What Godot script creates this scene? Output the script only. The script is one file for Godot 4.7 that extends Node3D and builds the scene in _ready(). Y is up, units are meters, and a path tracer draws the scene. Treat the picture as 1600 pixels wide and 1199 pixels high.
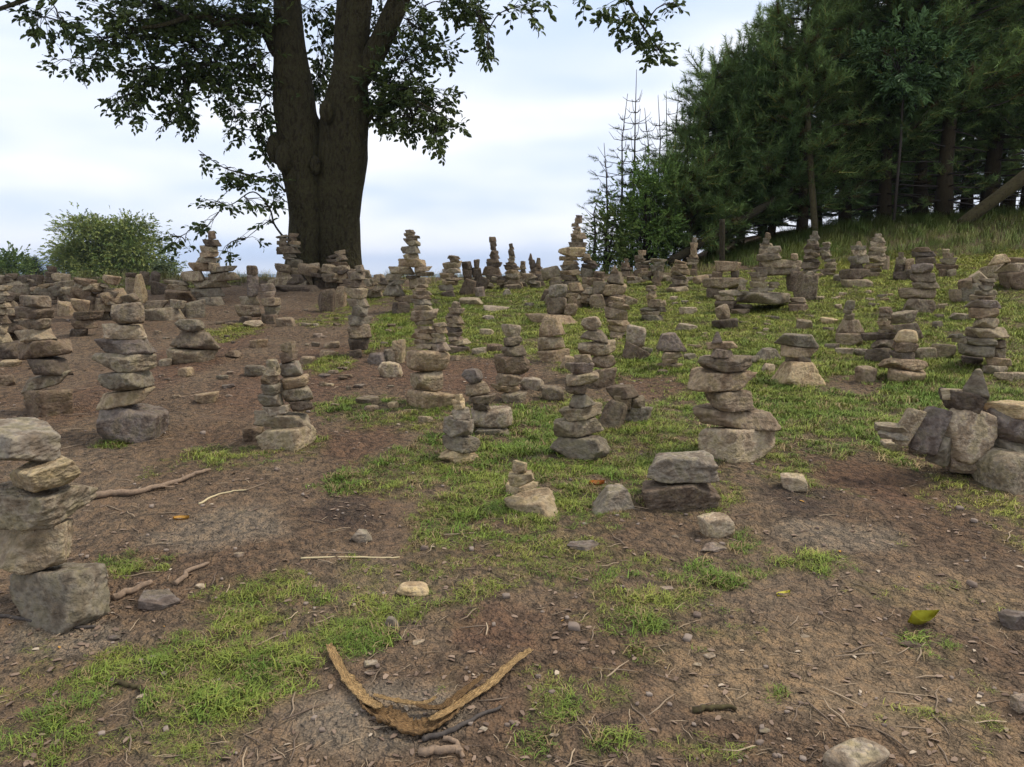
extends Node3D
# A hilltop clearing full of stacked stone cairns, an old forked beech on the crest, pines on the bank.
# x to the side, y up, depth d = -z away from the camera, metres.

const CAIRNS := [
	["stone_cairn","big chunky cairn of five greenish grey blocks cut by the picture edge","stacked stone cairns",-1.12,1.82,2,[[-0.024,0.064,-0.034,0.229,0.139,0.162,0,-13,0,0,1],[-0.088,0.177,-0.051,0.181,0.119,0.125,10,11,0,0,0],[-0.107,0.282,-0.069,0.265,0.093,0.199,-4,3,0,0,0],[-0.053,0.364,-0.058,0.189,0.074,0.148,8,-34,0,3,0],[-0.128,0.442,-0.064,0.213,0.083,0.163,-7,-35,0,5,0]]],
	["stone_cairn","tall dark cairn of eight tilted slabs beside the one topped with a cube","stacked stone cairns",-2.315,3.79,0,[[-0.03,0.068,-0.048,0.263,0.143,0.182,3,-33,0,2,1],[-0.038,0.168,-0.08,0.3,0.069,0.175,13,-6,1,0,0],[-0.04,0.245,-0.073,0.245,0.084,0.181,-6,-21,1,2,0],[-0.043,0.327,-0.073,0.268,0.084,0.199,8,6,1,2,0],[-0.093,0.398,-0.076,0.265,0.066,0.163,3,-34,1,0,0],[-0.054,0.455,-0.048,0.159,0.057,0.111,8,-27,0,1,0],[-0.055,0.51,-0.045,0.151,0.061,0.128,-6,-15,0,2,0],[-0.053,0.567,-0.045,0.146,0.064,0.116,-3,-24,0,1,0]]],
	["stone_cairn","tall pale cairn of flat slabs topped with a cube shaped stone","stacked stone cairns",-1.708,3.35,1,[[-0.017,0.077,-0.063,0.296,0.15,0.223,-12,11,0,4,1],[-0.024,0.186,-0.073,0.277,0.074,0.158,9,4,1,3,0],[-0.024,0.265,-0.069,0.225,0.087,0.184,5,-22,0,0,0],[-0.015,0.347,-0.061,0.226,0.087,0.168,-4,-6,0,0,0],[-0.02,0.42,-0.068,0.253,0.07,0.156,-2,7,1,4,0],[-0.008,0.485,-0.052,0.181,0.069,0.11,-4,22,1,5,0],[0.015,0.562,-0.036,0.131,0.097,0.103,6,6,0,1,0]]],
	["stone_cairn","squat cairn of three rounded boulders on bare brown soil","stacked stone cairns",-2.165,5.17,0,[[-0.026,0.047,-0.078,0.337,0.099,0.207,-3,29,1,0,1],[-0.004,0.151,-0.091,0.316,0.129,0.221,-4,14,2,1,0],[-0.018,0.249,-0.047,0.169,0.086,0.141,0,-6,0,0,0]]],
	["stone_cairn","cairn cut off by the picture edge behind the tall dark one","stacked stone cairns",-3.524,5.33,0,[[-0.052,0.053,-0.061,0.301,0.113,0.238,2,-4,0,2,1],[-0.065,0.135,-0.048,0.157,0.076,0.113,1,29,1,0,0],[-0.081,0.206,-0.05,0.175,0.078,0.11,-2,-17,1,0,0],[-0.049,0.264,-0.04,0.139,0.059,0.082,0,29,1,2,0],[-0.053,0.322,-0.041,0.141,0.067,0.085,-1,-25,1,0,0],[-0.05,0.364,-0.047,0.181,0.035,0.11,2,-1,1,0,0],[-0.036,0.405,-0.044,0.15,0.058,0.094,0,-38,1,0,0],[-0.042,0.448,-0.047,0.173,0.038,0.119,-1,5,1,0,0],[-0.047,0.483,-0.048,0.182,0.043,0.125,0,1,1,0,0]]],
	["stone_cairn","low stack of four dark stones on the rubble behind the cube topped cairn","stacked stone cairns",-3.502,6.25,0,[[-0.034,0.035,-0.037,0.187,0.08,0.132,0,-34,1,2,1],[-0.001,0.104,-0.058,0.198,0.084,0.125,2,28,1,2,0],[0.024,0.174,-0.065,0.236,0.077,0.164,3,-8,0,2,0],[-0.014,0.255,-0.044,0.154,0.107,0.106,-4,10,0,1,0]]],
	["stone_cairn","wide stepped pyramid of flat slabs between the round tree and the beech","stacked stone cairns",-3.492,8.51,0,[[-0.324,0.086,-0.346,0.4,0.138,0.231,-2,-3,1,2,1],[0.134,0.038,-0.054,0.391,0.093,0.239,0,-30,1,0,1],[0.105,0.127,-0.103,0.357,0.12,0.202,2,25,1,0,0],[-0.2,0.187,-0.075,0.262,0.068,0.154,-5,34,1,0,0],[-0.219,0.239,-0.075,0.279,0.044,0.184,-6,3,1,0,0],[0.148,0.218,-0.124,0.416,0.087,0.288,4,36,1,0,0],[-0.03,0.312,-0.09,0.315,0.127,0.187,-2,-18,1,0,0],[0.297,0.299,-0.101,0.339,0.095,0.239,5,21,1,0,0],[0.276,0.378,-0.1,0.347,0.072,0.247,5,-13,1,0,0],[0.049,0.409,-0.071,0.22,0.099,0.188,-1,37,0,1,0],[0.223,0.409,-0.039,0.14,0.1,0.119,0,23,1,0,0],[0.151,0.482,-0.074,0.284,0.076,0.161,-2,1,1,0,0],[0.152,0.544,-0.063,0.205,0.077,0.15,2,-36,0,1,0],[0.165,0.606,-0.065,0.217,0.076,0.16,-2,-18,1,0,0],[0.201,0.668,-0.053,0.195,0.078,0.145,0,-4,1,2,0],[0.214,0.747,-0.029,0.088,0.099,0.066,0,35,1,2,0]]],
	["stone_cairn","cairn like a skittle, one upright stone carrying a small ball","stacked stone cairns",-2.411,7.07,0,[[-0.019,0.029,0.047,0.108,0.078,0.077,0,-23,0,2,1],[-0.03,0.109,-0.071,0.246,0.119,0.213,-2,9,0,1,0],[-0.008,0.199,-0.054,0.181,0.089,0.123,1,26,1,0,0],[0.033,0.333,-0.031,0.114,0.208,0.079,2,23,0,4,0],[0.036,0.472,-0.031,0.103,0.101,0.086,0,21,3,2,0]]],
	["stone_cairn","small stack of five flat stones touching the skittle shaped cairn","stacked stone cairns",-2.211,7.07,0,[[-0.01,0.041,-0.012,0.178,0.096,0.111,0,-24,1,2,1],[0.004,0.118,-0.044,0.151,0.09,0.096,0,23,1,0,0],[-0.01,0.191,-0.044,0.156,0.084,0.137,0,-7,0,1,0],[-0.023,0.258,-0.038,0.119,0.077,0.07,-2,17,1,4,0],[-0.025,0.321,-0.034,0.137,0.076,0.08,3,31,1,4,0]]],
	["stone_cairn","top heavy stack of slabs leaning on the beech trunk's left foot","stacked stone cairns",-3.013,10.57,0,[[-0.129,0.15,-0.054,0.182,0.302,0.14,-14,15,0,0,1],[0.107,0.045,0.228,0.238,0.13,0.185,10,1,2,3,1],[0.085,0.137,-0.058,0.188,0.086,0.138,5,15,1,0,0],[0.102,0.215,-0.061,0.225,0.088,0.162,0,5,1,0,0],[0.038,0.318,-0.088,0.296,0.117,0.191,-6,-28,1,0,0],[-0.033,0.379,-0.052,0.199,0.036,0.114,-2,-32,1,0,0],[-0.016,0.418,-0.05,0.193,0.059,0.114,1,22,1,0,0],[-0.045,0.489,-0.097,0.338,0.102,0.246,3,12,1,1,0],[-0.089,0.551,-0.043,0.14,0.037,0.104,2,36,1,1,0],[-0.109,0.589,-0.045,0.156,0.058,0.111,0,-1,1,1,0],[0.06,0.547,-0.048,0.162,0.045,0.101,-5,-5,1,0,0],[0.046,0.59,-0.052,0.195,0.055,0.11,-3,-14,1,1,0],[-0.085,0.633,-0.039,0.156,0.05,0.097,0,-5,1,0,0],[-0.1,0.672,-0.042,0.183,0.041,0.136,8,1,1,0,0],[0.04,0.639,-0.038,0.113,0.061,0.069,3,36,1,2,0],[0.053,0.69,-0.041,0.141,0.06,0.082,-1,21,1,2,0]]],
	["stone_heap","jumbled heap of angular stones in front of the beech trunk","heaps of stones",-2.619,10.39,0,[[-0.134,0.105,-0.053,0.165,0.212,0.14,12,31,0,0,1],[0.006,0.134,-0.131,0.204,0.261,0.144,-5,-18,1,0,1],[-0.03,0.27,-0.048,0.143,0.119,0.099,5,15,0,5,0],[0.072,0.203,-0.043,0.17,0.12,0.125,-4,-6,1,3,0],[0.16,0.092,-0.048,0.187,0.187,0.129,8,23,1,1,1],[-0.155,0.052,0.128,0.176,0.125,0.136,-20,11,2,0,1]]],
	["stone_cairn","stack of dark slabs tilting up to the right beside the trunk","stacked stone cairns",-2.318,10.39,0,[[-0.095,0.038,-0.029,0.103,0.079,0.067,-3,13,1,0,1],[-0.1,0.127,-0.026,0.076,0.12,0.052,-3,36,1,0,0],[0.094,0.023,0.132,0.164,0.078,0.092,-1,-24,1,2,1],[0.065,0.101,-0.053,0.161,0.103,0.1,-2,-13,1,2,0],[-0.003,0.173,-0.089,0.305,0.074,0.182,4,29,1,1,0],[0.01,0.245,-0.079,0.28,0.097,0.171,8,-13,1,0,0],[0.002,0.317,-0.07,0.243,0.076,0.172,-3,12,1,2,0],[-0.009,0.375,-0.074,0.257,0.049,0.151,12,-31,1,1,0],[-0.075,0.359,-0.055,0.217,0.041,0.134,-3,7,1,2,0],[-0.064,0.415,-0.058,0.191,0.049,0.137,13,-32,1,2,0],[0.03,0.399,-0.048,0.171,0.072,0.121,2,-26,1,1,0],[0.017,0.462,-0.047,0.153,0.067,0.1,13,20,1,1,0]]],
	["stone_slab","long thin flat slab lying before the beech","slabs lying flat",-2.74,9.89,0,[[-0.028,0.035,-0.176,0.633,0.09,0.453,-1,9,1,2,1]]],
	["stone_blocks","dark upright cube beside a narrower block at the bare soil's edge","heaps of stones",-1.909,7.99,0,[[0.01,0.108,0.045,0.184,0.241,0.144,0,16,0,2,1],[0.073,0.13,-0.301,0.115,0.237,0.095,-3,-5,0,1,1]]],
	["stone_cairn","narrow straight cairn of ten rounded stones before the beech's right edge","stacked stone cairns",-1.082,5.39,0,[[-0.016,0.025,0.033,0.09,0.065,0.072,0,19,0,2,1],[-0.001,0.089,-0.047,0.156,0.096,0.108,3,24,1,2,0],[-0.003,0.177,-0.055,0.179,0.102,0.148,0,23,0,1,0],[0.007,0.253,-0.054,0.189,0.073,0.109,-1,35,1,0,0],[0.005,0.316,-0.046,0.151,0.073,0.112,1,-35,1,0,0],[-0.006,0.376,-0.046,0.167,0.069,0.095,0,-9,1,0,0],[-0.008,0.443,-0.052,0.168,0.086,0.132,1,-37,0,0,0],[-0.026,0.511,-0.051,0.175,0.062,0.113,-2,-19,1,2,0],[-0.003,0.564,-0.045,0.147,0.061,0.107,-4,-33,1,1,0],[0.019,0.612,-0.021,0.076,0.053,0.06,5,-31,1,1,0]]],
	["stone_cairn","tall wobbly cairn on a broad rubble foot against the sky","stacked stone cairns",-1.027,7.73,0,[[-0.083,0.055,0.047,0.173,0.13,0.13,0,38,0,2,1],[-0.045,0.14,-0.061,0.189,0.079,0.165,0,32,0,2,0],[-0.16,0.229,-0.061,0.212,0.131,0.147,0,-13,2,0,0],[-0.129,0.307,-0.054,0.186,0.053,0.117,3,19,1,0,0],[-0.152,0.363,-0.052,0.189,0.072,0.116,4,8,1,0,0],[0.087,0.299,-0.081,0.271,0.114,0.177,3,-29,1,1,0],[-0.081,0.425,-0.082,0.283,0.076,0.167,-2,29,1,0,0],[0.155,0.393,-0.058,0.197,0.05,0.125,2,34,1,1,0],[0.137,0.441,-0.056,0.193,0.055,0.122,5,17,1,1,0],[0.032,0.362,-0.046,0.151,0.039,0.112,0,-29,0,2,0],[0.02,0.5,-0.087,0.307,0.088,0.195,-2,-13,1,1,0],[0.016,0.563,-0.05,0.164,0.065,0.117,0,33,0,0,0],[0.021,0.632,-0.071,0.247,0.088,0.15,-3,-37,1,0,0],[0.042,0.694,-0.044,0.143,0.062,0.108,-5,-33,0,0,0],[0.021,0.729,-0.038,0.142,0.032,0.104,0,28,1,1,0],[0.044,0.757,-0.04,0.149,0.037,0.085,-2,27,1,1,0],[0.011,0.781,-0.034,0.121,0.035,0.09,4,10,1,1,0],[0.016,0.809,-0.029,0.1,0.033,0.071,3,-14,1,1,0]]],
	["stone_cairn","tall dark cairn on one big reddish oval boulder and a flat plinth","stacked stone cairns",-0.427,3.95,0,[[-0.012,0.043,-0.059,0.26,0.091,0.196,-6,-38,0,1,1],[-0.01,0.133,-0.055,0.173,0.106,0.147,2,32,0,0,0],[-0.004,0.238,-0.073,0.231,0.12,0.204,-4,27,3,1,0],[0.035,0.314,-0.042,0.145,0.047,0.085,1,-19,1,4,0],[-0.03,0.319,-0.025,0.094,0.03,0.069,-3,2,1,0,0],[-0.039,0.346,-0.024,0.083,0.029,0.058,4,17,1,1,0],[0.042,0.35,-0.024,0.091,0.025,0.052,4,-3,1,0,0],[0.045,0.375,-0.024,0.079,0.031,0.058,0,21,1,0,0],[-0.031,0.37,-0.036,0.13,0.032,0.076,-3,11,1,1,0],[-0.025,0.397,-0.038,0.128,0.026,0.089,4,-19,1,1,0],[0.062,0.404,-0.02,0.072,0.034,0.048,-3,-29,1,1,0],[0.056,0.43,-0.023,0.083,0.025,0.056,5,-9,1,1,0],[-0.018,0.414,-0.033,0.112,0.02,0.072,-2,-37,1,0,0],[-0.025,0.442,-0.031,0.101,0.029,0.073,1,35,1,0,0],[-0.024,0.479,-0.039,0.146,0.059,0.106,3,-2,0,1,0],[-0.035,0.518,-0.034,0.115,0.032,0.08,-2,-19,1,0,0],[-0.042,0.547,-0.033,0.113,0.033,0.074,-2,-15,1,0,0],[-0.035,0.571,-0.028,0.1,0.028,0.061,-2,13,1,1,0],[-0.036,0.594,-0.03,0.106,0.024,0.064,-4,13,1,1,0],[-0.045,0.609,-0.02,0.077,0.02,0.049,-1,-35,1,1,0],[-0.039,0.625,-0.024,0.081,0.019,0.057,6,-23,1,1,0]]],
	["stone_cairn","slim purple grey cairn right behind the one on an oval boulder","stacked stone cairns",-0.41,5.57,0,[[0.003,0.024,-0.042,0.218,0.054,0.127,-3,37,1,4,1],[0.018,0.067,-0.056,0.19,0.04,0.122,7,-32,1,0,0],[-0.003,0.095,-0.036,0.118,0.032,0.083,4,29,1,4,0],[-0.009,0.126,-0.035,0.127,0.037,0.079,1,-9,1,1,0],[-0.012,0.157,-0.038,0.127,0.044,0.088,-3,23,1,4,0],[-0.011,0.192,-0.037,0.124,0.035,0.08,2,-23,1,0,0],[-0.008,0.23,-0.04,0.141,0.062,0.091,0,-13,1,1,0],[-0.013,0.265,-0.032,0.113,0.029,0.077,4,10,1,2,0],[0.005,0.297,-0.034,0.124,0.045,0.08,-1,-7,1,1,0],[0.004,0.337,-0.025,0.076,0.054,0.052,-5,23,1,1,0]]],
	["stone_cairn","straight cairn of seven brown blocks beside the reddish chip litter","stacked stone cairns",0,4.05,0,[[0.015,0.025,-0.019,0.142,0.062,0.088,4,8,1,0,1],[-0.034,0.069,-0.044,0.147,0.042,0.1,-8,34,0,1,0],[-0.022,0.119,-0.041,0.135,0.068,0.111,-5,19,0,1,0],[-0.002,0.199,-0.052,0.171,0.107,0.126,-3,32,0,2,0],[0.005,0.276,-0.041,0.139,0.062,0.099,2,17,1,1,0],[0.002,0.327,-0.029,0.098,0.056,0.067,0,34,0,1,0],[-0.002,0.382,-0.029,0.097,0.072,0.068,-2,25,0,5,0]]],
	["stone_cairn","short cairn, three pale stones with a pointed block on top","stacked stone cairns",0.275,5.13,0,[[0.009,0.043,-0.046,0.226,0.093,0.159,5,16,1,1,1],[-0.006,0.127,-0.06,0.201,0.096,0.143,2,22,1,0,0],[-0.005,0.24,-0.052,0.179,0.152,0.14,0,-11,2,1,0]]],
	["stone_cairn","two stacked cubes with a third beside them on a long flat slab","stacked stone cairns",0.436,6.99,0,[[-0.069,0.035,-0.066,0.512,0.087,0.316,-1,-37,1,1,1],[0.089,0.118,-0.039,0.134,0.116,0.094,0,15,0,1,0],[-0.02,0.154,-0.059,0.189,0.165,0.162,-2,-20,0,1,0],[-0.019,0.287,-0.047,0.174,0.13,0.147,0,-3,0,5,0]]],
	["stone_cairn","leaning column of five stones behind the chunky grey middle cairn","stacked stone cairns",0.55,4.51,0,[[0.001,0.048,0.039,0.146,0.116,0.114,0,7,0,1,1],[-0.006,0.127,-0.041,0.148,0.08,0.105,4,-8,0,1,0],[-0.041,0.203,-0.063,0.228,0.086,0.185,4,-7,0,0,0],[-0.058,0.279,-0.045,0.174,0.076,0.137,-8,-1,2,1,0],[-0.081,0.352,-0.034,0.109,0.08,0.084,12,-26,0,0,0]]],
	["stone_cairn","chunky grey cairn of eight rough blocks with a wide mossy middle slab","stacked stone cairns",0.28,3.1,1,[[0.007,0.044,-0.048,0.228,0.093,0.157,5,-30,0,0,1],[-0.002,0.123,-0.061,0.222,0.082,0.142,4,9,1,0,0],[0.006,0.187,-0.06,0.213,0.053,0.126,6,37,1,3,0],[0.007,0.24,-0.033,0.115,0.059,0.089,8,-11,2,0,0],[-0.014,0.287,-0.025,0.082,0.045,0.059,-5,30,0,2,0],[0.006,0.33,-0.037,0.139,0.048,0.117,6,3,0,0,0],[0.001,0.375,-0.032,0.105,0.052,0.088,5,20,0,4,0],[0.01,0.414,-0.022,0.076,0.035,0.046,4,-16,1,1,0]]],
	["stone_heap","heap of boulders with a dark reddish slab behind the chunky grey cairn","heaps of stones",0.552,3.62,0,[[-0.078,0.06,0.058,0.107,0.137,0.078,-18,-19,0,1,1],[0.061,0.044,-0.047,0.137,0.09,0.097,-6,-5,0,5,1],[-0.016,0.103,-0.027,0.091,0.075,0.067,6,-20,0,1,0],[0.056,0.101,-0.023,0.076,0.059,0.054,5,31,0,1,0],[-0.02,0.152,-0.046,0.159,0.064,0.097,8,-33,1,2,0]]],
	["stone_cairn","cairn of six grey stones, a small cube on top, on a wide pale base","stacked stone cairns",-0.097,3.45,0,[[0.011,0.014,-0.027,0.18,0.035,0.104,3,2,1,0,1],[-0.001,0.068,-0.052,0.198,0.093,0.135,3,-3,0,5,0],[-0.047,0.128,-0.029,0.102,0.039,0.062,2,-38,1,2,0],[-0.04,0.162,-0.037,0.136,0.041,0.102,3,-4,0,1,0],[-0.065,0.209,-0.034,0.112,0.064,0.081,6,29,3,1,0],[-0.083,0.268,-0.027,0.085,0.067,0.068,6,-34,0,4,0]]],
	["stone_cairn","small conical cairn of six pale stones in the lush grass","stacked stone cairns",-0.205,3.08,1,[[-0.003,0.019,-0.046,0.199,0.041,0.142,-8,10,2,3,1],[-0.011,0.067,-0.044,0.142,0.064,0.111,-9,-32,0,0,0],[-0.011,0.134,-0.039,0.126,0.077,0.101,-5,-24,0,5,0],[-0.005,0.191,-0.025,0.081,0.048,0.066,4,21,0,5,0],[-0.011,0.232,-0.017,0.059,0.045,0.048,6,-38,1,3,0],[-0.011,0.262,-0.01,0.029,0.026,0.021,8,-35,0,3,0]]],
	["stone_cairn","tiny cream coloured cairn of four stones on a spread flat slab","stacked stone cairns",0.069,2.52,1,[[0.001,0.027,-0.039,0.196,0.058,0.144,9,-35,1,3,1],[-0.034,0.035,-0.168,0.128,0.051,0.082,4,24,1,3,1],[-0.036,0.115,-0.026,0.091,0.043,0.073,8,-10,0,3,0],[-0.041,0.154,-0.016,0.052,0.044,0.035,-6,-32,0,3,0]]],
	["stone_cairn","two big rough blocks stacked with the upper one jutting right","stacked stone cairns",0.57,2.59,2,[[0.013,0.037,-0.048,0.266,0.077,0.207,5,0,0,2,1],[0.026,0.119,-0.067,0.244,0.1,0.206,7,-7,0,5,0]]],
	["stone_cairn","tall cairn of broad slabs with a little pointed knob on top","stacked stone cairns",0.914,3.08,1,[[0.022,0.065,-0.061,0.269,0.137,0.199,-3,34,0,5,1],[0.012,0.167,-0.099,0.373,0.082,0.238,-6,5,1,1,0],[-0.018,0.246,-0.057,0.179,0.082,0.159,-3,28,0,1,0],[-0.047,0.324,-0.078,0.282,0.085,0.196,1,-10,1,1,0],[-0.036,0.393,-0.061,0.207,0.067,0.14,0,-23,0,1,0],[-0.065,0.439,-0.031,0.102,0.039,0.073,-2,31,1,4,0],[-0.061,0.47,-0.035,0.128,0.029,0.083,3,-7,1,1,0],[-0.085,0.503,-0.013,0.046,0.049,0.031,0,-26,4,4,0]]],
	["stone_cairn","cairn of three flat stones on a trapezoid boulder in the grass","stacked stone cairns",1.669,4.41,1,[[0.016,0.066,-0.042,0.305,0.145,0.265,0,4,2,3,1],[-0.001,0.145,-0.046,0.155,0.04,0.098,-3,-31,1,1,0],[0.002,0.191,-0.058,0.223,0.066,0.137,-3,0,1,1,0],[0.009,0.253,-0.069,0.265,0.071,0.154,-3,2,1,0,0]]],
	["stone_cairn","short purple grey cairn with a bulky head stone","stacked stone cairns",1.013,4.87,0,[[-0.067,0,0.074,0.093,0.023,0.06,4,9,1,2,1],[-0.029,0.02,-0.029,0.106,0.042,0.078,0,5,1,2,0],[0.025,0.015,-0.04,0.137,0.046,0.081,4,-26,1,0,0],[0.005,0.056,-0.041,0.143,0.04,0.085,10,36,1,1,0],[0.006,0.094,-0.047,0.156,0.048,0.107,4,29,1,0,0],[0.009,0.172,-0.049,0.18,0.124,0.134,3,5,2,4,0]]],
	["stone_cairn","three grey slabs slumping sideways beside the cone of thin slabs","stacked stone cairns",0.86,5.27,0,[[-0.019,0.042,0.028,0.187,0.091,0.135,-26,-8,1,2,1],[0.052,0.044,-0.102,0.138,0.07,0.112,-16,21,0,0,1],[-0.003,0.15,-0.044,0.152,0.141,0.11,-14,-15,0,5,0]]],
	["stone_cairn","cone shaped cairn of thin even slabs in the mid grass","stacked stone cairns",0.827,6.01,0,[[-0.005,0.016,0.007,0.109,0.039,0.077,5,-32,1,1,1],[0.005,0.045,-0.034,0.13,0.036,0.085,-1,1,1,1,0],[0.04,0.088,-0.06,0.218,0.07,0.128,3,-9,1,1,0],[-0.003,0.138,-0.064,0.214,0.047,0.149,-6,27,1,1,0],[-0.006,0.2,-0.069,0.226,0.089,0.168,-10,24,1,1,0],[0.019,0.262,-0.046,0.176,0.046,0.129,-8,-1,1,1,0],[0.005,0.294,-0.032,0.09,0.036,0.066,0,-25,1,1,0],[0,0.321,-0.031,0.13,0.025,0.076,-8,-11,1,1,0]]],
	["stone_heap","rubble mound with a sharp peak between the great pyramid and grass","heaps of stones",1.017,7.91,0,[[-0.139,0.069,0.013,0.156,0.161,0.132,10,-17,0,1,1],[0.043,0.071,-0.073,0.237,0.148,0.185,0,-27,0,2,1],[0.199,0.065,-0.103,0.215,0.097,0.131,-20,32,1,0,1],[0.036,0.188,-0.068,0.26,0.118,0.193,3,0,0,1,0],[-0.112,0.201,-0.046,0.151,0.143,0.107,-8,-35,0,1,0],[0.048,0.304,-0.051,0.176,0.144,0.154,-4,-10,2,1,0],[0.03,0.388,-0.026,0.078,0.093,0.067,0,14,4,1,0]]],
	["stone_cairn","great pyramid, the tallest cairn, its narrow spire reaching the fir","stacked stone cairns",0.627,8.13,0,[[-0.089,0.126,-0.415,0.192,0.208,0.165,0,-9,0,2,1],[0.045,0.052,0.062,0.19,0.127,0.136,1,32,1,1,1],[0.057,0.144,-0.056,0.21,0.08,0.139,4,3,1,1,0],[0.133,0.141,-0.052,0.17,0.074,0.126,-1,-38,1,0,0],[0.144,0.205,-0.054,0.181,0.066,0.129,6,-20,1,0,0],[-0.223,0.11,-0.651,0.188,0.133,0.15,0,-3,2,2,1],[-0.208,0.355,-0.06,0.223,0.134,0.126,12,5,1,0,0],[-0.166,0.247,-0.042,0.176,0.057,0.104,-2,-29,1,1,0],[-0.157,0.293,-0.04,0.151,0.049,0.088,5,15,1,0,0],[-0.002,0.251,-0.067,0.234,0.052,0.133,-1,-35,1,1,0],[-0.022,0.304,-0.063,0.216,0.067,0.129,-5,27,1,1,0],[0.18,0.269,-0.044,0.172,0.088,0.118,-4,35,1,1,0],[0.164,0.359,-0.041,0.133,0.107,0.084,-3,19,1,0,0],[0.354,0.261,-0.637,0.146,0.088,0.108,4,-23,1,2,1],[0.289,0.336,-0.035,0.128,0.072,0.09,-4,19,1,2,0],[-0.01,0.359,-0.07,0.266,0.066,0.189,5,-2,1,1,0],[-0.014,0.415,-0.061,0.218,0.057,0.136,3,11,1,0,0],[0.192,0.424,-0.056,0.189,0.051,0.139,-3,-18,1,2,0],[0.186,0.467,-0.052,0.171,0.042,0.125,-12,-34,1,2,0],[-0.017,0.458,-0.055,0.189,0.056,0.123,1,20,1,1,0],[-0.032,0.505,-0.067,0.228,0.051,0.162,-2,-16,1,1,0],[0.152,0.496,-0.037,0.133,0.038,0.077,0,-36,1,1,0],[0.15,0.532,-0.034,0.13,0.047,0.09,-7,-34,1,1,0],[0.021,0.57,-0.082,0.301,0.104,0.221,-4,6,0,3,0],[0.061,0.642,-0.054,0.2,0.068,0.123,0,-5,1,1,0],[0.06,0.688,-0.043,0.13,0.054,0.082,0,19,1,1,0],[0.063,0.737,-0.052,0.178,0.074,0.132,0,15,1,1,0],[0.048,0.777,-0.024,0.094,0.035,0.061,2,7,1,1,0],[0.053,0.804,-0.025,0.077,0.03,0.057,-3,-26,1,1,0],[0.053,0.819,-0.029,0.099,0.027,0.07,4,-25,1,1,0],[0.034,0.846,-0.028,0.095,0.037,0.055,-4,37,1,1,0],[0.061,0.869,-0.027,0.1,0.021,0.073,4,-31,1,1,0],[0.065,0.891,-0.024,0.083,0.038,0.053,0,-6,1,1,0],[0.068,0.911,-0.018,0.078,0.029,0.046,-2,-5,1,4,0],[0.07,0.934,-0.019,0.074,0.03,0.043,-2,10,1,4,0]]],
	["stone_cairn","squat stack with a broad pale block on the skyline","stacked stone cairns",-0.748,9.41,0,[[-0.008,0.026,0.082,0.197,0.076,0.121,4,-27,1,2,1],[-0.047,0.096,-0.059,0.208,0.087,0.121,1,-15,1,0,0],[0.004,0.154,-0.061,0.201,0.065,0.146,0,31,1,1,0],[0.029,0.2,-0.07,0.263,0.041,0.189,-6,-3,1,1,0],[-0.041,0.242,-0.052,0.191,0.071,0.142,0,-5,1,1,0],[0.007,0.295,-0.071,0.246,0.067,0.15,5,-15,1,5,0],[0.024,0.368,-0.073,0.252,0.088,0.153,7,18,1,0,0],[0.051,0.421,-0.039,0.14,0.044,0.094,-4,27,1,2,0],[0.037,0.46,-0.043,0.169,0.046,0.116,-4,26,1,1,0]]],
	["stone_heap","pair of stubby stacks on a heap of dark tilted slabs","heaps of stones",-0.49,9.55,0,[[-0.035,0.087,0.083,0.202,0.194,0.122,-18,11,1,2,1],[0.088,0.116,-0.064,0.217,0.226,0.139,-20,-24,1,2,0],[0.102,0.036,0.264,0.141,0.125,0.116,0,-18,1,4,1],[-0.06,0.233,-0.042,0.135,0.161,0.111,0,-8,0,2,0],[0.059,0.265,-0.029,0.127,0.128,0.086,0,-1,1,2,0],[-0.063,0.35,-0.035,0.141,0.112,0.121,0,12,1,2,0],[0.056,0.37,-0.031,0.089,0.12,0.065,0,-37,1,2,0]]],
	["stone_cairn","thin spire of many small stones, taller of the two skyline spires","stacked stone cairns",-0.266,11.11,0,[[0.01,0.054,0.049,0.239,0.13,0.172,0,-19,0,2,1],[-0.011,0.166,-0.087,0.304,0.14,0.182,0,16,1,2,0],[0.004,0.257,-0.069,0.244,0.084,0.158,0,-12,1,2,0],[0.004,0.316,-0.054,0.213,0.074,0.12,0,-22,1,2,0],[0.014,0.37,-0.043,0.156,0.073,0.109,2,-10,1,2,0],[0.01,0.424,-0.036,0.122,0.074,0.087,0,37,0,2,0],[0.001,0.487,-0.026,0.092,0.074,0.074,0,17,1,2,0],[0.001,0.545,-0.031,0.095,0.083,0.065,0,-9,0,2,0],[-0.008,0.608,-0.031,0.113,0.083,0.092,0,10,1,2,0]]],
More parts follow.
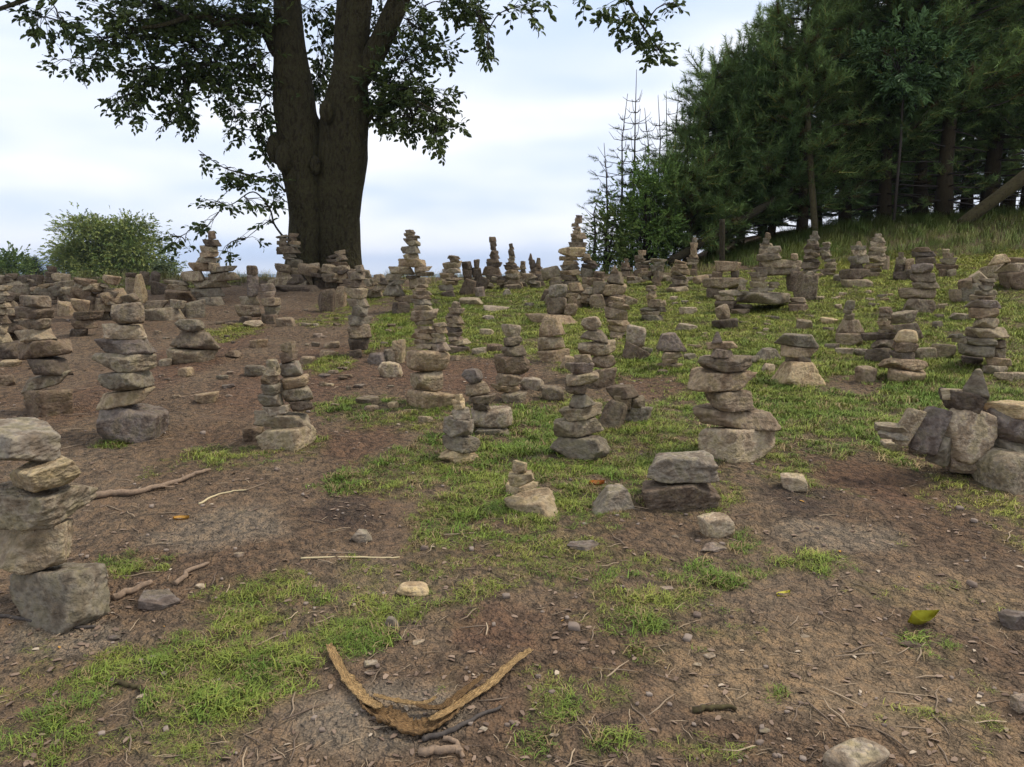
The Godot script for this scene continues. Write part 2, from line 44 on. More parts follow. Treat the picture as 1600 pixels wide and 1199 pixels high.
	["stone_cairn","shorter skyline spire with pebble sized stones next to the taller","stacked stone cairns",0,10.15,0,[[0.019,0.028,0.115,0.239,0.084,0.142,5,6,1,1,1],[0.028,0.1,-0.066,0.247,0.079,0.148,-3,-4,1,1,0],[0.004,0.169,-0.054,0.207,0.094,0.163,0,-7,0,0,0],[0.011,0.223,-0.065,0.212,0.051,0.155,-1,36,1,1,0],[0.012,0.269,-0.061,0.227,0.056,0.14,3,4,1,1,0],[-0.013,0.299,-0.047,0.21,0.036,0.121,-1,0,1,2,0],[-0.008,0.328,-0.046,0.163,0.038,0.095,-2,13,1,1,0],[-0.01,0.344,-0.035,0.122,0.026,0.081,3,25,1,2,0],[-0.01,0.373,-0.034,0.104,0.048,0.063,2,31,1,0,0],[-0.004,0.397,-0.024,0.084,0.034,0.05,4,8,1,2,0],[0.001,0.426,-0.027,0.095,0.04,0.058,-4,15,1,0,0],[-0.008,0.466,-0.023,0.092,0.076,0.082,0,-6,1,2,0],[-0.014,0.501,-0.023,0.07,0.028,0.04,5,-11,1,2,0],[-0.005,0.53,-0.023,0.07,0.046,0.05,-2,18,1,2,0],[-0.013,0.565,-0.016,0.056,0.059,0.046,0,-1,1,2,0]]],
	["stone_cairn","dumpy little stack between the spires and the great pyramid","stacked stone cairns",0.167,11.27,0,[[-0.001,0.035,0.082,0.134,0.09,0.088,3,-12,1,2,1],[-0.015,0.108,-0.041,0.122,0.076,0.085,4,-29,1,0,0],[-0.004,0.156,-0.026,0.083,0.058,0.062,3,36,1,2,0],[-0.005,0.207,-0.028,0.101,0.064,0.068,0,4,1,0,0],[-0.009,0.256,-0.026,0.087,0.076,0.062,0,-30,1,2,0]]],
	["stone_cairn","ragged twin peaked cairn on the skyline beside the great pyramid","stacked stone cairns",0.328,10.73,0,[[-0.006,0.069,0.039,0.224,0.161,0.178,0,5,0,2,1],[-0.001,0.159,-0.054,0.207,0.057,0.136,2,31,1,2,0],[0.009,0.211,-0.058,0.193,0.065,0.133,4,21,1,2,0],[-0.045,0.255,-0.026,0.106,0.058,0.071,-3,-33,1,2,0],[-0.051,0.312,-0.027,0.098,0.075,0.069,3,12,1,2,0],[-0.067,0.379,-0.017,0.065,0.099,0.051,0,-32,4,2,0],[0.034,0.257,-0.023,0.091,0.062,0.051,-2,10,1,2,0],[0.04,0.322,-0.024,0.074,0.09,0.044,-2,37,1,1,0]]],
	["stone_cairn","neat stack of slanting slabs on a pale broad foot","stacked stone cairns",1.961,9.05,0,[[-0.014,0.025,-0.02,0.285,0.062,0.21,4,8,1,0,1],[-0.009,0.072,-0.076,0.266,0.046,0.157,2,17,1,0,0],[0.021,0.114,-0.075,0.246,0.067,0.182,-2,35,1,1,0],[0.007,0.162,-0.057,0.191,0.059,0.124,4,-26,1,1,0],[0.003,0.211,-0.057,0.195,0.05,0.12,-3,21,1,1,0],[0.025,0.236,-0.075,0.259,0.082,0.159,-10,19,1,1,0],[0.008,0.294,-0.047,0.18,0.058,0.128,-2,9,1,1,0],[0.018,0.338,-0.055,0.191,0.038,0.108,-13,28,1,1,0]]],
	["stone_cairn","narrow pile of mixed stones squeezed beside the slanting slab stack","stacked stone cairns",1.874,9.91,0,[[-0.018,0.018,0.042,0.127,0.053,0.085,-1,24,1,2,1],[-0.005,0.073,-0.042,0.156,0.078,0.111,3,-17,1,2,0],[-0.01,0.14,-0.05,0.144,0.092,0.107,0,31,1,1,0],[-0.009,0.213,-0.064,0.213,0.091,0.15,0,23,1,0,0],[0.011,0.27,-0.05,0.183,0.058,0.123,3,33,1,0,0],[0.004,0.314,-0.052,0.222,0.044,0.135,-5,-3,1,0,0]]],
	["stone_cairn","cairn under the fir boughs with a hat of small flat stones","stacked stone cairns",1.929,11.41,0,[[-0.03,0.05,0.04,0.197,0.124,0.143,0,27,0,2,1],[0,0.13,-0.066,0.217,0.077,0.157,1,32,1,1,0],[0.025,0.185,-0.077,0.276,0.044,0.159,12,-10,1,0,0],[-0.042,0.221,-0.046,0.172,0.054,0.106,2,-14,1,1,0],[-0.052,0.272,-0.045,0.157,0.068,0.113,1,-31,1,1,0],[-0.019,0.328,-0.037,0.126,0.086,0.093,0,7,1,1,0]]],
	["stone_cairn","tiny dark cairn peeping out under the lowest fir branches","stacked stone cairns",1.66,11.37,0,[[-0.009,0.014,0.075,0.155,0.046,0.096,3,16,1,2,1],[0.011,0.056,-0.048,0.164,0.053,0.12,5,-20,1,1,0],[0.01,0.089,-0.048,0.153,0.048,0.096,4,-24,1,2,0],[0.013,0.126,-0.055,0.221,0.041,0.163,-4,17,1,1,0],[0.007,0.171,-0.034,0.141,0.086,0.08,0,-33,1,2,0],[0.013,0.235,-0.018,0.068,0.067,0.053,0,-18,0,2,0]]],
	["stone_cairn","slender cairn of mini slabs standing before the leaning log","stacked stone cairns",2.573,10.95,0,[[-0.022,0.039,0.07,0.108,0.099,0.062,2,-9,1,2,1],[-0.001,0.119,-0.03,0.093,0.082,0.056,-1,36,1,2,0],[-0.014,0.165,-0.049,0.158,0.048,0.11,-1,-10,1,0,0],[-0.014,0.205,-0.052,0.175,0.05,0.112,4,-4,1,0,0],[-0.014,0.228,-0.048,0.187,0.028,0.106,-4,-6,1,1,0],[-0.004,0.259,-0.045,0.14,0.051,0.086,-1,-15,1,1,0],[-0.011,0.324,-0.03,0.101,0.1,0.079,0,-3,1,1,0],[-0.014,0.408,-0.03,0.112,0.091,0.082,0,10,1,1,0],[-0.01,0.483,-0.02,0.075,0.082,0.052,0,25,0,0,0]]],
	["stone_cairn","small jagged cairn alone in the mid grass","stacked stone cairns",1.268,6.93,0,[[0.014,0.024,-0.047,0.227,0.058,0.167,-1,-17,1,0,1],[-0.002,0.068,-0.063,0.207,0.043,0.146,7,-31,1,0,0],[-0.015,0.072,-0.053,0.182,0.041,0.11,-1,-28,1,1,0],[-0.015,0.109,-0.056,0.209,0.04,0.118,8,5,1,0,0],[0.083,0.106,-0.029,0.098,0.052,0.071,-4,15,1,0,0],[0.089,0.155,-0.027,0.092,0.051,0.053,17,33,1,0,0],[0.013,0.16,-0.035,0.134,0.081,0.098,-2,-19,1,1,0],[-0.008,0.223,-0.034,0.108,0.056,0.079,7,28,1,1,0],[-0.009,0.256,-0.028,0.082,0.032,0.053,2,-30,1,1,0],[-0.027,0.279,-0.028,0.084,0.025,0.051,3,23,1,0,0],[-0.013,0.3,-0.029,0.109,0.041,0.068,0,9,1,1,0]]],
	["stone_cairn","wide dolmen of slabs with a doorway and stones piled on top","stacked stone cairns",2.367,7.13,0,[[-0.375,0.063,-0.06,0.198,0.085,0.151,0,-19,0,2,0],[0.255,0.038,0.048,0.186,0.072,0.123,0,10,1,2,1],[0.295,0.074,-0.052,0.175,0.034,0.114,1,-33,1,1,0],[0.299,0.111,-0.048,0.157,0.051,0.117,-3,-36,1,1,0],[-0.247,0.005,-0.004,0.218,0.056,0.148,0,21,1,2,1],[-0.208,0.047,-0.065,0.215,0.046,0.156,-2,24,1,2,0],[-0.385,0.125,-0.056,0.194,0.065,0.118,2,-35,1,0,0],[-0.347,0.174,-0.069,0.242,0.059,0.16,2,14,1,0,0],[0.049,0.125,-0.184,0.641,0.118,0.389,-4,32,1,0,0],[-0.081,0.198,-0.051,0.194,0.047,0.143,2,2,1,0,0],[-0.077,0.251,-0.051,0.176,0.07,0.12,-3,-16,1,0,0],[-0.081,0.3,-0.046,0.15,0.054,0.111,0,-29,1,0,0],[-0.088,0.341,-0.046,0.176,0.053,0.114,2,1,1,1,0],[-0.237,0.221,-0.026,0.089,0.048,0.052,0,3,1,0,0],[-0.241,0.254,-0.022,0.072,0.03,0.044,4,-16,1,5,0],[-0.233,0.28,-0.024,0.083,0.035,0.06,-2,-31,1,5,0],[0.246,0.28,-0.036,0.122,0.192,0.099,0,5,0,2,0],[0.054,0.234,-0.026,0.1,0.026,0.068,-1,-3,1,1,0],[0.053,0.26,-0.029,0.107,0.04,0.064,-2,-14,1,1,0],[0.111,0.373,-0.12,0.44,0.084,0.247,0,-9,1,1,0],[0.587,0.3,-0.673,0.261,0.089,0.158,2,-11,1,1,1],[0.127,0.442,-0.107,0.4,0.081,0.245,-2,4,1,0,0],[0.231,0.506,-0.028,0.084,0.06,0.059,0,37,1,1,0],[0.012,0.509,-0.069,0.234,0.071,0.15,8,-33,1,1,0],[0.049,0.57,-0.038,0.123,0.069,0.093,6,-33,0,5,0]]],
	["stone_cairn","weathered spire rising behind the slab dolmen","stacked stone cairns",3.638,11.13,0,[[-0.021,0.03,0.061,0.212,0.101,0.137,-2,8,1,2,1],[0.039,0.118,-0.064,0.238,0.091,0.147,2,-3,1,0,0],[0.003,0.207,-0.056,0.197,0.13,0.156,0,-8,1,0,0],[-0.003,0.273,-0.048,0.163,0.04,0.107,3,22,1,0,0],[0.006,0.313,-0.052,0.189,0.057,0.111,4,-24,1,0,0],[-0.002,0.35,-0.035,0.123,0.053,0.09,-1,6,1,0,0],[0.002,0.391,-0.041,0.122,0.047,0.091,-4,26,1,0,0],[0.014,0.445,-0.028,0.086,0.102,0.075,0,-6,1,2,0]]],
	["stone_cairn","stone table, two flat slabs on little feet","stacked stone cairns",2.269,8.23,0,[[-0.087,0.052,-0.029,0.181,0.125,0.141,0,5,0,2,1],[0.139,0.067,-0.131,0.101,0.106,0.085,0,32,0,2,1],[0.004,0.156,-0.103,0.392,0.118,0.307,0,1,0,1,0],[-0.08,0.24,-0.034,0.128,0.083,0.08,0,14,1,2,0],[0.105,0.247,-0.025,0.092,0.097,0.081,0,-11,1,2,0],[0.03,0.331,-0.085,0.29,0.115,0.184,-2,-30,1,1,0]]],
	["stone_cairn","two tilted cubes in the grass before the slab dolmen","stacked stone cairns",1.788,6.45,0,[[-0.002,0.034,0.027,0.196,0.08,0.156,10,5,0,2,1],[-0.009,0.123,-0.036,0.112,0.123,0.098,14,29,0,1,0]]],
	["stone_cairn","fat tapering cairn in front of the pale pole","stacked stone cairns",3.763,9.71,0,[[-0.016,0.02,-0.017,0.209,0.058,0.118,0,-8,1,1,1],[0.006,0.072,-0.067,0.221,0.061,0.156,-3,-36,1,0,0],[-0.009,0.134,-0.072,0.262,0.098,0.191,0,5,1,1,0],[-0.001,0.194,-0.058,0.22,0.055,0.131,-2,1,1,2,0],[-0.017,0.237,-0.053,0.2,0.045,0.131,4,8,1,1,0],[0.004,0.27,-0.062,0.2,0.052,0.148,-1,-36,1,1,0],[0.003,0.317,-0.053,0.231,0.061,0.148,1,-1,1,1,0],[0.001,0.367,-0.06,0.212,0.073,0.142,0,11,1,2,0],[0.003,0.421,-0.051,0.15,0.073,0.092,0,-27,1,0,0],[0.01,0.455,-0.041,0.125,0.028,0.092,3,10,1,0,0],[0.014,0.486,-0.038,0.123,0.051,0.069,2,-23,1,0,0],[0.015,0.527,-0.027,0.084,0.064,0.048,0,-8,1,0,0]]],
	["stone_cairn","smaller knobbly stack at the fat cairn's side","stacked stone cairns",3.923,9.59,0,[[-0.017,0.019,0.016,0.158,0.055,0.1,-5,-10,1,2,1],[-0.001,0.062,-0.051,0.185,0.046,0.114,0,10,1,1,0],[0.027,0.086,-0.041,0.163,0.035,0.112,-1,-22,1,0,0],[0.027,0.125,-0.047,0.195,0.058,0.126,-3,38,1,0,0],[0.032,0.159,-0.042,0.142,0.039,0.093,-3,3,1,5,0],[0.009,0.194,-0.047,0.189,0.045,0.109,-5,19,1,0,0],[-0.04,0.228,-0.034,0.131,0.054,0.074,2,18,1,2,0],[-0.043,0.271,-0.04,0.145,0.049,0.1,-1,-27,1,0,0],[-0.05,0.302,-0.039,0.158,0.045,0.094,-2,21,1,0,0],[-0.059,0.337,-0.036,0.133,0.039,0.095,7,-33,1,0,0],[-0.041,0.364,-0.027,0.089,0.046,0.051,-1,-23,1,0,0],[-0.045,0.399,-0.032,0.125,0.038,0.079,7,24,1,0,0]]],
	["stone_cairn","beehive cairn of seven grey layers on the upper lawn","stacked stone cairns",3.723,8.39,0,[[0.015,0.04,-0.017,0.288,0.098,0.233,0,-3,0,0,1],[0.01,0.135,-0.072,0.249,0.127,0.214,0,10,0,2,0],[0.022,0.221,-0.052,0.178,0.077,0.112,0,33,1,2,0],[0.04,0.296,-0.062,0.199,0.103,0.164,3,23,0,0,0],[0.032,0.367,-0.058,0.192,0.069,0.133,2,30,1,5,0],[0.02,0.415,-0.039,0.171,0.056,0.109,0,-3,1,0,0],[0.02,0.459,-0.021,0.07,0.063,0.051,0,-12,2,1,0]]],
	["stone_cairn","pale topped cairn just behind the beehive shaped one","stacked stone cairns",4.323,9.23,0,[[-0.027,0.026,-0.039,0.196,0.068,0.138,-1,-35,1,1,1],[-0.009,0.079,-0.061,0.215,0.052,0.137,-3,-12,1,1,0],[-0.009,0.113,-0.057,0.194,0.048,0.131,0,19,1,1,0],[0.015,0.147,-0.061,0.207,0.034,0.13,4,-21,1,0,0],[0.411,0.207,-0.641,0.128,0.099,0.098,0,34,1,1,1],[0.003,0.206,-0.07,0.235,0.085,0.2,0,14,0,0,0],[0.032,0.263,-0.062,0.219,0.062,0.15,0,10,1,0,0],[0.037,0.315,-0.062,0.199,0.077,0.163,0,-22,0,0,0],[0.034,0.375,-0.055,0.185,0.077,0.121,0,26,1,5,0],[0.031,0.427,-0.049,0.17,0.061,0.122,0,-24,1,0,0],[0.017,0.455,-0.025,0.076,0.027,0.054,1,-25,1,5,0],[0.016,0.481,-0.026,0.087,0.04,0.051,5,-18,1,5,0]]],
	["stone_heap","low jumbled pile of little flat stones under the long grass","heaps of stones",4.39,8.75,0,[[-0.001,0.042,-0.012,0.166,0.103,0.134,0,-31,0,2,1],[0.062,0.057,0.064,0.117,0.131,0.096,0,-28,1,2,1],[0,0.128,-0.04,0.124,0.103,0.086,0,16,1,2,0],[0.09,0.171,-0.036,0.113,0.132,0.093,0,11,0,1,0],[0.009,0.206,-0.04,0.13,0.088,0.088,0,7,1,0,0],[-0.009,0.27,-0.016,0.063,0.073,0.056,0,-6,1,1,0]]],
	["stone_cairn","stout square column of wide slabs on the upper lawn","stacked stone cairns",3.517,6.65,0,[[0,0.059,-0.031,0.256,0.141,0.183,0,-7,0,1,1],[0.023,0.167,-0.08,0.279,0.105,0.188,2,14,0,1,0],[0.05,0.243,-0.062,0.235,0.073,0.171,0,-1,1,1,0],[0.038,0.309,-0.063,0.217,0.084,0.151,0,-15,0,1,0],[0.013,0.385,-0.052,0.174,0.095,0.153,0,-15,0,4,0],[0.048,0.455,-0.051,0.169,0.071,0.113,2,-26,1,1,0],[0.03,0.506,-0.057,0.199,0.054,0.113,-2,-16,1,4,0],[0.006,0.544,-0.043,0.161,0.043,0.105,2,-2,1,2,0]]],
	["stone_cairn","short stack perched on two little legs by the dirt path","stacked stone cairns",4.907,8.75,0,[[-0.048,0.038,-0.004,0.08,0.095,0.06,0,19,0,2,1],[0.017,0.038,0.054,0.095,0.095,0.069,0,18,0,0,1],[0.033,0.106,-0.063,0.239,0.073,0.148,0,-1,1,2,0],[0.043,0.17,-0.05,0.177,0.087,0.123,-2,-11,0,0,0],[0.009,0.231,-0.032,0.122,0.064,0.085,-3,-16,1,1,0],[-0.014,0.277,-0.03,0.09,0.058,0.063,2,12,1,0,0]]],
	["stone_heap","broad heap of slabs beside the path, cut off by the edge","heaps of stones",4.856,7.61,0,[[0.165,0.084,-0.021,0.365,0.184,0.257,0,-8,0,2,1],[0.295,0.197,-0.67,0.242,0.124,0.213,0,-10,0,0,1],[0.172,0.205,-0.102,0.387,0.102,0.266,0,2,1,5,0],[-0.061,0.288,-0.056,0.192,0.103,0.159,8,-12,2,3,0],[0.169,0.273,-0.07,0.245,0.073,0.155,-4,-14,1,1,0]]],
	["stone_heap","heap of tilted stones topped by one leaning slab","heaps of stones",4.118,7.05,0,[[-0.045,0.057,-0.033,0.114,0.131,0.085,0,11,0,1,1],[0.079,0.086,-0.031,0.17,0.172,0.119,10,-21,0,0,1],[0.218,0.085,-0.073,0.097,0.144,0.082,0,32,1,2,1],[0.026,0.161,-0.034,0.128,0.11,0.108,20,-30,0,2,0],[0.144,0.213,-0.046,0.166,0.123,0.1,34,-7,1,0,0]]],
	["stone_cairn","tall right hand cairn with one very wide slab at mid height","stacked stone cairns",2.88,4.67,0,[[0.039,0.041,-0.172,0.172,0.062,0.12,0,26,1,2,1],[0.066,0.013,0.032,0.168,0.043,0.112,-4,15,1,0,1],[0.126,0.049,-0.047,0.176,0.053,0.11,-4,4,1,1,0],[-0.003,0.115,-0.06,0.2,0.081,0.154,0,-20,0,0,0],[0.147,0.099,-0.084,0.075,0.076,0.056,-5,-18,1,0,0],[0.141,0.158,-0.084,0.088,0.052,0.063,4,19,1,1,0],[0.004,0.174,-0.056,0.18,0.056,0.147,0,-24,0,0,0],[-0.136,0.184,-0.029,0.101,0.036,0.065,-4,16,1,0,0],[-0.16,0.211,-0.027,0.099,0.025,0.069,5,3,1,0,0],[0.043,0.23,-0.088,0.293,0.075,0.211,-1,31,1,0,0],[0.017,0.292,-0.039,0.132,0.068,0.112,0,14,0,0,0],[0.007,0.35,-0.05,0.161,0.068,0.126,0,-28,0,1,0],[0.012,0.402,-0.052,0.2,0.051,0.148,-3,1,1,4,0],[-0.003,0.442,-0.05,0.181,0.037,0.119,0,10,1,1,0],[0.007,0.472,-0.037,0.138,0.04,0.091,1,-3,1,0,0],[0.004,0.505,-0.034,0.114,0.032,0.074,6,36,1,0,0],[0.005,0.526,-0.023,0.075,0.025,0.051,1,-31,1,1,0],[0,0.547,-0.024,0.094,0.025,0.065,-2,-34,1,1,0]]],
	["stone_cairn","small human shaped cairn, round head on a wedge body","stacked stone cairns",2.464,5.59,0,[[0,0.033,-0.02,0.191,0.086,0.159,0,-25,0,1,1],[0.028,0.121,-0.052,0.191,0.12,0.16,0,-5,2,1,0],[-0.002,0.192,-0.026,0.09,0.045,0.052,5,14,1,1,0],[-0.016,0.227,-0.028,0.082,0.033,0.057,-6,18,1,0,0],[-0.004,0.273,-0.019,0.073,0.079,0.051,0,8,3,0,0]]],
	["stone_cairn","cairn with a boat shaped slab balanced across its shoulder","stacked stone cairns",2.435,4.97,0,[[-0.052,0.043,-0.007,0.157,0.102,0.111,0,-35,0,2,1],[-0.003,0.112,-0.049,0.157,0.063,0.129,3,24,0,1,0],[-0.022,0.162,-0.06,0.22,0.052,0.13,4,-8,1,2,0],[-0.002,0.194,-0.029,0.095,0.028,0.069,-1,26,1,1,0],[0.008,0.223,-0.031,0.112,0.039,0.07,-3,8,1,1,0],[0.465,0.179,-0.662,0.211,0.066,0.142,8,-22,1,1,1],[0.115,0.284,-0.056,0.19,0.078,0.12,10,-35,1,0,0],[-0.023,0.249,-0.024,0.087,0.029,0.055,4,-2,1,1,0],[-0.03,0.271,-0.022,0.065,0.025,0.041,3,-38,1,0,0],[-0.015,0.287,-0.026,0.086,0.023,0.049,-2,-3,1,1,0],[-0.011,0.309,-0.028,0.098,0.032,0.06,0,13,1,1,0],[-0.021,0.336,-0.022,0.088,0.04,0.059,0,0,1,2,0]]],
	["stone_cairn","cairn of four stones crowned by a smooth egg on a flat plinth","stacked stone cairns",2.291,4.43,0,[[0.034,0.036,-0.054,0.334,0.079,0.19,-4,35,1,1,1],[0.003,0.1,-0.067,0.245,0.07,0.205,-3,5,0,1,0],[-0.01,0.154,-0.042,0.131,0.051,0.11,-5,28,0,2,0],[-0.001,0.202,-0.037,0.13,0.061,0.105,0,10,0,2,0],[0.011,0.264,-0.039,0.138,0.08,0.101,-4,-10,3,3,0]]],
	["stone_heap","sprawling heap of big purple slabs at the right edge with a pointed stone","heaps of stones",1.769,2.83,1,[[0.097,0.061,0.026,0.275,0.138,0.237,-10,22,0,0,1],[-0.003,0.041,-0.159,0.1,0.062,0.061,-6,33,1,1,1],[0.168,0.107,-0.084,0.279,0.126,0.232,-6,20,0,0,0],[0.143,0.197,-0.067,0.259,0.142,0.21,-12,1,0,4,0],[-0.044,0.173,-0.057,0.199,0.223,0.157,-20,-11,0,5,0],[-0.188,0.192,-0.032,0.118,0.187,0.081,-20,-7,0,4,0],[-0.269,0.201,-0.022,0.075,0.157,0.055,-24,-12,0,0,0],[-0.139,0.112,-0.031,0.1,0.118,0.078,-10,37,0,0,0],[-0.045,0.073,-0.037,0.13,0.102,0.094,0,-10,0,4,0],[-0.047,0.054,-0.337,0.094,0.062,0.055,0,-20,1,2,1],[-0.329,0.196,-0.038,0.131,0.031,0.085,2,-37,1,0,0],[-0.324,0.172,-0.032,0.121,0.032,0.074,-3,-4,1,5,0],[-0.142,0.051,-0.388,0.096,0.045,0.059,2,-25,1,5,1],[-0.064,0.299,-0.044,0.147,0.084,0.122,-6,-15,0,2,0],[-0.113,0.328,-0.025,0.092,0.043,0.058,0,4,1,0,0],[0.144,0.265,-0.056,0.181,0.061,0.145,-3,32,0,3,0],[-0.022,0.364,-0.029,0.097,0.121,0.069,-4,-32,4,0,0]]],
	["stone_cairn","twin columned cairn, two stacks sharing one greenish base slab","stacked stone cairns",-0.993,3.26,1,[[-0.178,0.026,-0.155,0.09,0.072,0.079,0,6,0,2,1],[0.004,0.041,-0.033,0.22,0.09,0.185,3,-11,0,0,1],[-0.021,0.107,-0.071,0.267,0.066,0.153,-4,-5,1,0,0],[-0.034,0.158,-0.033,0.127,0.043,0.078,7,-1,1,5,0],[-0.052,0.203,-0.032,0.11,0.056,0.075,3,-18,0,0,0],[-0.049,0.251,-0.029,0.096,0.054,0.07,2,-25,3,0,0],[-0.05,0.294,-0.024,0.081,0.046,0.058,0,16,0,2,0],[-0.043,0.33,-0.02,0.071,0.04,0.051,0,-8,0,0,0],[-0.033,0.363,-0.018,0.058,0.039,0.04,0,8,1,0,0],[0.061,0.17,-0.081,0.102,0.048,0.09,4,18,0,2,0],[0.045,0.22,-0.09,0.144,0.063,0.099,2,8,0,0,0],[0.041,0.275,-0.091,0.132,0.058,0.114,6,24,3,1,0],[0.022,0.331,-0.083,0.114,0.063,0.08,8,-12,0,5,0],[0.016,0.385,-0.081,0.103,0.052,0.075,14,-24,1,2,0],[0.017,0.43,-0.071,0.072,0.044,0.063,12,11,0,1,0]]],
	["standing_stone","upright tongue shaped stone wedged in the rubble bank","stones in the rubble bank",-4.141,8.63,0,[[-0.025,0.157,-0.052,0.172,0.343,0.128,0,-22,4,3,1]]],
	["stone_heap","low wall of long weathered slabs below the stepped pyramid","heaps of stones",-3.233,7.27,0,[[-0.07,0.058,-0.034,0.394,0.131,0.25,3,19,1,0,1],[0.138,0.098,-0.256,0.271,0.154,0.155,20,14,1,0,1],[-0.151,0.135,-0.078,0.283,0.102,0.192,4,-7,1,1,0],[0.056,0.142,-0.051,0.177,0.093,0.119,-4,-13,1,0,0],[-0.508,0.156,-0.116,0.411,0.097,0.231,-2,-18,1,1,0],[-0.521,0.077,-0.345,0.207,0.116,0.165,0,32,0,2,1]]],
	["stone_heap","dark tilted roof like slabs around the tongue shaped stone","heaps of stones",-4.628,9.73,0,[[-0.241,0.222,-0.191,0.137,0.066,0.093,0,37,1,2,0],[-0.38,0.239,-0.849,0.154,0.069,0.089,-3,17,1,2,1],[0.053,0.181,-0.196,0.181,0.168,0.105,-24,-27,1,2,0],[-0.115,0.08,0.114,0.137,0.227,0.108,0,-6,1,1,1],[0.223,0.057,0.088,0.213,0.17,0.171,-10,12,0,2,1]]],
	["stone_cairn","dark stepped stack before the two far spruces","stacked stone cairns",-6.059,10.21,0,[[0.104,0.029,0.222,0.275,0.117,0.168,0,-13,1,2,1],[-0.062,0.116,-0.071,0.235,0.103,0.197,0,16,0,2,0],[-0.01,0.192,-0.045,0.181,0.086,0.128,0,21,1,2,0],[-0.004,0.258,-0.031,0.136,0.086,0.09,0,-4,1,2,0]]],
	["stone_heap","rubble bank at the crest below the far spruce","heaps of stones",-5.297,8.51,0,[[-0.051,0.037,-0.075,0.115,0.07,0.077,9,-28,0,0,1],[-0.024,0.056,-0.191,0.268,0.088,0.189,-9,-2,1,1,1],[-0.381,0.092,-0.298,0.269,0.153,0.238,5,-10,0,2,1],[0.149,0.059,-0.341,0.122,0.07,0.071,9,-21,1,0,1],[0.144,0.096,-0.081,0.272,0.106,0.178,-3,-28,1,1,0],[-0.145,0.161,-0.1,0.37,0.205,0.264,13,4,0,0,0],[0.184,0.088,-0.04,0.125,0.047,0.094,-10,13,2,0,0],[-0.152,0.136,-0.086,0.283,0.123,0.208,-6,-25,1,2,0],[0.274,0.146,-0.081,0.27,0.124,0.184,7,-26,0,0,0],[0.087,0.147,-0.067,0.221,0.103,0.164,-11,21,1,0,0],[-0.878,0.113,-0.64,0.149,0.049,0.12,5,0,0,2,1],[0.354,0.163,-0.052,0.195,0.099,0.145,6,-3,0,0,0],[-0.298,0.164,-0.044,0.127,0.081,0.089,-6,31,1,0,0],[-0.059,0.18,-0.05,0.173,0.091,0.131,8,11,0,0,0],[0.074,0.179,-0.061,0.202,0.064,0.138,12,28,0,1,0],[0.355,0.208,-0.072,0.264,0.108,0.201,6,5,0,0,0],[-0.429,0.181,-0.032,0.108,0.033,0.094,10,32,1,0,0],[0.009,0.248,-0.073,0.249,0.15,0.16,4,-19,1,2,0],[-0.354,0.202,-0.024,0.086,0.036,0.06,6,-20,1,0,0],[-0.397,0.209,-0.029,0.106,0.03,0.064,4,-15,1,2,0],[-0.082,0.26,-0.059,0.193,0.11,0.139,-12,-26,1,2,0],[-0.345,0.266,-0.078,0.257,0.102,0.215,-8,-18,0,0,0],[0.042,0.25,-0.05,0.165,0.049,0.121,-11,25,0,0,0],[0.363,0.255,-0.022,0.07,0.045,0.051,-8,-13,1,0,0],[-0.239,0.279,-0.039,0.135,0.073,0.108,2,14,1,0,0],[0.317,0.298,-0.059,0.193,0.088,0.139,-10,29,0,0,0],[-0.216,0.299,-0.036,0.132,0.071,0.099,7,29,0,2,0],[-0.263,0.298,-0.041,0.172,0.045,0.148,12,-10,2,0,0]]],
	["stone_heap","rubble spread between the dark tall cairn and tongue shaped stone","heaps of stones",-3.87,7.19,0,[[0.178,0.083,-0.142,0.282,0.161,0.191,5,-15,0,2,1],[0.017,0.089,-0.247,0.272,0.159,0.24,-1,-30,0,0,1],[-0.167,0.079,-0.328,0.228,0.12,0.198,-1,-15,2,2,1],[-0.535,0.097,-0.457,0.267,0.127,0.155,-13,-27,1,1,1],[-0.091,0.147,-0.078,0.252,0.172,0.206,-1,-25,0,2,0],[-0.004,0.148,-0.074,0.241,0.141,0.18,-4,-31,0,1,0],[-0.633,0.091,-0.642,0.154,0.054,0.128,2,32,0,1,1],[-0.103,0.098,-0.627,0.097,0.035,0.069,-6,-35,1,1,1],[0.268,0.151,-0.03,0.105,0.057,0.064,-13,-35,1,0,0],[0.086,0.186,-0.058,0.202,0.1,0.137,6,-12,2,0,0],[0.131,0.226,-0.074,0.244,0.15,0.177,8,37,1,1,0],[0.268,0.21,-0.069,0.24,0.087,0.14,10,-29,1,1,0],[-0.046,0.2,-0.023,0.091,0.042,0.065,9,-5,1,2,0],[-0.136,0.259,-0.063,0.211,0.132,0.165,-5,18,0,2,0],[-0.219,0.238,-0.039,0.131,0.061,0.098,-7,-29,0,2,0],[0.132,0.255,-0.041,0.142,0.065,0.102,-9,-11,0,1,0],[-0.259,0.276,-0.054,0.178,0.075,0.124,-12,36,1,0,0],[-0.005,0.276,-0.027,0.081,0.051,0.05,8,-17,1,2,0],[-0.014,0.307,-0.051,0.162,0.085,0.127,6,-35,0,1,0],[-0.078,0.311,-0.051,0.192,0.067,0.152,1,-3,2,0,0],[-0.163,0.327,-0.034,0.14,0.07,0.094,3,-4,2,0,0],[0.083,0.325,-0.024,0.093,0.033,0.074,-13,5,2,0,0],[-0.115,0.359,-0.052,0.172,0.073,0.152,-9,14,0,2,0],[0.134,0.383,-0.052,0.163,0.091,0.135,-13,28,0,1,0]]],
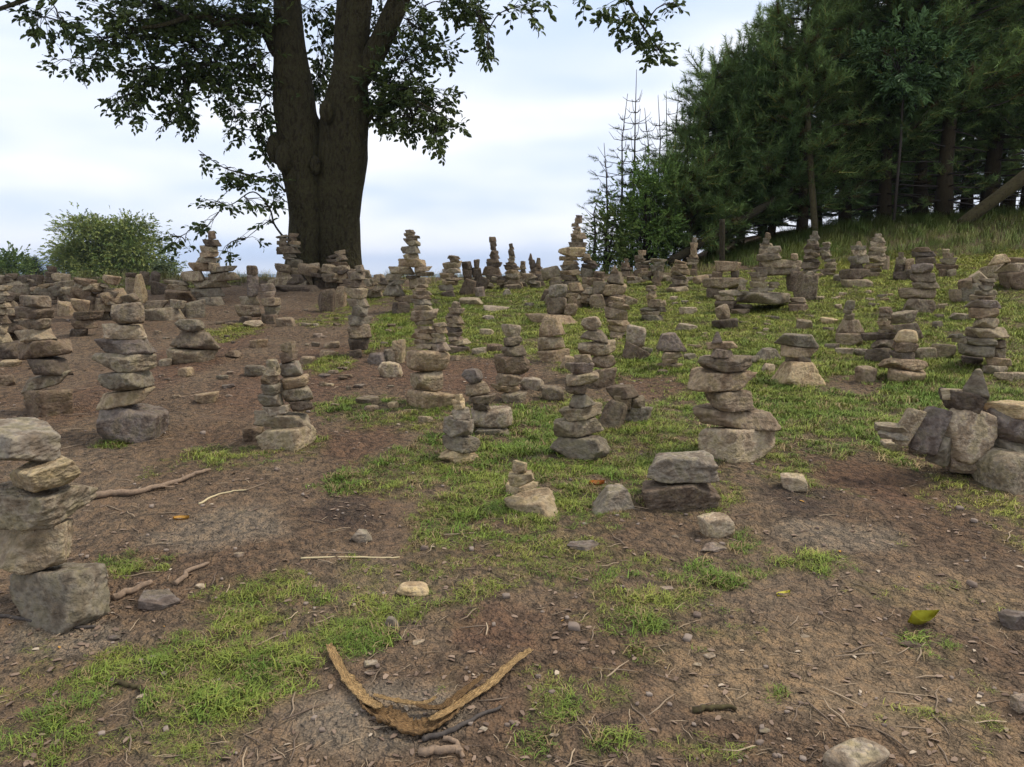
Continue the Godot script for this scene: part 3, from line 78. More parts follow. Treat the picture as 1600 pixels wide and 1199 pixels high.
	["stone_heap","rubble crowding the picture edge behind the tall dark cairn","heaps of stones",-3.793,5.71,0,[[0.007,0.085,-0.155,0.272,0.156,0.174,-8,-8,1,2,1],[-0.373,0.064,-0.315,0.256,0.094,0.162,-2,36,1,2,1],[-0.032,0.098,-0.047,0.169,0.069,0.126,-3,-7,1,2,0],[-0.114,0.114,-0.042,0.137,0.05,0.101,0,-38,1,1,0],[0.05,0.158,-0.067,0.238,0.087,0.192,-1,-7,2,2,0],[-0.086,0.166,-0.038,0.136,0.047,0.081,-12,-9,1,2,0],[0.012,0.201,-0.033,0.102,0.069,0.087,8,-29,0,2,0],[-0.087,0.211,-0.033,0.115,0.039,0.066,2,22,1,2,0],[0.101,0.238,-0.031,0.114,0.04,0.084,8,15,1,2,0],[0.073,0.271,-0.043,0.143,0.055,0.126,-8,-14,0,0,0],[-0.532,0.286,-0.653,0.175,0.092,0.126,-8,-38,1,1,1],[-0.007,0.32,-0.037,0.141,0.05,0.113,13,1,0,0,0],[-0.28,0.322,-0.632,0.119,0.052,0.086,12,15,2,1,1],[0.021,0.382,-0.05,0.171,0.078,0.118,-2,18,1,2,0]]],
	["stone_heap","stony rubble on the crest just behind the wobbly tall cairn","heaps of stones",-1.568,9.13,0,[[-0.072,0.057,-0.133,0.19,0.104,0.128,6,-8,1,0,1],[-0.18,0.044,-0.25,0.185,0.057,0.137,2,13,1,0,1],[-0.133,0.055,-0.376,0.146,0.056,0.089,-5,-21,1,1,1],[-0.178,0.069,-0.036,0.142,0.039,0.118,5,-1,2,2,0],[-0.039,0.085,-0.037,0.126,0.041,0.091,9,-1,2,0,0],[-0.022,0.115,-0.05,0.178,0.071,0.14,12,13,2,1,0],[0.03,0.151,-0.057,0.215,0.121,0.13,6,2,1,0,0],[0.101,0.12,-0.642,0.135,0.052,0.115,5,-25,0,0,1],[0.097,0.146,-0.655,0.18,0.077,0.13,-3,25,1,2,1],[-0.155,0.182,-0.046,0.174,0.099,0.125,-4,-35,1,0,0],[-0.049,0.17,-0.04,0.123,0.044,0.087,13,-29,1,1,0],[0.041,0.203,-0.053,0.182,0.084,0.154,-8,-11,0,2,0],[0.003,0.228,-0.052,0.197,0.11,0.152,1,1,2,1,0],[-0.103,0.206,-0.027,0.097,0.035,0.072,-7,-31,1,0,0]]],
	["stone_heap","jumble of blocks hiding the foot of the beech trunk","heaps of stones",-2.523,10.21,0,[[-0.51,0.087,-0.173,0.418,0.149,0.325,14,-4,0,0,1],[-0.046,0.062,-0.255,0.241,0.092,0.202,8,23,0,2,1],[-0.054,0.072,-0.409,0.301,0.088,0.189,10,-27,1,2,1],[0.272,0.125,-0.543,0.392,0.177,0.284,-6,2,0,2,1],[-0.321,0.125,-0.075,0.276,0.146,0.206,5,-4,2,2,0],[0.164,0.148,-0.705,0.377,0.174,0.255,10,-9,0,0,1],[0.261,0.164,-0.082,0.285,0.177,0.163,-5,-23,1,1,0],[0.14,0.147,-0.087,0.279,0.123,0.23,1,-24,0,1,0],[0.142,0.135,-0.058,0.195,0.067,0.145,-10,-17,0,1,0],[0.161,0.167,-0.058,0.188,0.109,0.16,-9,-20,0,1,0],[0.12,0.173,-0.082,0.281,0.097,0.228,-7,-12,2,0,0],[0.447,0.197,-0.075,0.263,0.116,0.188,-14,11,2,2,0],[0.535,0.205,-0.072,0.261,0.117,0.177,-5,-6,1,0,0],[-0.068,0.186,-0.054,0.19,0.05,0.122,-13,-10,1,2,0],[-0.179,0.249,-0.08,0.278,0.153,0.177,-11,16,1,1,0],[-0.267,0.206,-0.645,0.158,0.046,0.099,13,11,1,0,1],[0.296,0.222,-0.047,0.156,0.054,0.136,13,6,0,2,0],[0.114,0.265,-0.067,0.229,0.119,0.157,-9,16,1,0,0],[-0.504,0.273,-0.065,0.226,0.109,0.155,-11,-13,0,1,0],[0.231,0.263,-0.038,0.133,0.072,0.1,4,19,1,1,0]]],
	["stone_heap","scree of stones around the great pyramid's front foot","heaps of stones",0.648,8.01,0,[[-0.09,0.029,-0.109,0.169,0.054,0.095,-3,30,1,0,1],[0.116,0.035,-0.134,0.125,0.044,0.097,11,7,0,0,1],[0.077,0.088,-0.284,0.232,0.142,0.18,-3,-6,0,1,1],[-0.227,0.073,-0.051,0.165,0.066,0.126,11,30,0,1,0],[0.125,0.094,-0.052,0.2,0.092,0.143,-2,-1,1,1,0],[-0.236,0.101,-0.042,0.143,0.083,0.119,-4,13,1,0,0],[0.178,0.091,-0.035,0.135,0.036,0.107,12,14,0,5,0],[0.03,0.119,-0.04,0.122,0.072,0.088,10,-11,2,5,0],[0.416,0.102,-0.637,0.107,0.056,0.074,-4,24,0,5,1],[-0.019,0.132,-0.048,0.175,0.057,0.12,2,5,0,1,0],[0.344,0.164,-0.056,0.189,0.094,0.156,12,14,0,1,0],[0.121,0.141,-0.028,0.117,0.028,0.08,-10,-1,1,1,0],[0.16,0.171,-0.041,0.177,0.07,0.157,-3,3,2,0,0],[0.175,0.182,-0.039,0.126,0.071,0.089,-2,28,1,5,0],[0.269,0.184,-0.037,0.108,0.048,0.096,12,-38,1,1,0],[0.016,0.216,-0.048,0.165,0.095,0.119,3,-14,1,1,0],[0.27,0.208,-0.043,0.163,0.05,0.127,14,2,2,0,0],[0.315,0.234,-0.042,0.158,0.083,0.115,8,-34,1,5,0]]],
	["stone_heap","line of small rubble on the crest under the skyline spires","heaps of stones",-0.273,10.17,0,[[-0.05,0.033,-0.075,0.118,0.062,0.071,8,27,1,2,1],[0.199,0.053,-0.137,0.182,0.091,0.143,6,-34,0,1,1],[0.591,0.057,-0.123,0.162,0.089,0.105,-8,-10,1,0,1],[0.341,0.054,-0.227,0.201,0.078,0.12,0,-10,1,1,1],[0.63,0.066,-0.242,0.234,0.087,0.16,-5,2,2,2,1],[0.403,0.058,-0.338,0.196,0.059,0.154,-12,-14,1,2,1],[-0.04,0.062,-0.045,0.179,0.048,0.131,-11,-13,1,0,0],[0.399,0.073,-0.435,0.125,0.071,0.106,-14,16,1,0,1],[-0.629,0.084,-0.588,0.181,0.092,0.139,-1,33,1,0,1],[0.139,0.096,-0.046,0.151,0.083,0.123,13,-2,2,1,0],[0.554,0.091,-0.042,0.157,0.061,0.108,-12,11,2,0,0],[-0.164,0.109,-0.049,0.189,0.088,0.126,-8,-24,1,0,0],[-0.265,0.097,-0.633,0.139,0.069,0.113,-5,0,1,2,1],[0.138,0.101,-0.043,0.123,0.053,0.105,2,-22,0,2,0],[0.499,0.103,-0.037,0.115,0.046,0.08,-4,-9,2,2,0],[0.177,0.129,-0.057,0.195,0.087,0.124,4,22,1,2,0],[0.444,0.112,-0.033,0.126,0.04,0.092,-8,12,1,0,0],[-0.126,0.123,-0.039,0.142,0.048,0.097,13,-26,1,0,0],[0.228,0.126,-0.031,0.114,0.046,0.069,6,26,1,2,0],[0.682,0.141,-0.043,0.14,0.068,0.111,-2,-5,2,1,0],[0.041,0.139,-0.034,0.127,0.05,0.094,-7,31,1,0,0],[0.481,0.165,-0.044,0.139,0.093,0.123,6,23,1,1,0],[-0.481,0.156,-0.033,0.112,0.062,0.091,-9,-4,2,2,0],[0.541,0.158,-0.038,0.147,0.052,0.102,13,1,2,0,0]]],
	["stone_heap","stony strip between the larches and slanting slab stack","heaps of stones",1.946,10.03,0,[[0.456,0.059,0.224,0.187,0.104,0.143,12,17,0,1,1],[-0.292,0.054,-0.355,0.234,0.098,0.163,-3,5,2,0,1],[-0.239,0.049,-0.407,0.217,0.072,0.162,-10,-29,1,1,1],[-0.303,0.051,-0.497,0.189,0.073,0.116,-1,33,1,0,1],[0.109,0.071,-0.279,0.196,0.09,0.153,-13,19,0,0,1],[0.633,0.08,-0.052,0.205,0.101,0.134,-2,33,1,2,0],[-0.481,0.071,-0.642,0.137,0.075,0.108,-10,3,2,2,1],[-0.405,0.072,-0.033,0.127,0.06,0.093,1,-27,1,2,0],[-0.193,0.085,-0.052,0.145,0.07,0.126,-9,-21,1,0,0],[-0.467,0.07,-0.631,0.122,0.037,0.091,10,36,0,0,1],[-0.483,0.081,-0.636,0.126,0.05,0.094,-5,-13,2,2,1],[0.183,0.109,-0.042,0.136,0.083,0.113,-12,-8,2,1,0],[0.182,0.096,-0.039,0.142,0.048,0.082,-5,22,1,2,0],[0.489,0.096,-0.036,0.13,0.038,0.103,5,-31,1,1,0],[-0.213,0.118,-0.038,0.147,0.072,0.1,3,-3,1,1,0],[0.375,0.123,-0.637,0.136,0.069,0.095,-12,11,1,1,1],[-0.192,0.133,-0.055,0.175,0.079,0.142,-1,-10,1,2,0],[-0.099,0.129,-0.045,0.18,0.055,0.134,8,13,2,2,0],[-0.56,0.131,-0.031,0.089,0.05,0.069,-7,28,1,0,0],[-0.618,0.132,-0.023,0.078,0.04,0.055,-13,29,1,2,0]]],
	["stone_heap","scattered blocks between dolmen and beehive cairn","heaps of stones",3.497,8.73,0,[[-0.137,0.061,-0.259,0.189,0.111,0.147,9,-29,0,1,1],[-0.015,0.047,-0.298,0.126,0.055,0.099,-10,-26,1,0,1],[0.313,0.084,-0.217,0.195,0.103,0.117,-2,-23,1,0,1],[-0.13,0.071,-0.031,0.127,0.045,0.092,2,-11,2,5,0],[-0.114,0.086,-0.034,0.158,0.044,0.089,-6,0,1,1,0],[0.332,0.121,-0.047,0.191,0.083,0.161,-8,-1,0,1,0],[-0.031,0.114,-0.037,0.108,0.04,0.09,14,-21,1,1,0],[-0.139,0.132,-0.036,0.126,0.053,0.095,0,-14,2,0,0]]],
]

const LOOSE_SHARED := 63
const LOOSE_LABELS := [
	"triangular grey stone beside the two stacked blocks",
	"lone blocky stone at the edge of the dark dirt hollow",
	"rough grey stone in front of the two stacked blocks",
	"small pale stone on the dark damp soil",
	"flat tan cobble at the front grass patch's edge",
	"little upright grey chip beside the front grass patch",
	"big smooth pale stone cut off by the bottom edge",
	"flat pinkish stone at the right edge on bare dirt",
	"reddish stone lying at the right edge near the bottom",
	"pale cube shaped stone on the reddish bare soil",
	"rounded brown stone behind the pale cube",
	"narrow slab leaning among rubble near the pale cube",
	"tall narrow slab leaning at the rubble's grass side",
	"brown stone on bare soil beside the narrow straight cairn",
	"thin flat stone in front of the brown soil stone",
	"half buried round stone behind the twin columned cairn",
	"rounded grey boulder touching the twin columned cairn",
	"round cobble in front of the three boulder cairn",
	"small cobble beside the three boulder cairn",
	"mud coloured half buried stone on the leaf litter",
	"long flat stone lying on the bare reddish patch",
	"small rounded stone near the long flat one",
	"pale pebble beside the oval boulder cairn's plinth",
	"mossy cobble in the grass behind the conical cairn",
	"pale jagged stone beside the seven block cairn",
	"brown stone between the seven block and chunky grey cairns",
	"pointed brown stone behind the chunky grey cairn's top",
	"humped grey stone beside the trapezoid footed cairn",
	"flat stone between the knob topped and trapezoid footed cairns",
	"light stone chip at the trapezoid boulder's foot",
	"flat stone touching the purple bulky headed cairn",
	"grey stone in front of the human shaped cairn",
	"flat pale stone below the human shaped cairn",
	"small pale stone between human shaped and boat slab cairns",
	"grey block right of the egg crowned cairn",
	"yellowish block beside the wide slab cairn",
	"white looking stone alone on the mid lawn",
	"thin flat stone sunk in the mid lawn",
	"broken flat stone in grass below the dolmen",
	"flat pale stone in grass behind the human shaped cairn",
	"small round stone in the grass left of the pointed block cairn",
	"pale chip below the shorter skyline spire",
	"long flat pale slab in the skyline grass",
	"thin slab sunk in grass below the skyline spires",
	"dark tilted slab behind the seven block cairn",
	"small grey stone beside the dark tilted slab",
	"small block in the grass under the square column",
	"flat stone in the grass left of the wide slab cairn",
	"round brown stone by the egg crowned cairn's plinth",
	"light slab tucked under the dolmen roof",
	"brown flat stone at the foot of the skittle's neighbour",
	"pale stone at the foot of the skittle shaped cairn",
	"pale flat cobble at the edge left of the dark cairn",
	"dark stone at the edge below the pale cobble",
	"dark reddish clod like stone on the leaf litter",
	"brown stone on bare soil below the skittle shaped cairn",
	"little stone at the slim purple cairn's foot",
	"flat stone beside the slanting slab stack",
	"grey stone at the edge below the wide slab cairn",
	"flat reddish stone almost level with the soil",
	"pinkish flat stone set in the soil behind the front grass",
	"flat purple stone sunk in soil by the chunky edge cairn",
	"dark flat stone on the right hand dirt",
	"small grey flat stone before the beehive cairn",
	"tiny grey round stone beside the two tilted cubes",
	"tiny grey round stone before the two tilted cubes",
	"tiny pale blocky stone before the beehive cairn",
	"tiny grey round stone before the slab dolmen",
	"tiny grey blocky stone beside the two tilted cubes",
	"small grey round stone before the beehive cairn",
	"tiny pale flat stone beside the slanting slab stack",
	"tiny pale flat stone before the slab dolmen",
	"tiny brown blocky stone before the beehive cairn",
	"tiny grey flat stone behind the two stacked cubes on a slab",
	"small brown round stone before the beehive cairn",
	"small brown flat stone before the beehive cairn",
	"tiny tan flat stone beside the two tilted cubes",
	"small grey flat stone beside the beehive cairn",
	"tiny grey flat stone beside the leaning slab heap",
	"tiny pale round stone before the slanting slab stack",
	"tiny pale blocky stone beside the great pyramid",
	"small pale blocky stone beside the great pyramid",
	"small tan round stone beside the slanting slab stack",
	"small pale flat stone beside the slanting slab stack",
	"tiny pale flat stone beside the slab dolmen",
	"tiny pale flat stone before the slanting slab stack",
	"tiny brown round stone before the beehive cairn",
	"tiny pale round stone beside the beehive cairn",
	"tiny pale flat stone beside the square column",
	"small tan flat stone before the beehive cairn",
	"small pale flat stone beside the slab dolmen",
	"tiny pale blocky stone beside the slab dolmen",
	"small tan blocky stone beside the square column",
	"tiny pale flat stone beside the stone table",
	"tiny tan flat stone before the taller skyline spire",
	"small brown flat stone beside the square column",
	"small pale flat stone beside the great pyramid",
	"small grey blocky stone beside the leaning slab heap",
	"small pale blocky stone beside the two stacked cubes on a slab",
	"small brown flat stone beside the two tilted cubes",
	"small brown flat stone behind the human shaped cairn",
	"tiny grey flat stone before the beehive cairn",
	"tiny tan flat stone before the slab dolmen",
	"small grey blocky stone behind the bulky headed purple cairn",
	"tiny brown blocky stone before the two tilted cubes",
	"tiny pale flat stone beside the two tilted cubes",
	"tiny grey flat stone before the wobbly tall cairn",
	"small grey blocky stone before the beehive cairn",
	"tiny pale flat stone before the beehive cairn",
	"tiny reddish blocky stone before the wobbly tall cairn",
	"tiny dark flat stone before the skittle shaped cairn",
	"tiny grey round stone beside the dark upright cube",
	"tiny reddish flat stone before the skittle shaped cairn",
	"tiny dark round stone before the ten stone straight cairn",
	"tiny grey flat stone behind the ten stone straight cairn",
	"small reddish flat stone before the dark upright cube",
	"small brown flat stone behind the three boulder cairn",
	"tiny reddish flat stone behind the ten stone straight cairn",
	"tiny reddish blocky stone behind the ten stone straight cairn",
	"small dark round stone before the ten stone straight cairn",
	"tiny brown flat stone beside the skittle shaped cairn",
	"tiny brown flat stone before the ten stone straight cairn",
	"small brown flat stone before the three boulder cairn",
	"small grey flat stone before the dark upright cube",
	"small grey round stone before the dark upright cube",
	"small dark flat stone before the three boulder cairn",
	"tiny reddish blocky stone before the three boulder cairn",
	"small reddish blocky stone before the three boulder cairn",
	"tiny dark round stone beside the skittle shaped cairn",
	"tiny grey blocky stone behind the three boulder cairn",
	"small dark flat stone before the ten stone straight cairn",
	"small grey round stone before the three boulder cairn",
	"small brown round stone before the ten stone straight cairn",
	"tiny dark round stone before the three boulder cairn",
	"small dark flat stone before the dark upright cube",
	"tiny grey flat stone behind the skittle shaped cairn",
	"small brown flat stone before the ten stone straight cairn",
	"tiny reddish blocky stone before the dark upright cube",
	"small grey flat stone before the ten stone straight cairn",
	"small brown blocky stone before the ten stone straight cairn",
	"tiny grey flat stone beside the ten stone straight cairn",
	"small grey round stone behind the ten stone straight cairn",
	"tiny dark round stone before the dark upright cube",
	"small reddish round stone before the ten stone straight cairn",
	"tiny grey blocky stone behind the oval boulder cairn",
	"small reddish blocky stone before the ten stone straight cairn",
	"small brown round stone beside the skittle shaped cairn",
	"tiny dark blocky stone before the wobbly tall cairn",
	"tiny reddish flat stone before the three boulder cairn",
	"small brown round stone beside the oval boulder cairn",
	"small dark blocky stone before the wobbly tall cairn",
	"small pale blocky stone behind the bark strip",
	"small grey blocky stone before the small yellow leaf",
	"small pale flat stone behind the chunky edge cairn",
	"tiny reddish flat stone behind the small yellow leaf",
	"small pale blocky stone before the bark strip",
	"small pale blocky stone before the chunky edge cairn",
	"tiny reddish flat stone before the two big rough blocks",
	"small pale flat stone behind the bark strip",
	"small pale flat stone before the small yellow leaf",
	"small reddish flat stone before the chunky edge cairn",
	"small reddish blocky stone beside the small yellow leaf",
	"small reddish round stone behind the bark strip",
	"small pale blocky stone before the small yellow leaf",
	"small pale flat stone before the bark strip",
	"small reddish flat stone beside the straw stalk",
	"small grey flat stone before the curled yellow leaf"]
const LOOSE := [
	[0,0.347,2.577,0.166,0.103,0.115,-2,12,2,5],
	[1,1.037,2.749,0.097,0.062,0.077,1,-20,0,5],
	[2,0.649,2.359,0.101,0.078,0.069,3,16,0,5],
	[3,-0.469,2.309,0.072,0.037,0.064,-3,3,2,5],
	[4,-0.266,1.976,0.091,0.023,0.075,-5,9,3,3],
	[5,-0.298,1.801,0.039,0.028,0.033,3,-5,2,0],
	[6,0.628,1.293,0.111,0.045,0.075,0,32,3,5],
	[7,1.255,1.813,0.085,0.039,0.049,4,-7,1,4],
	[8,1.041,1.462,0.041,0.035,0.033,-3,18,0,4],
	[9,-0.747,4.69,0.142,0.115,0.1,-3,-12,0,5],
	[10,-0.903,5.133,0.142,0.091,0.106,-3,-21,3,4],
	[11,-0.821,5.129,0.06,0.123,0.05,5,38,0,0],
	[12,-0.768,5.193,0.088,0.187,0.074,0,0,0,3],
	[13,-1.35,5.727,0.122,0.065,0.099,4,19,0,1],
	[14,-1.297,5.383,0.115,0.043,0.082,-3,10,1,1],
	[15,-1.376,5.14,0.101,0.063,0.076,-4,17,3,1],
	[16,-1.618,4.792,0.134,0.083,0.11,-3,35,3,0],
	[17,-2.043,4.779,0.091,0.07,0.078,2,-28,3,1],
	[18,-2.319,5.12,0.094,0.058,0.078,4,31,3,0],
	[19,-1.636,4.072,0.136,0.059,0.109,3,23,0,1],
	[20,-0.763,4.055,0.151,0.046,0.109,-1,25,1,1],
	[21,-0.717,3.861,0.067,0.043,0.052,-2,35,3,1],
	[22,-0.619,3.959,0.058,0.034,0.051,4,-29,0,3],
	[23,-0.421,3.67,0.065,0.043,0.055,3,-19,3,0],
	[24,0.117,4.351,0.133,0.086,0.103,-3,-23,0,5],
	[25,0.216,4.104,0.129,0.086,0.112,-3,-1,0,1],
	[26,0.365,4.945,0.125,0.106,0.095,2,6,2,1],
	[27,1.725,5.184,0.191,0.093,0.156,3,9,2,0],
	[28,1.595,5.069,0.134,0.048,0.078,4,25,1,0],
	[29,1.601,4.776,0.084,0.068,0.062,2,26,0,5],
	[30,1.206,5.202,0.109,0.053,0.061,1,26,1,0],
	[31,2.264,5.418,0.092,0.056,0.064,0,-37,0,0],
	[32,2.26,5.204,0.124,0.055,0.08,3,-6,1,5],
	[33,2.369,5.197,0.088,0.053,0.066,-2,-22,0,5],
	[34,2.716,5.03,0.141,0.085,0.104,3,9,0,0],
	[35,2.845,5.05,0.132,0.107,0.109,-4,-17,0,3],
	[36,1.66,7.27,0.137,0.088,0.116,-1,12,0,5],
	[37,1.448,6.392,0.214,0.071,0.153,-4,14,1,5],
	[38,2.365,6.209,0.134,0.09,0.084,-3,-17,1,3],
	[39,2.647,6.415,0.145,0.065,0.106,-3,30,1,3],
	[40,-0.209,6.341,0.119,0.075,0.104,-1,0,3,5],
	[41,-0.058,9.327,0.125,0.102,0.089,0,15,2,5],
	[42,-0.463,8.459,0.311,0.085,0.175,3,-26,1,5],
	[43,-0.166,8.002,0.304,0.057,0.216,-3,34,1,5],
	[44,-0.128,5.585,0.124,0.084,0.082,-2,-11,1,2],
	[45,-0.233,5.458,0.106,0.068,0.08,4,1,0,0],
	[46,3.316,5.994,0.075,0.067,0.061,4,30,0,0],
	[47,3.686,6.321,0.18,0.062,0.134,-4,9,1,0],
	[48,2.056,4.442,0.11,0.114,0.089,-1,12,3,1],
	[49,2.816,8.557,0.179,0.071,0.13,-1,2,1,5],
	[50,-2.019,6.883,0.189,0.095,0.108,0,-10,1,1],
	[51,-2.3,6.841,0.172,0.061,0.136,3,14,0,5],
	[52,-3.342,5.089,0.127,0.051,0.11,-1,19,3,3],
	[53,-2.998,4.488,0.128,0.083,0.087,2,19,0,2],
	[54,-1.95,5.361,0.107,0.047,0.094,-2,-11,2,2],
	[55,-1.917,5.793,0.138,0.07,0.11,4,-27,0,1],
	[56,-0.393,5.214,0.078,0.04,0.059,1,-34,0,1],
	[57,2.32,10.22,0.247,0.066,0.174,2,11,1,0],
	[58,2.88,4.391,0.152,0.063,0.116,-2,3,0,0],
	[59,0.614,2.264,0.086,0.01,0.059,5,11,1,4],
	[60,0.213,2.232,0.107,0.016,0.074,-1,35,1,4],
	[61,-0.926,1.909,0.131,0.023,0.093,-2,-26,1,4],
	[62,0.943,1.715,0.052,0.008,0.034,3,-12,1,2],
	[63,3.071,7.696,0.094,0.044,0.063,3,8,1,0],
	[64,1.975,6.242,0.04,0.019,0.035,0,-16,3,0],
	[65,1.925,5.822,0.041,0.015,0.034,3,11,3,0],
	[66,3.228,7.732,0.072,0.023,0.057,3,-22,0,5],
	[67,2.128,6.409,0.06,0.028,0.048,-4,-36,3,0],
	[68,1.982,6.589,0.065,0.022,0.054,-5,14,0,0],
	[69,3.48,7.499,0.09,0.029,0.078,-3,-26,3,0],
	[70,1.744,8.407,0.064,0.017,0.043,4,1,1,5],
	[71,2.041,6.165,0.052,0.031,0.036,-3,-18,1,5],
	[72,3.467,7.466,0.051,0.022,0.042,4,-25,0,1],
	[73,0.048,7.804,0.053,0.014,0.034,-1,-1,1,0],
	[74,3.561,7.373,0.086,0.036,0.063,-2,5,3,1],
	[75,3.731,7.637,0.092,0.034,0.059,5,-18,1,1],
	[76,1.547,6.144,0.048,0.017,0.035,5,-23,1,3],
	[77,3.359,7.854,0.083,0.038,0.061,-1,-12,1,0],
	[78,3.938,6.721,0.036,0.018,0.026,5,17,1,0],
	[79,1.685,7.991,0.068,0.04,0.054,1,29,3,5],
	[80,0.149,8.746,0.055,0.024,0.044,-4,14,0,5],
	[81,0.161,8.258,0.089,0.029,0.075,4,-25,0,5],
	[82,1.787,8.476,0.083,0.032,0.064,-4,34,3,3],
	[83,1.734,8.297,0.093,0.057,0.055,3,-19,1,5],
	[84,2.269,6.808,0.062,0.021,0.04,-4,-23,1,5],
	[85,1.803,8.032,0.083,0.047,0.054,0,-2,1,5],
	[86,3.271,7.748,0.058,0.033,0.046,0,25,3,1],
	[87,3.629,7.87,0.065,0.034,0.053,1,-26,3,5],
	[88,3.394,7.144,0.049,0.023,0.028,-4,30,1,5],
	[89,3.007,7.117,0.093,0.054,0.055,1,36,1,3],
	[90,2.313,6.758,0.096,0.032,0.054,-5,-34,1,5],
	[91,2.643,6.781,0.039,0.021,0.031,-1,13,0,5],
	[92,3.798,6.837,0.092,0.051,0.077,2,-14,0,3],
	[93,1.911,7.95,0.067,0.023,0.039,4,-21,1,5],
	[94,-0.021,8.627,0.06,0.023,0.036,-4,-37,1,3],
	[95,3.551,6.393,0.081,0.044,0.047,4,-21,1,1],
	[96,0.189,8.226,0.122,0.048,0.078,-1,25,1,5],
	[97,3.869,6.934,0.079,0.031,0.057,3,-31,0,0],
	[98,-0.223,7.302,0.112,0.049,0.09,-1,-8,0,5],
	[99,1.969,5.988,0.063,0.022,0.037,0,21,1,1],
	[100,2.492,6.061,0.103,0.042,0.066,-2,26,1,1],
	[101,3.326,7.131,0.069,0.039,0.048,-5,-21,1,0],
	[102,2.182,6.565,0.048,0.019,0.035,5,22,1,3],
	[103,1.332,5.615,0.086,0.025,0.069,-4,9,0,0],
	[104,1.519,6.045,0.051,0.028,0.034,4,34,0,1],
	[105,1.969,6.105,0.051,0.02,0.03,2,-15,1,5],
	[106,-0.984,6.764,0.048,0.017,0.032,4,12,1,0],
	[107,3.631,7.581,0.103,0.037,0.071,3,28,0,0],
	[108,2.864,7.001,0.038,0.016,0.026,-4,-36,1,5],
	[109,-1.05,6.528,0.06,0.029,0.042,-2,-34,0,4],
	[110,-2.318,6.246,0.057,0.029,0.035,-1,-7,1,2],
	[111,-2.126,7.943,0.042,0.019,0.032,4,35,3,0],
	[112,-2.163,5.942,0.043,0.018,0.025,-5,-32,1,4],
	[113,-1.122,4.961,0.039,0.02,0.03,-3,7,3,2],
	[114,-1.561,5.841,0.04,0.017,0.023,-1,37,1,0],
	[115,-1.592,6.297,0.098,0.043,0.069,3,-4,1,4],
	[116,-2.941,6.371,0.073,0.039,0.043,-3,-22,1,1],
	[117,-1.544,6.289,0.069,0.018,0.045,-4,-4,1,4],
	[118,-0.976,5.867,0.058,0.031,0.045,-3,-15,0,4],
	[119,-1.031,4.649,0.06,0.017,0.049,-5,29,3,2],
	[120,-2.513,6.865,0.05,0.025,0.03,5,21,1,1],
	[121,-0.942,4.383,0.043,0.024,0.026,4,-34,1,1],
	[122,-1.848,4.186,0.055,0.022,0.038,4,-14,1,1],
	[123,-1.747,6.833,0.075,0.025,0.053,-2,-31,1,0],
	[124,-1.823,6.816,0.091,0.036,0.066,-5,-12,3,0],
	[125,-2.178,4.746,0.053,0.019,0.033,2,-22,1,2],
	[126,-1.558,4.181,0.037,0.016,0.029,2,-15,0,4],
	[127,-1.637,4.392,0.074,0.022,0.061,5,17,0,4],
	[128,-2.717,6.943,0.044,0.023,0.032,1,10,3,2],
	[129,-2.762,6.126,0.053,0.021,0.045,-4,-13,0,0],
	[130,-1.021,4.692,0.082,0.02,0.047,2,2,1,2],
	[131,-1.778,4.672,0.067,0.031,0.058,5,-37,3,0],
	[132,-1.136,4.85,0.065,0.026,0.048,2,-23,3,1],
	[133,-2.072,4.581,0.04,0.011,0.034,1,-3,3,2],
	[134,-1.573,6.935,0.086,0.031,0.052,-5,30,1,2],
	[135,-2.873,7.763,0.049,0.016,0.032,1,-4,1,0],
	[136,-1.121,4.505,0.051,0.027,0.037,0,-13,1,1],
	[137,-1.804,7.201,0.043,0.014,0.03,-4,2,0,4],
	[138,-1.082,4.509,0.07,0.017,0.044,-3,4,1,0],
	[139,-1.094,4.987,0.053,0.02,0.045,0,-32,0,1],
	[140,-1.103,5.104,0.053,0.012,0.038,-2,-3,1,0],
	[141,-1.48,5.769,0.059,0.037,0.049,-1,-28,3,0],
	[142,-1.661,7.308,0.06,0.035,0.046,-2,-20,3,2],
	[143,-1.171,4.752,0.074,0.024,0.063,-3,-12,3,4],
	[144,-0.704,4.421,0.036,0.011,0.029,2,19,0,0],
	[145,-0.889,4.453,0.072,0.021,0.061,2,-33,0,4],
	[146,-2.63,6.931,0.079,0.027,0.07,2,1,3,1],
	[147,-1.168,6.784,0.044,0.021,0.033,1,-25,0,2],
	[148,-1.774,4.804,0.05,0.014,0.034,0,7,1,4],
	[149,-0.926,3.963,0.044,0.019,0.031,-4,-18,3,1],
	[150,-1.067,6.834,0.08,0.032,0.056,-2,26,0,2],
	[151,-0.317,1.62,0.032,0.007,0.028,-3,23,0,5],
	[152,0.419,1.627,0.021,0.004,0.017,5,-35,0,0],
	[153,-0.846,1.988,0.027,0.011,0.018,-3,10,1,5],
	[154,1.164,2.266,0.022,0.004,0.015,0,-2,1,4],
	[155,-0.056,1.405,0.016,0.005,0.013,-2,-27,0,5],
	[156,-0.773,1.497,0.021,0.006,0.016,2,22,0,5],
	[157,0.511,2.317,0.024,0.005,0.016,-1,-28,1,4],
	[158,-0.223,1.73,0.032,0.005,0.022,4,28,1,5],
	[159,0.704,1.748,0.028,0.004,0.018,-4,29,1,5],
	[160,-0.954,1.739,0.031,0.011,0.018,-4,19,1,4],
	[161,0.422,1.991,0.036,0.009,0.025,-2,16,0,4],
	[162,-0.312,1.588,0.025,0.006,0.022,-4,-33,3,4],
	[163,0.452,1.649,0.029,0.006,0.02,-2,32,0,5],
	[164,0.082,1.386,0.02,0.004,0.011,-1,9,1,5],
	[165,-0.8,2.159,0.032,0.013,0.021,0,21,1,4],
	[166,0.494,1.397,0.024,0.005,0.015,5,21,1,0],
]

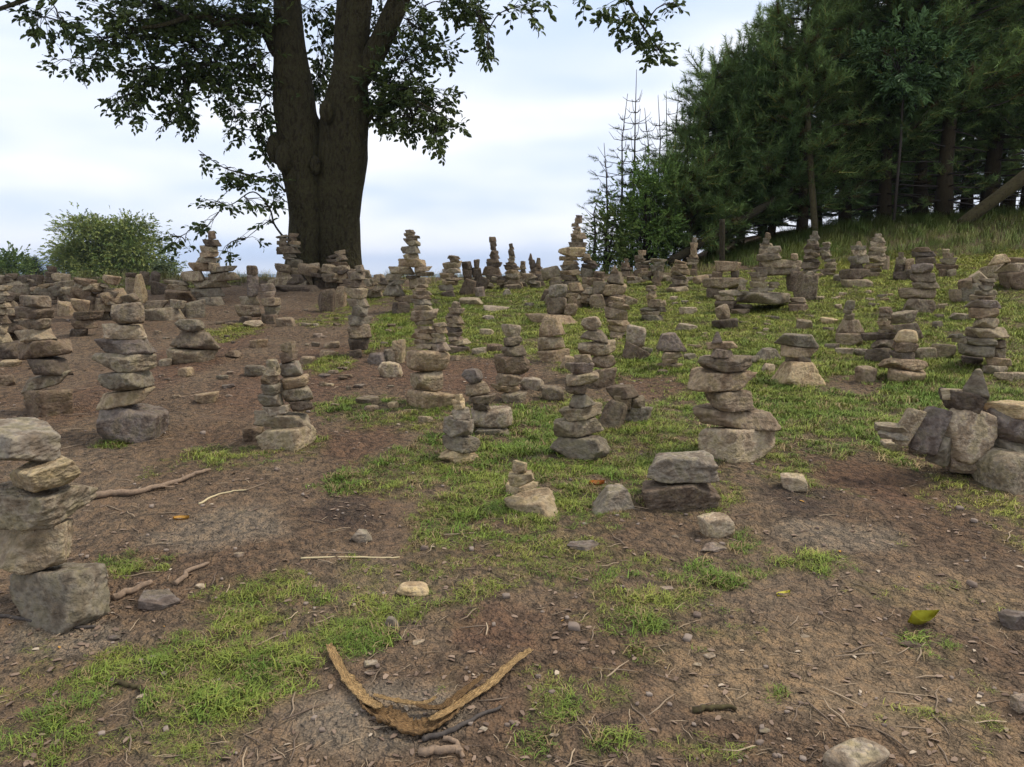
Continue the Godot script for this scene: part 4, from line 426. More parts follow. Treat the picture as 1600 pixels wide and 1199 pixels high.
const GRASS := [
	[-0.76,1.56,0.31,0.17,1,0.045,0.25],
	[-0.86,1.4,0.17,0.12,1,0.045,0.2],
	[-1.07,1.59,0.08,0.1,0.5,0.04,0.5],
	[-0.56,1.83,0.26,0.23,0.95,0.045,0.35],
	[-0.37,1.74,0.09,0.11,0.9,0.05,0.1],
	[-0.65,1.98,0.18,0.1,0.8,0.04,0.4],
	[-0.59,1.63,0.18,0.13,1,0.05,0.2],
	[-0.6,1.4,0.12,0.11,0.7,0.04,0.3],
	[-0.28,1.88,0.1,0.1,0.8,0.045,0.3],
	[-0.13,2.05,0.2,0.15,0.75,0.04,0.35],
	[-0.43,2.05,0.12,0.11,0.6,0.04,0.4],
	[-1.11,2.12,0.1,0.09,0.9,0.05,0.2],
	[-0.09,2.61,0.28,0.47,0.95,0.05,0.25],
	[0.09,2.18,0.22,0.17,0.6,0.04,0.4],
	[-0.2,2.31,0.12,0.19,0.7,0.045,0.3],
	[-0.4,2.95,0.29,0.3,0.85,0.05,0.2],
	[-0.65,2.81,0.07,0.17,0.9,0.06,0.05],
	[-0.39,3.28,0.19,0.29,1,0.06,0.05],
	[-0.79,3.94,0.28,0.29,0.85,0.05,0.15],
	[-0.36,3.86,0.22,0.23,0.8,0.05,0.2],
	[-0.55,3.62,0.24,0.18,0.6,0.04,0.4],
	[0.34,1.99,0.22,0.2,0.8,0.045,0.3],
	[0.32,1.75,0.12,0.13,0.8,0.06,0.1],
	[0.24,1.82,0.11,0.15,0.55,0.04,0.4],
	[0.57,2.05,0.11,0.1,0.9,0.06,0.1],
	[0.82,2.14,0.2,0.1,0.75,0.045,0.3],
	[0.73,2.28,0.09,0.14,0.8,0.05,0.2],
	[0.24,2.87,0.28,0.52,1,0.05,0.2],
	[0.14,3.45,0.39,0.6,1,0.06,0.12],
	[0.57,3.5,0.42,0.75,1,0.05,0.25],
	[0.67,2.81,0.23,0.31,0.75,0.045,0.4],
	[0.78,2.63,0.13,0.33,0.7,0.045,0.35],
	[-0.06,3.34,0.22,0.56,1,0.06,0.1],
	[1.54,3.83,0.58,0.91,1,0.06,0.2],
	[1.12,2.94,0.22,0.26,0.85,0.05,0.25],
	[1.57,3.25,0.16,0.22,0.8,0.05,0.3],
	[2.28,4.26,0.56,0.69,1,0.07,0.15],
	[1.93,3.28,0.35,0.4,0.7,0.06,0.2],
	[1.64,2.67,0.22,0.26,0.75,0.045,0.6],
	[1.58,2.28,0.09,0.16,0.5,0.04,0.7],
	[1.13,4.75,0.82,1.2,1,0.06,0.3],
	[2.34,5.39,1.19,1.4,1,0.06,0.35],
	[1.56,6.97,2.18,2.32,1,0.055,0.45],
	[2.59,8.65,2.93,2.66,1,0.055,0.45],
	[-0.23,8.11,0.97,3.22,0.85,0.055,0.4],
	[-1.03,7.23,0.26,1.64,1,0.06,0.3],
	[0,10.03,1.58,2.08,0.8,0.06,0.5],
	[4,9.13,2.2,1.66,1,0.06,0.5],
	[3.9,6.93,0.62,2.26,1,0.06,0.4],
	[5.44,9.5,1.1,1.43,0.8,0.06,0.7],
	[0.35,4.31,0.42,0.76,0.6,0.05,0.3],
	[-1.2,5.13,0.15,0.36,0.7,0.05,0.4],
	[-2.38,6.54,0.24,0.57,0.5,0.05,0.6],
	[-1.72,7.33,0.3,0.62,0.5,0.05,0.5],
	[-6.04,10.96,0.63,1.07,0.7,0.06,0.6],
	[-4.25,11.12,0.36,0.91,0.7,0.06,0.6],
	[-4.98,10.64,0.53,0.75,0.6,0.06,0.6],
	[-1.76,9.07,0.44,1.32,0.5,0.05,0.5],
	[0.82,1.45,0.07,0.05,0.6,0.05,0.5],
	[0.92,1.4,0.05,0.05,0.6,0.05,0.5],
	[0.09,1.49,0.06,0.08,0.55,0.04,0.3],
	[0.22,1.35,0.06,0.05,0.7,0.05,0.2],
	[0.06,1.35,0.06,0.05,0.6,0.05,0.2],
	[0.38,1.36,0.12,0.06,0.5,0.04,0.4],
	[1,1.69,0.07,0.1,0.75,0.05,0.25],
	[1.2,2.28,0.05,0.05,0.7,0.05,0.4],
	[0.56,1.53,0.03,0.05,0.6,0.05,0.3],
	[0.21,1.56,0.08,0.07,0.45,0.04,0.4],
	[1.03,1.57,0.05,0.06,0.35,0.04,0.5],
	[0.97,1.96,0.1,0.05,0.3,0.04,0.6],
	[1.21,1.94,0.08,0.05,0.4,0.04,0.5],
	[-1.74,3.33,0.1,0.09,0.8,0.06,0.2],
	[-1.24,3.12,0.16,0.18,0.7,0.05,0.3],
	[-1.38,2.92,0.1,0.1,0.5,0.04,0.4],
	[-0.89,2.55,0.06,0.07,0.5,0.04,0.5],
	[-0.96,3.13,0.18,0.15,0.6,0.05,0.3],
	[-0.94,3.35,0.11,0.11,0.5,0.05,0.3],
	[-1.12,1.71,0.07,0.06,0.3,0.04,0.5],
	[-0.13,1.84,0.06,0.05,0.4,0.04,0.4],
	[0.5,1.77,0.1,0.09,0.4,0.04,0.4],
	[0.07,1.61,0.07,0.05,0.3,0.04,0.4],
	[-0.14,1.58,0.04,0.05,0.25,0.04,0.4],
	[4.44,12.01,0.8,0.7,0.9,0.08,0.6],
	[5.64,10.49,1.78,0.84,1,0.08,0.6]]
const BARE := [
	[-0.4,4.86,0.64,0.55], [0.82,4.43,0.26,0.36], [0.57,4.28,0.21,0.31], [1.96,4.36,0.18,0.29], [0.19,4.55,0.23,0.44], [1.02,2.45,0.34,0.26], [1.37,2.93,0.22,0.22], [-0.62,4.65,0.35,0.46], [-0.07,4.12,0.21,0.14], [6.28,10.93,0.55,0.24], [-0.57,3.36,0.17,0.24], [0.93,2.72,0.11,0.13]]
const SOIL := [
	[1.01,2.34,0.21,0.13,0], [0.7,1.61,0.34,0.22,1], [0.85,1.4,0.19,0.13,1], [0.49,1.59,0.2,0.14,1], [-0.94,2.39,0.22,0.2,0], [-0.26,1.44,0.2,0.12,0], [-1.07,1.74,0.16,0.09,0], [1.01,2.63,0.15,0.18,2], [-0.57,2.54,0.13,0.14,2], [-0.06,1.79,0.1,0.12,3], [-0.39,4.76,0.59,0.57,3], [0.82,4.43,0.26,0.36,3], [1.36,2.8,0.19,0.27,3], [-2.26,5.21,0.31,1.65,3], [-0.68,3.39,0.17,0.39,3], [-1.33,4.76,0.45,1.09,3], [1.18,1.93,0.19,0.17,1]]

const BEECH_TUBES := [
	[1,[[-3.09,0.81,-11.6,0.382],[-3.07,1.05,-11.6,0.339],[-3.03,1.33,-11.6,0.313],[-3.01,1.84,-11.6,0.287],[-3.06,2.4,-11.6,0.322],[-3.1,2.76,-11.6,0.348],[-3.13,3.08,-11.6,0.33],[-3.16,3.3,-11.6,0.287],[-3.16,3.57,-11.6,0.261],[-3.17,4.01,-11.6,0.226],[-3.19,4.45,-11.6,0.222],[-3.21,4.88,-11.6,0.217],[-3.22,5.56,-11.6,0.209],[-3.29,6.83,-11.8,0.177],[-3.48,8.71,-12.2,0.119],[-3.59,10.4,-12.5,0.056]]],
	[1,[[-2.59,0.81,-11.6,0.374],[-2.59,1.05,-11.6,0.33],[-2.59,1.33,-11.6,0.313],[-2.58,1.84,-11.6,0.296],[-2.55,2.4,-11.6,0.348],[-2.49,2.76,-11.6,0.374],[-2.44,3.08,-11.6,0.356],[-2.41,3.35,-11.6,0.322],[-2.34,3.75,-11.6,0.252],[-2.31,4.01,-11.6,0.235],[-2.3,4.45,-11.6,0.243],[-2.26,4.88,-11.6,0.252],[-2.2,5.56,-11.6,0.226],[-2.03,6.58,-11.3,0.169],[-1.86,7.95,-11,0.107],[-1.78,9.27,-11,0.049]]],
	[0,[[-2.3,3.66,-11.6,0.135],[-2.1,3.97,-11.6,0.184],[-1.91,4.27,-11.6,0.164],[-1.74,4.62,-11.6,0.155],[-1.56,5.01,-11.6,0.145],[-1.22,5.65,-11.2,0.121],[-0.65,6.16,-10.6,0.079],[0,6.22,-10,0.042]]],
	[0,[[-3.24,4.1,-11.6,0.116],[-3.38,4.23,-11.6,0.116],[-3.48,4.45,-11.6,0.106],[-3.61,4.6,-11.6,0.097],[-3.73,4.56,-11.4,0.085],[-3.94,4.38,-11.1,0.065],[-4.17,4.41,-10.8,0.045],[-4.51,4.17,-10.4,0.026],[-4.83,4.07,-10.2,0.015]]],
	[0,[[-3.24,5.39,-11.6,0.135],[-3.6,5.81,-11.6,0.116],[-4,5.72,-11,0.082],[-4.48,5.27,-10.3,0.06],[-4.87,4.64,-9.6,0.04],[-5.34,4.15,-9.2,0.027],[-5.66,3.92,-9,0.022],[-6.25,3.74,-9,0.016]]],
	[0,[[-2.16,5.9,-11.6,0.135],[-1.33,5.95,-10.8,0.108],[-0.31,5.58,-10,0.075],[0.58,4.9,-9.4,0.047],[1.13,4.21,-9,0.022],[1.42,3.78,-9,0.013],[1.64,3.49,-9,0.007]]],
	[0,[[-3.27,1.53,-11.2,0.015],[-3.34,1.71,-11,0.013],[-3.37,1.92,-10.9,0.011],[-3.55,2.13,-10.8,0.009],[-3.83,1.95,-10.7,0.006],[-4.08,1.98,-10.7,0.004]]],
	[0,[[-3.25,2.18,-11.3,0.017],[-3.36,2.3,-11.2,0.014],[-3.61,2.37,-11,0.011],[-3.93,2.45,-10.8,0.007],[-4.23,2.67,-10.7,0.004]]],
	[0,[[-2.12,3.21,-11.6,0.048],[-1.82,3.44,-11.4,0.028],[-1.43,3.44,-11.2,0.019],[-0.97,3.18,-11,0.009]]],
]
const BEECH_SPRAYS := [
	[-4.14,4.6,-11.2,0.7,0.26,330], [-4.67,4.52,-10.8,0.63,0.22,240], [-3.73,4.56,-11.4,0.38,0.38,190], [-4.35,4.1,-11,0.57,0.31,260], [-4.92,4.26,-10.4,0.43,0.24,130], [-5.2,3.94,-10.2,0.29,0.15,60], [-4.98,4,-10.4,0.35,0.19,80], [-4.81,3.74,-10.8,0.43,0.22,130], [-5.01,3.56,-10.8,0.29,0.22,80], [-5.11,3.22,-10.6,0.19,0.12,34], [-5.48,3.6,-10,0.2,0.07,20], [-5.22,3.66,-10,0.12,0.1,20], [-5.39,3.92,-9.3,0.09,0.19,36], [-5.26,3.92,-9.4,0.2,0.08,25], [-4.66,3.37,-11,0.24,0.18,64], [-4.46,3.2,-11,0.11,0.16,34], [-4.73,3.17,-11,0.09,0.15,16], [-4.05,3.78,-11.3,0.4,0.24,110], [-4.07,3.55,-11.2,0.21,0.19,50], [-3.92,3.35,-11.3,0.19,0.17,40], [-3.64,3.98,-11.5,0.25,0.29,80], [-3.54,3.55,-11.5,0.19,0.21,44], [-3.59,3.28,-11.5,0.19,0.11,34], [-3.92,3.03,-11.4,0.09,0.09,14], [-3.73,3.07,-11.5,0.13,0.13,20], [-3.52,2.88,-11.5,0.17,0.11,22], [-4.14,3.92,-11.1,0.37,0.23,90], [-4.55,3.69,-11,0.27,0.18,60], [-3.41,4.69,-11.4,0.13,0.13,20], [-3,4.92,-12.2,0.14,0.16,26], [-2.98,4.96,-12.4,0.31,0.14,30], [-2.9,4.45,-12.4,0.15,0.37,80], [-2.96,3.98,-12.4,0.23,0.23,60], [-2.82,3.75,-12.4,0.14,0.19,30], [-2.02,4.72,-12.2,0.12,0.41,60], [-1.39,4.52,-11.6,0.35,0.27,120], [-1.05,4.17,-11.4,0.23,0.13,46], [-1.47,4.1,-11.6,0.37,0.19,90], [-0.9,4.03,-11.4,0.08,0.08,10], [-1.74,3.75,-11.6,0.35,0.17,140], [-1.38,3.59,-11.4,0.34,0.15,140], [-1.67,3.44,-11.6,0.41,0.14,140], [-1.24,3.24,-11.2,0.32,0.15,90], [-0.94,3.13,-11,0.22,0.08,32], [-1.06,2.89,-11,0.08,0.18,30], [-1.96,3.54,-11.8,0.18,0.29,90], [-1.46,3.13,-11.4,0.28,0.11,60], [-1.86,3.26,-11.6,0.19,0.12,40], [-0.89,3.48,-11.2,0.13,0.09,16], [-0.56,4.42,-10.4,0.23,0.16,90], [-0.39,4.12,-10.2,0.12,0.29,56], [-0.29,3.82,-10.2,0.05,0.12,12], [0.15,4.22,-9.8,0.18,0.08,30], [0.25,4.09,-9.8,0.06,0.06,8], [-0.83,4.51,-10.6,0.18,0.09,24], [-1.17,4.61,-11,0.16,0.11,24], [1.15,3.96,-9,0.1,0.06,22], [1.31,3.81,-9,0.12,0.09,30], [1.48,3.71,-9,0.13,0.09,34], [1.64,3.51,-9,0.1,0.1,32], [1.85,4,-9,0.1,0.04,10], [0.83,4.06,-9.2,0.05,0.03,4], [-3.64,2.34,-11,0.37,0.08,44], [-3.39,2.4,-11.3,0.13,0.11,22], [-3.91,2.45,-10.8,0.14,0.06,16], [-4.15,2.59,-10.7,0.11,0.07,8], [-3.96,1.97,-10.7,0.18,0.04,20], [-3.64,2.01,-10.9,0.25,0.07,18], [-3.41,2.17,-11.2,0.11,0.11,10], [-3.44,1.76,-11.1,0.13,0.15,8], [-4.04,1.65,-10.4,0.1,0.03,12], [-4.31,1.43,-10.3,0.12,0.06,10], [-3.92,1.3,-10.6,0.18,0.09,12], [-4.49,1.52,-10.3,0.04,0.05,4], [-3.67,1.51,-10.8,0.14,0.05,6], [-2.72,8.61,-10.95,0.73,0.5,190], [-0.34,8.93,-11.9,0.79,0.55,190], [-1.33,7.45,-9.23,0.62,0.42,190], [-0.1,9.76,-13.28,0.88,0.61,190], [-1.52,7.82,-13.15,0.88,0.6,190], [-4.34,5.51,-9.42,0.63,0.43,190], [-1.76,6.98,-10.75,0.72,0.49,190], [-3.34,7.37,-13.56,0.9,0.62,190], [-1.04,8.24,-10.68,0.71,0.49,190], [-5.19,9.97,-13.79,0.92,0.63,190], [-2.6,7.92,-9.79,0.65,0.45,190], [-4.1,8.49,-13.93,0.93,0.64,190], [-0.66,8.21,-10.26,0.68,0.47,190], [-0.69,7.58,-11.74,0.78,0.54,190], [-3.81,6.62,-12.07,0.8,0.55,190], [-4.02,6.86,-12.63,0.84,0.58,190], [-4.19,6.26,-9.39,0.63,0.43,190], [-6.38,8.33,-13.33,0.89,0.61,190], [-0.1,8.94,-11.54,0.77,0.53,190], [-2.12,8.24,-13.93,0.93,0.64,190], [-2.26,7.23,-10.88,0.72,0.5,190], [-3.4,7.74,-10.82,0.72,0.5,190], [-0.7,7.29,-10.04,0.67,0.46,190], [0.16,6.87,-9.5,0.63,0.44,190], [-6.74,9.65,-13.7,0.91,0.63,190], [-0.82,7.37,-11.77,0.78,0.54,190], [-0.95,9.13,-13.74,0.92,0.63,190], [-3.02,6.57,-11.97,0.8,0.55,190], [0.65,7.82,-10.43,0.69,0.48,190], [-2.85,9.24,-13.73,0.91,0.63,190], [-2.44,6.1,-10.34,0.69,0.47,190], [-3.95,10.39,-13.62,0.91,0.62,190], [0.18,6.19,-9.89,0.66,0.45,190], [0.69,6.94,-11.4,0.76,0.52,190], [-1.59,9.65,-11.76,0.78,0.54,190], [-3.4,7.21,-12.71,0.85,0.58,190], [-4.33,9.33,-11.88,0.79,0.54,190], [-1.32,7.04,-9.32,0.62,0.43,190], [-6.35,9.19,-13.63,0.91,0.62,190], [-4.31,7.71,-12.04,0.8,0.55,190], [-3.07,8.19,-12.62,0.84,0.58,190], [-1.56,8.15,-13.34,0.89,0.61,190], [-1.62,8.86,-12.82,0.85,0.59,190], [-4.33,8.03,-11.27,0.75,0.52,190], [-2.14,5.9,-10.2,0.68,0.47,190], [0.15,6.29,-10.27,0.68,0.47,190]]


var rng := RandomNumberGenerator.new()
var bumps := FastNoiseLite.new()
var fine := FastNoiseLite.new()
var patchy := FastNoiseLite.new()
var lump := FastNoiseLite.new()
var M := {}
var stone_cache := {}
var taken := {}

# ---------------------------------------------------------------- helpers
func numbered(called: String) -> String:
	var n: int = taken.get(called, 0)
	taken[called] = n + 1
	return called if n == 0 else "%s_%03d" % [called, n]

func tag(o: Node, label: String, category: String, group := "", kind := "") -> void:
	o.set_meta("label", label)
	o.set_meta("category", category)
	if group: o.set_meta("group", group)
	if kind: o.set_meta("kind", kind)

func thing(called: String, where: Vector3, label: String, category: String, group := "") -> Node3D:
	var o := Node3D.new()
	o.name = numbered(called)
	add_child(o)
	o.position = where
	tag(o, label, category, group)
	return o

func part(parent: Node, called: String, mesh: Mesh, mat: Material) -> MeshInstance3D:
	var o := MeshInstance3D.new()
	o.name = called if parent != self else numbered(called)
	o.mesh = mesh
	o.material_override = mat
	parent.add_child(o, true)
	return o

func copies(parent: Node, called: String, mesh: Mesh, mat: Material, where: Array, tint: Array) -> MultiMeshInstance3D:
	var mm := MultiMesh.new()
	mm.transform_format = MultiMesh.TRANSFORM_3D
	mm.use_colors = true
	mm.mesh = mesh
	mm.instance_count = where.size()
	for i in where.size():
		mm.set_instance_transform(i, where[i])
		mm.set_instance_color(i, tint[i])
	var o := MultiMeshInstance3D.new()
	o.name = called if parent != self else numbered(called)
	o.multimesh = mm
	o.material_override = mat
	parent.add_child(o, true)
	return o

func sstep(a: float, b: float, t: float) -> float:
	t = clampf((t - a) / (b - a), 0.0, 1.0)
	return t * t * (3.0 - 2.0 * t)

func terrain(x: float, d: float) -> float:
	var g := 0.08 * d
	if d >= 11.0:
		var t := d - 11.0
		var tt := minf(t, 9.5)
		g = 0.88 + 0.08 * tt - 0.02 * tt * tt
		if t > 9.5: g += -0.3 * (minf(t, 220.0) - 9.5)
		var r := sstep(1.5, 5.5, x)
		var keep := 0.88 + 0.03 * minf(d - 11.0, 5.0) - (0.12 * maxf(0.0, d - 19.0) if d < 200.0 else 0.12 * 181.0)
		g = g * (1.0 - r) + maxf(keep, g) * r
	g += 0.07 * (log(1.0 + exp(minf(30.0, (x - 0.8) * 2.0))) / 2.0) * sstep(2, 9, d) * (1.0 - sstep(30, 60, d))
	g += 0.55 * sstep(2.5, 6, x) * sstep(10.2, 14, d) * (1.0 - sstep(22, 40, d))
	return g

func ground_y(x: float, d: float) -> float:
	var g := terrain(x, d)
	if d < 30.0:
		g += 0.02 * bumps.get_noise_2d(x, d) + 0.009 * fine.get_noise_2d(x, d)
	return g

func spot(x: float, d: float, lift := 0.0) -> Vector3:
	return Vector3(x, ground_y(x, d) + lift, -d)

func lin(r: float, g: float, b: float) -> Color:
	return Color(r, g, b).linear_to_srgb()

func noise_tex(freq: float, octaves: int, seed_: int, stops: Array, size := 512, type := FastNoiseLite.TYPE_SIMPLEX_SMOOTH, cell := false) -> NoiseTexture2D:
	var n := FastNoiseLite.new()
	n.noise_type = FastNoiseLite.TYPE_CELLULAR if cell else type
	n.frequency = freq
	n.fractal_octaves = octaves
	n.fractal_gain = 0.6
	n.seed = seed_
	var t := NoiseTexture2D.new()
	t.width = size
	t.height = size
	t.seamless = true
	t.seamless_blend_skirt = 0.3
	t.noise = n
	if stops.size():
		var g := Gradient.new()
		var off := PackedFloat32Array()
		var col := PackedColorArray()
		for s in stops:
			off.append(s[0])
			col.append(s[1])
		g.offsets = off
		g.colors = col
		t.color_ramp = g
	return t

func grey(v: float) -> Color:
	return Color(v, v, v)

func plain(r: float, g: float, b: float, rough := 0.9) -> StandardMaterial3D:
	var m := StandardMaterial3D.new()
	m.albedo_color = lin(r, g, b)
	m.roughness = rough
	m.metallic_specular = 0.3
	return m

func make_materials() -> void:
	var grain := noise_tex(0.03, 5, 3, [[0.0, grey(0.6)], [0.35, grey(0.8)], [0.55, grey(0.9)], [0.75, Color(0.98, 0.96, 0.92)], [1.0, Color(1, 0.99, 0.95)]])
	var blot := noise_tex(0.012, 4, 11, [[0.0, Color(0.6, 0.57, 0.53)], [0.38, Color(0.84, 0.8, 0.76)], [0.52, Color(1, 0.99, 0.97)], [0.66, Color(0.95, 0.94, 0.86)], [0.8, Color(0.84, 0.83, 0.74)], [1.0, Color(1, 0.97, 0.9)]])
	var relief := noise_tex(0.035, 5, 21, [])
	var tones := {"g": [0.37, 0.315, 0.24], "b": [0.365, 0.29, 0.212], "d": [0.215, 0.168, 0.13], "y": [0.5, 0.405, 0.275], "p": [0.32, 0.262, 0.225], "l": [0.47, 0.4, 0.315]}
	for k in tones:
		for v in 3:
			var c: Array = tones[k]
			var f: float = [0.74, 0.95, 1.18][v]
			var m := plain(c[0] * f * (1.0 + 0.03 * (v - 1)), c[1] * f, c[2] * f * (1.0 - 0.05 * (v - 1)), 0.92)
			m.albedo_texture = grain
			m.uv1_triplanar = true
			m.uv1_world_triplanar = true
			m.uv1_scale = Vector3.ONE * (2.3 + 0.4 * v)
			m.uv1_offset = Vector3(0.3 * v, 0.17 * v, 0.41 * v)
			m.detail_enabled = true
			m.detail_albedo = blot
			m.detail_blend_mode = BaseMaterial3D.BLEND_MODE_MUL
			m.detail_uv_layer = BaseMaterial3D.DETAIL_UV_2
			m.uv2_triplanar = true
			m.uv2_world_triplanar = true
			m.uv2_scale = Vector3.ONE * 1.6
			m.heightmap_enabled = true
			m.heightmap_texture = relief
			m.heightmap_scale = 0.8
			M["stone_%s%d" % [k, v]] = m
	# soil
	var soil := noise_tex(0.02, 6, 5, [[0.0, grey(0.5)], [0.35, grey(0.72)], [0.5, grey(0.85)], [0.62, Color(0.95, 0.92, 0.88)], [0.8, Color(1, 0.97, 0.93)], [1.0, Color(1, 1, 1)]], 1024)
	var crumbs := noise_tex(0.05, 4, 9, [[0.0, grey(0.6)], [0.4, grey(0.85)], [0.6, grey(1)], [1.0, Color(1, 0.98, 0.95)]], 1024)
	var rough := noise_tex(0.045, 6, 31, [], 1024)
	var s := plain(1, 1, 1, 0.97)
	s.vertex_color_use_as_albedo = true
	s.albedo_texture = soil
	s.uv1_triplanar = true
	s.uv1_world_triplanar = true
	s.uv1_scale = Vector3.ONE * 0.9
	s.detail_enabled = true
	s.detail_albedo = crumbs
	s.detail_blend_mode = BaseMaterial3D.BLEND_MODE_MUL
	s.detail_uv_layer = BaseMaterial3D.DETAIL_UV_2
	s.uv2_triplanar = true
	s.uv2_world_triplanar = true
	s.uv2_scale = Vector3.ONE * 2.7
	s.heightmap_enabled = true
	s.heightmap_texture = rough
	s.heightmap_scale = 3.0
	M.soil = s
	# bark
	var streak := noise_tex(0.02, 5, 17, [[0.0, Color(0.35, 0.33, 0.3)], [0.4, Color(0.66, 0.64, 0.56)], [0.55, Color(0.85, 0.88, 0.7)], [0.7, Color(0.7, 0.68, 0.6)], [1.0, Color(1, 1, 0.95)]])
	M.bark = plain(0.085, 0.072, 0.05, 0.95)
	M.bark.albedo_texture = streak
	M.bark.uv1_triplanar = true
	M.bark.uv1_world_triplanar = true
	M.bark.uv1_scale = Vector3(1.5, 0.6, 1.5)
	M.bark.heightmap_enabled = true
	M.bark.heightmap_texture = relief
	M.bark.heightmap_scale = 5.0
	M.pine_bark = plain(0.07, 0.052, 0.04, 0.95)
	M.pine_bark.albedo_texture = streak
	M.pine_bark.uv1_triplanar = true
	M.pine_bark.uv1_world_triplanar = true
	M.pine_bark.uv1_scale = Vector3(3, 0.8, 3)
	M.old_wood = plain(0.07, 0.057, 0.047, 0.95)
	M.old_wood.albedo_texture = streak
	M.old_wood.uv1_triplanar = true
	M.old_wood.uv1_world_triplanar = true
	M.old_wood.uv1_scale = Vector3(2, 2, 2)
	M.pale_wood = M.old_wood.duplicate()
	M.pale_wood.albedo_color = lin(0.115, 0.093, 0.066)
	M.twig = plain(0.045, 0.036, 0.03, 0.9)
	M.dry_stick = plain(0.3, 0.215, 0.15, 0.9)
	M.dry_stick.albedo_texture = grain
	M.dry_stick.uv1_triplanar = true
	M.dry_stick.uv1_world_triplanar = true
	M.dry_stick.uv1_scale = Vector3.ONE * 6.0
	M.grey_stick = M.dry_stick.duplicate()
	M.grey_stick.albedo_color = lin(0.1, 0.085, 0.075)
	M.straw = plain(0.5, 0.41, 0.24, 0.8)
	for k in [["leaf", 0.25], ["needle", 0.35], ["blade", 0.4]]:
		var l := plain(1, 1, 1, 0.6)
		l.vertex_color_use_as_albedo = true
		l.backlight_enabled = true
		l.backlight = Color(k[1], k[1], k[1])
		l.cull_mode = BaseMaterial3D.CULL_DISABLED
		M[k[0]] = l
	M.litter = plain(1, 1, 1, 0.95)
	M.litter.vertex_color_use_as_albedo = true
	M.litter.cull_mode = BaseMaterial3D.CULL_DISABLED
	var strip := noise_tex(0.03, 4, 41, [[0.0, Color(0.25, 0.21, 0.18)], [0.35, Color(0.5, 0.44, 0.38)], [0.48, Color(0.8, 0.7, 0.55)], [0.6, Color(1, 0.88, 0.68)], [1.0, Color(1, 0.95, 0.85)]])
	M.bark_strip = plain(0.8, 0.69, 0.52, 0.85)
	M.bark_strip.albedo_texture = strip
	M.bark_strip.uv1_scale = Vector3(1, 5, 1)
	M.bark_strip.heightmap_enabled = true
	M.bark_strip.heightmap_texture = relief
	M.bark_strip.heightmap_scale = 0.4
	M.bark_inside = M.bark_strip.duplicate()
	M.bark_inside.albedo_color = lin(0.4, 0.32, 0.24)
	M.hill = plain(0.05, 0.07, 0.05, 1.0)

# a tube along points [Vector3], radii, with uneven girth
func add_tube(st: SurfaceTool, base: int, pts: Array, rad: Array, sides: int, uneven := 0.0, flat := 1.0) -> int:
	var n := pts.size()
	var side := Vector3.RIGHT
	for i in n:
		var dir: Vector3 = (pts[mini(i + 1, n - 1)] - pts[maxi(i - 1, 0)]).normalized()
		if absf(dir.dot(side)) > 0.9: side = Vector3.FORWARD if absf(dir.z) < 0.8 else Vector3.UP
		side = (side - dir * dir.dot(side)).normalized()
		var up := dir.cross(side)
		for k in sides:
			var a := TAU * k / sides
			var r: float = rad[i]
			var q: Vector3 = pts[i] + (side * cos(a) + up * sin(a)) * r
			if uneven > 0.0: r *= 1.0 + uneven * lump.get_noise_3d(q.x, q.y * 0.45, q.z)
			st.set_uv(Vector2(float(k) / sides, float(i) / n))
			st.add_vertex(pts[i] + side * cos(a) * r + up * sin(a) * r * flat)
	for i in n - 1:
		for k in sides:
			var a := base + i * sides + k
			var b := base + i * sides + (k + 1) % sides
			for v in [a, b, a + sides, b, b + sides, a + sides]: st.add_index(v)
	# closed ends
	for e in [0, n - 1]:
		for k in range(1, sides - 1):
			var a: int = base + e * sides
			for v in ([a, a + k + 1, a + k] if e == 0 else [a, a + k, a + k + 1]): st.add_index(v)
	return base + n * sides

func tube_mesh(pts: Array, rad: Array, sides: int, uneven := 0.0, flat := 1.0) -> Mesh:
	var st := SurfaceTool.new()
	st.begin(Mesh.PRIMITIVE_TRIANGLES)
	add_tube(st, 0, pts, rad, sides, uneven, flat)
	st.generate_normals()
	return st.commit()

func smooth_path(pts: Array, rad: Array, per: int) -> Array:
	var o := []
	var r := []
	for i in pts.size() - 1:
		for k in per:
			var t := float(k) / per
			var p: Vector3 = pts[i]
			o.append(p.cubic_interpolate(pts[i + 1], pts[maxi(i - 1, 0)], pts[mini(i + 2, pts.size() - 1)], t))
			r.append(lerpf(rad[i], rad[i + 1], t))
	o.append(pts[-1])
	r.append(rad[-1])
	return [o, r]

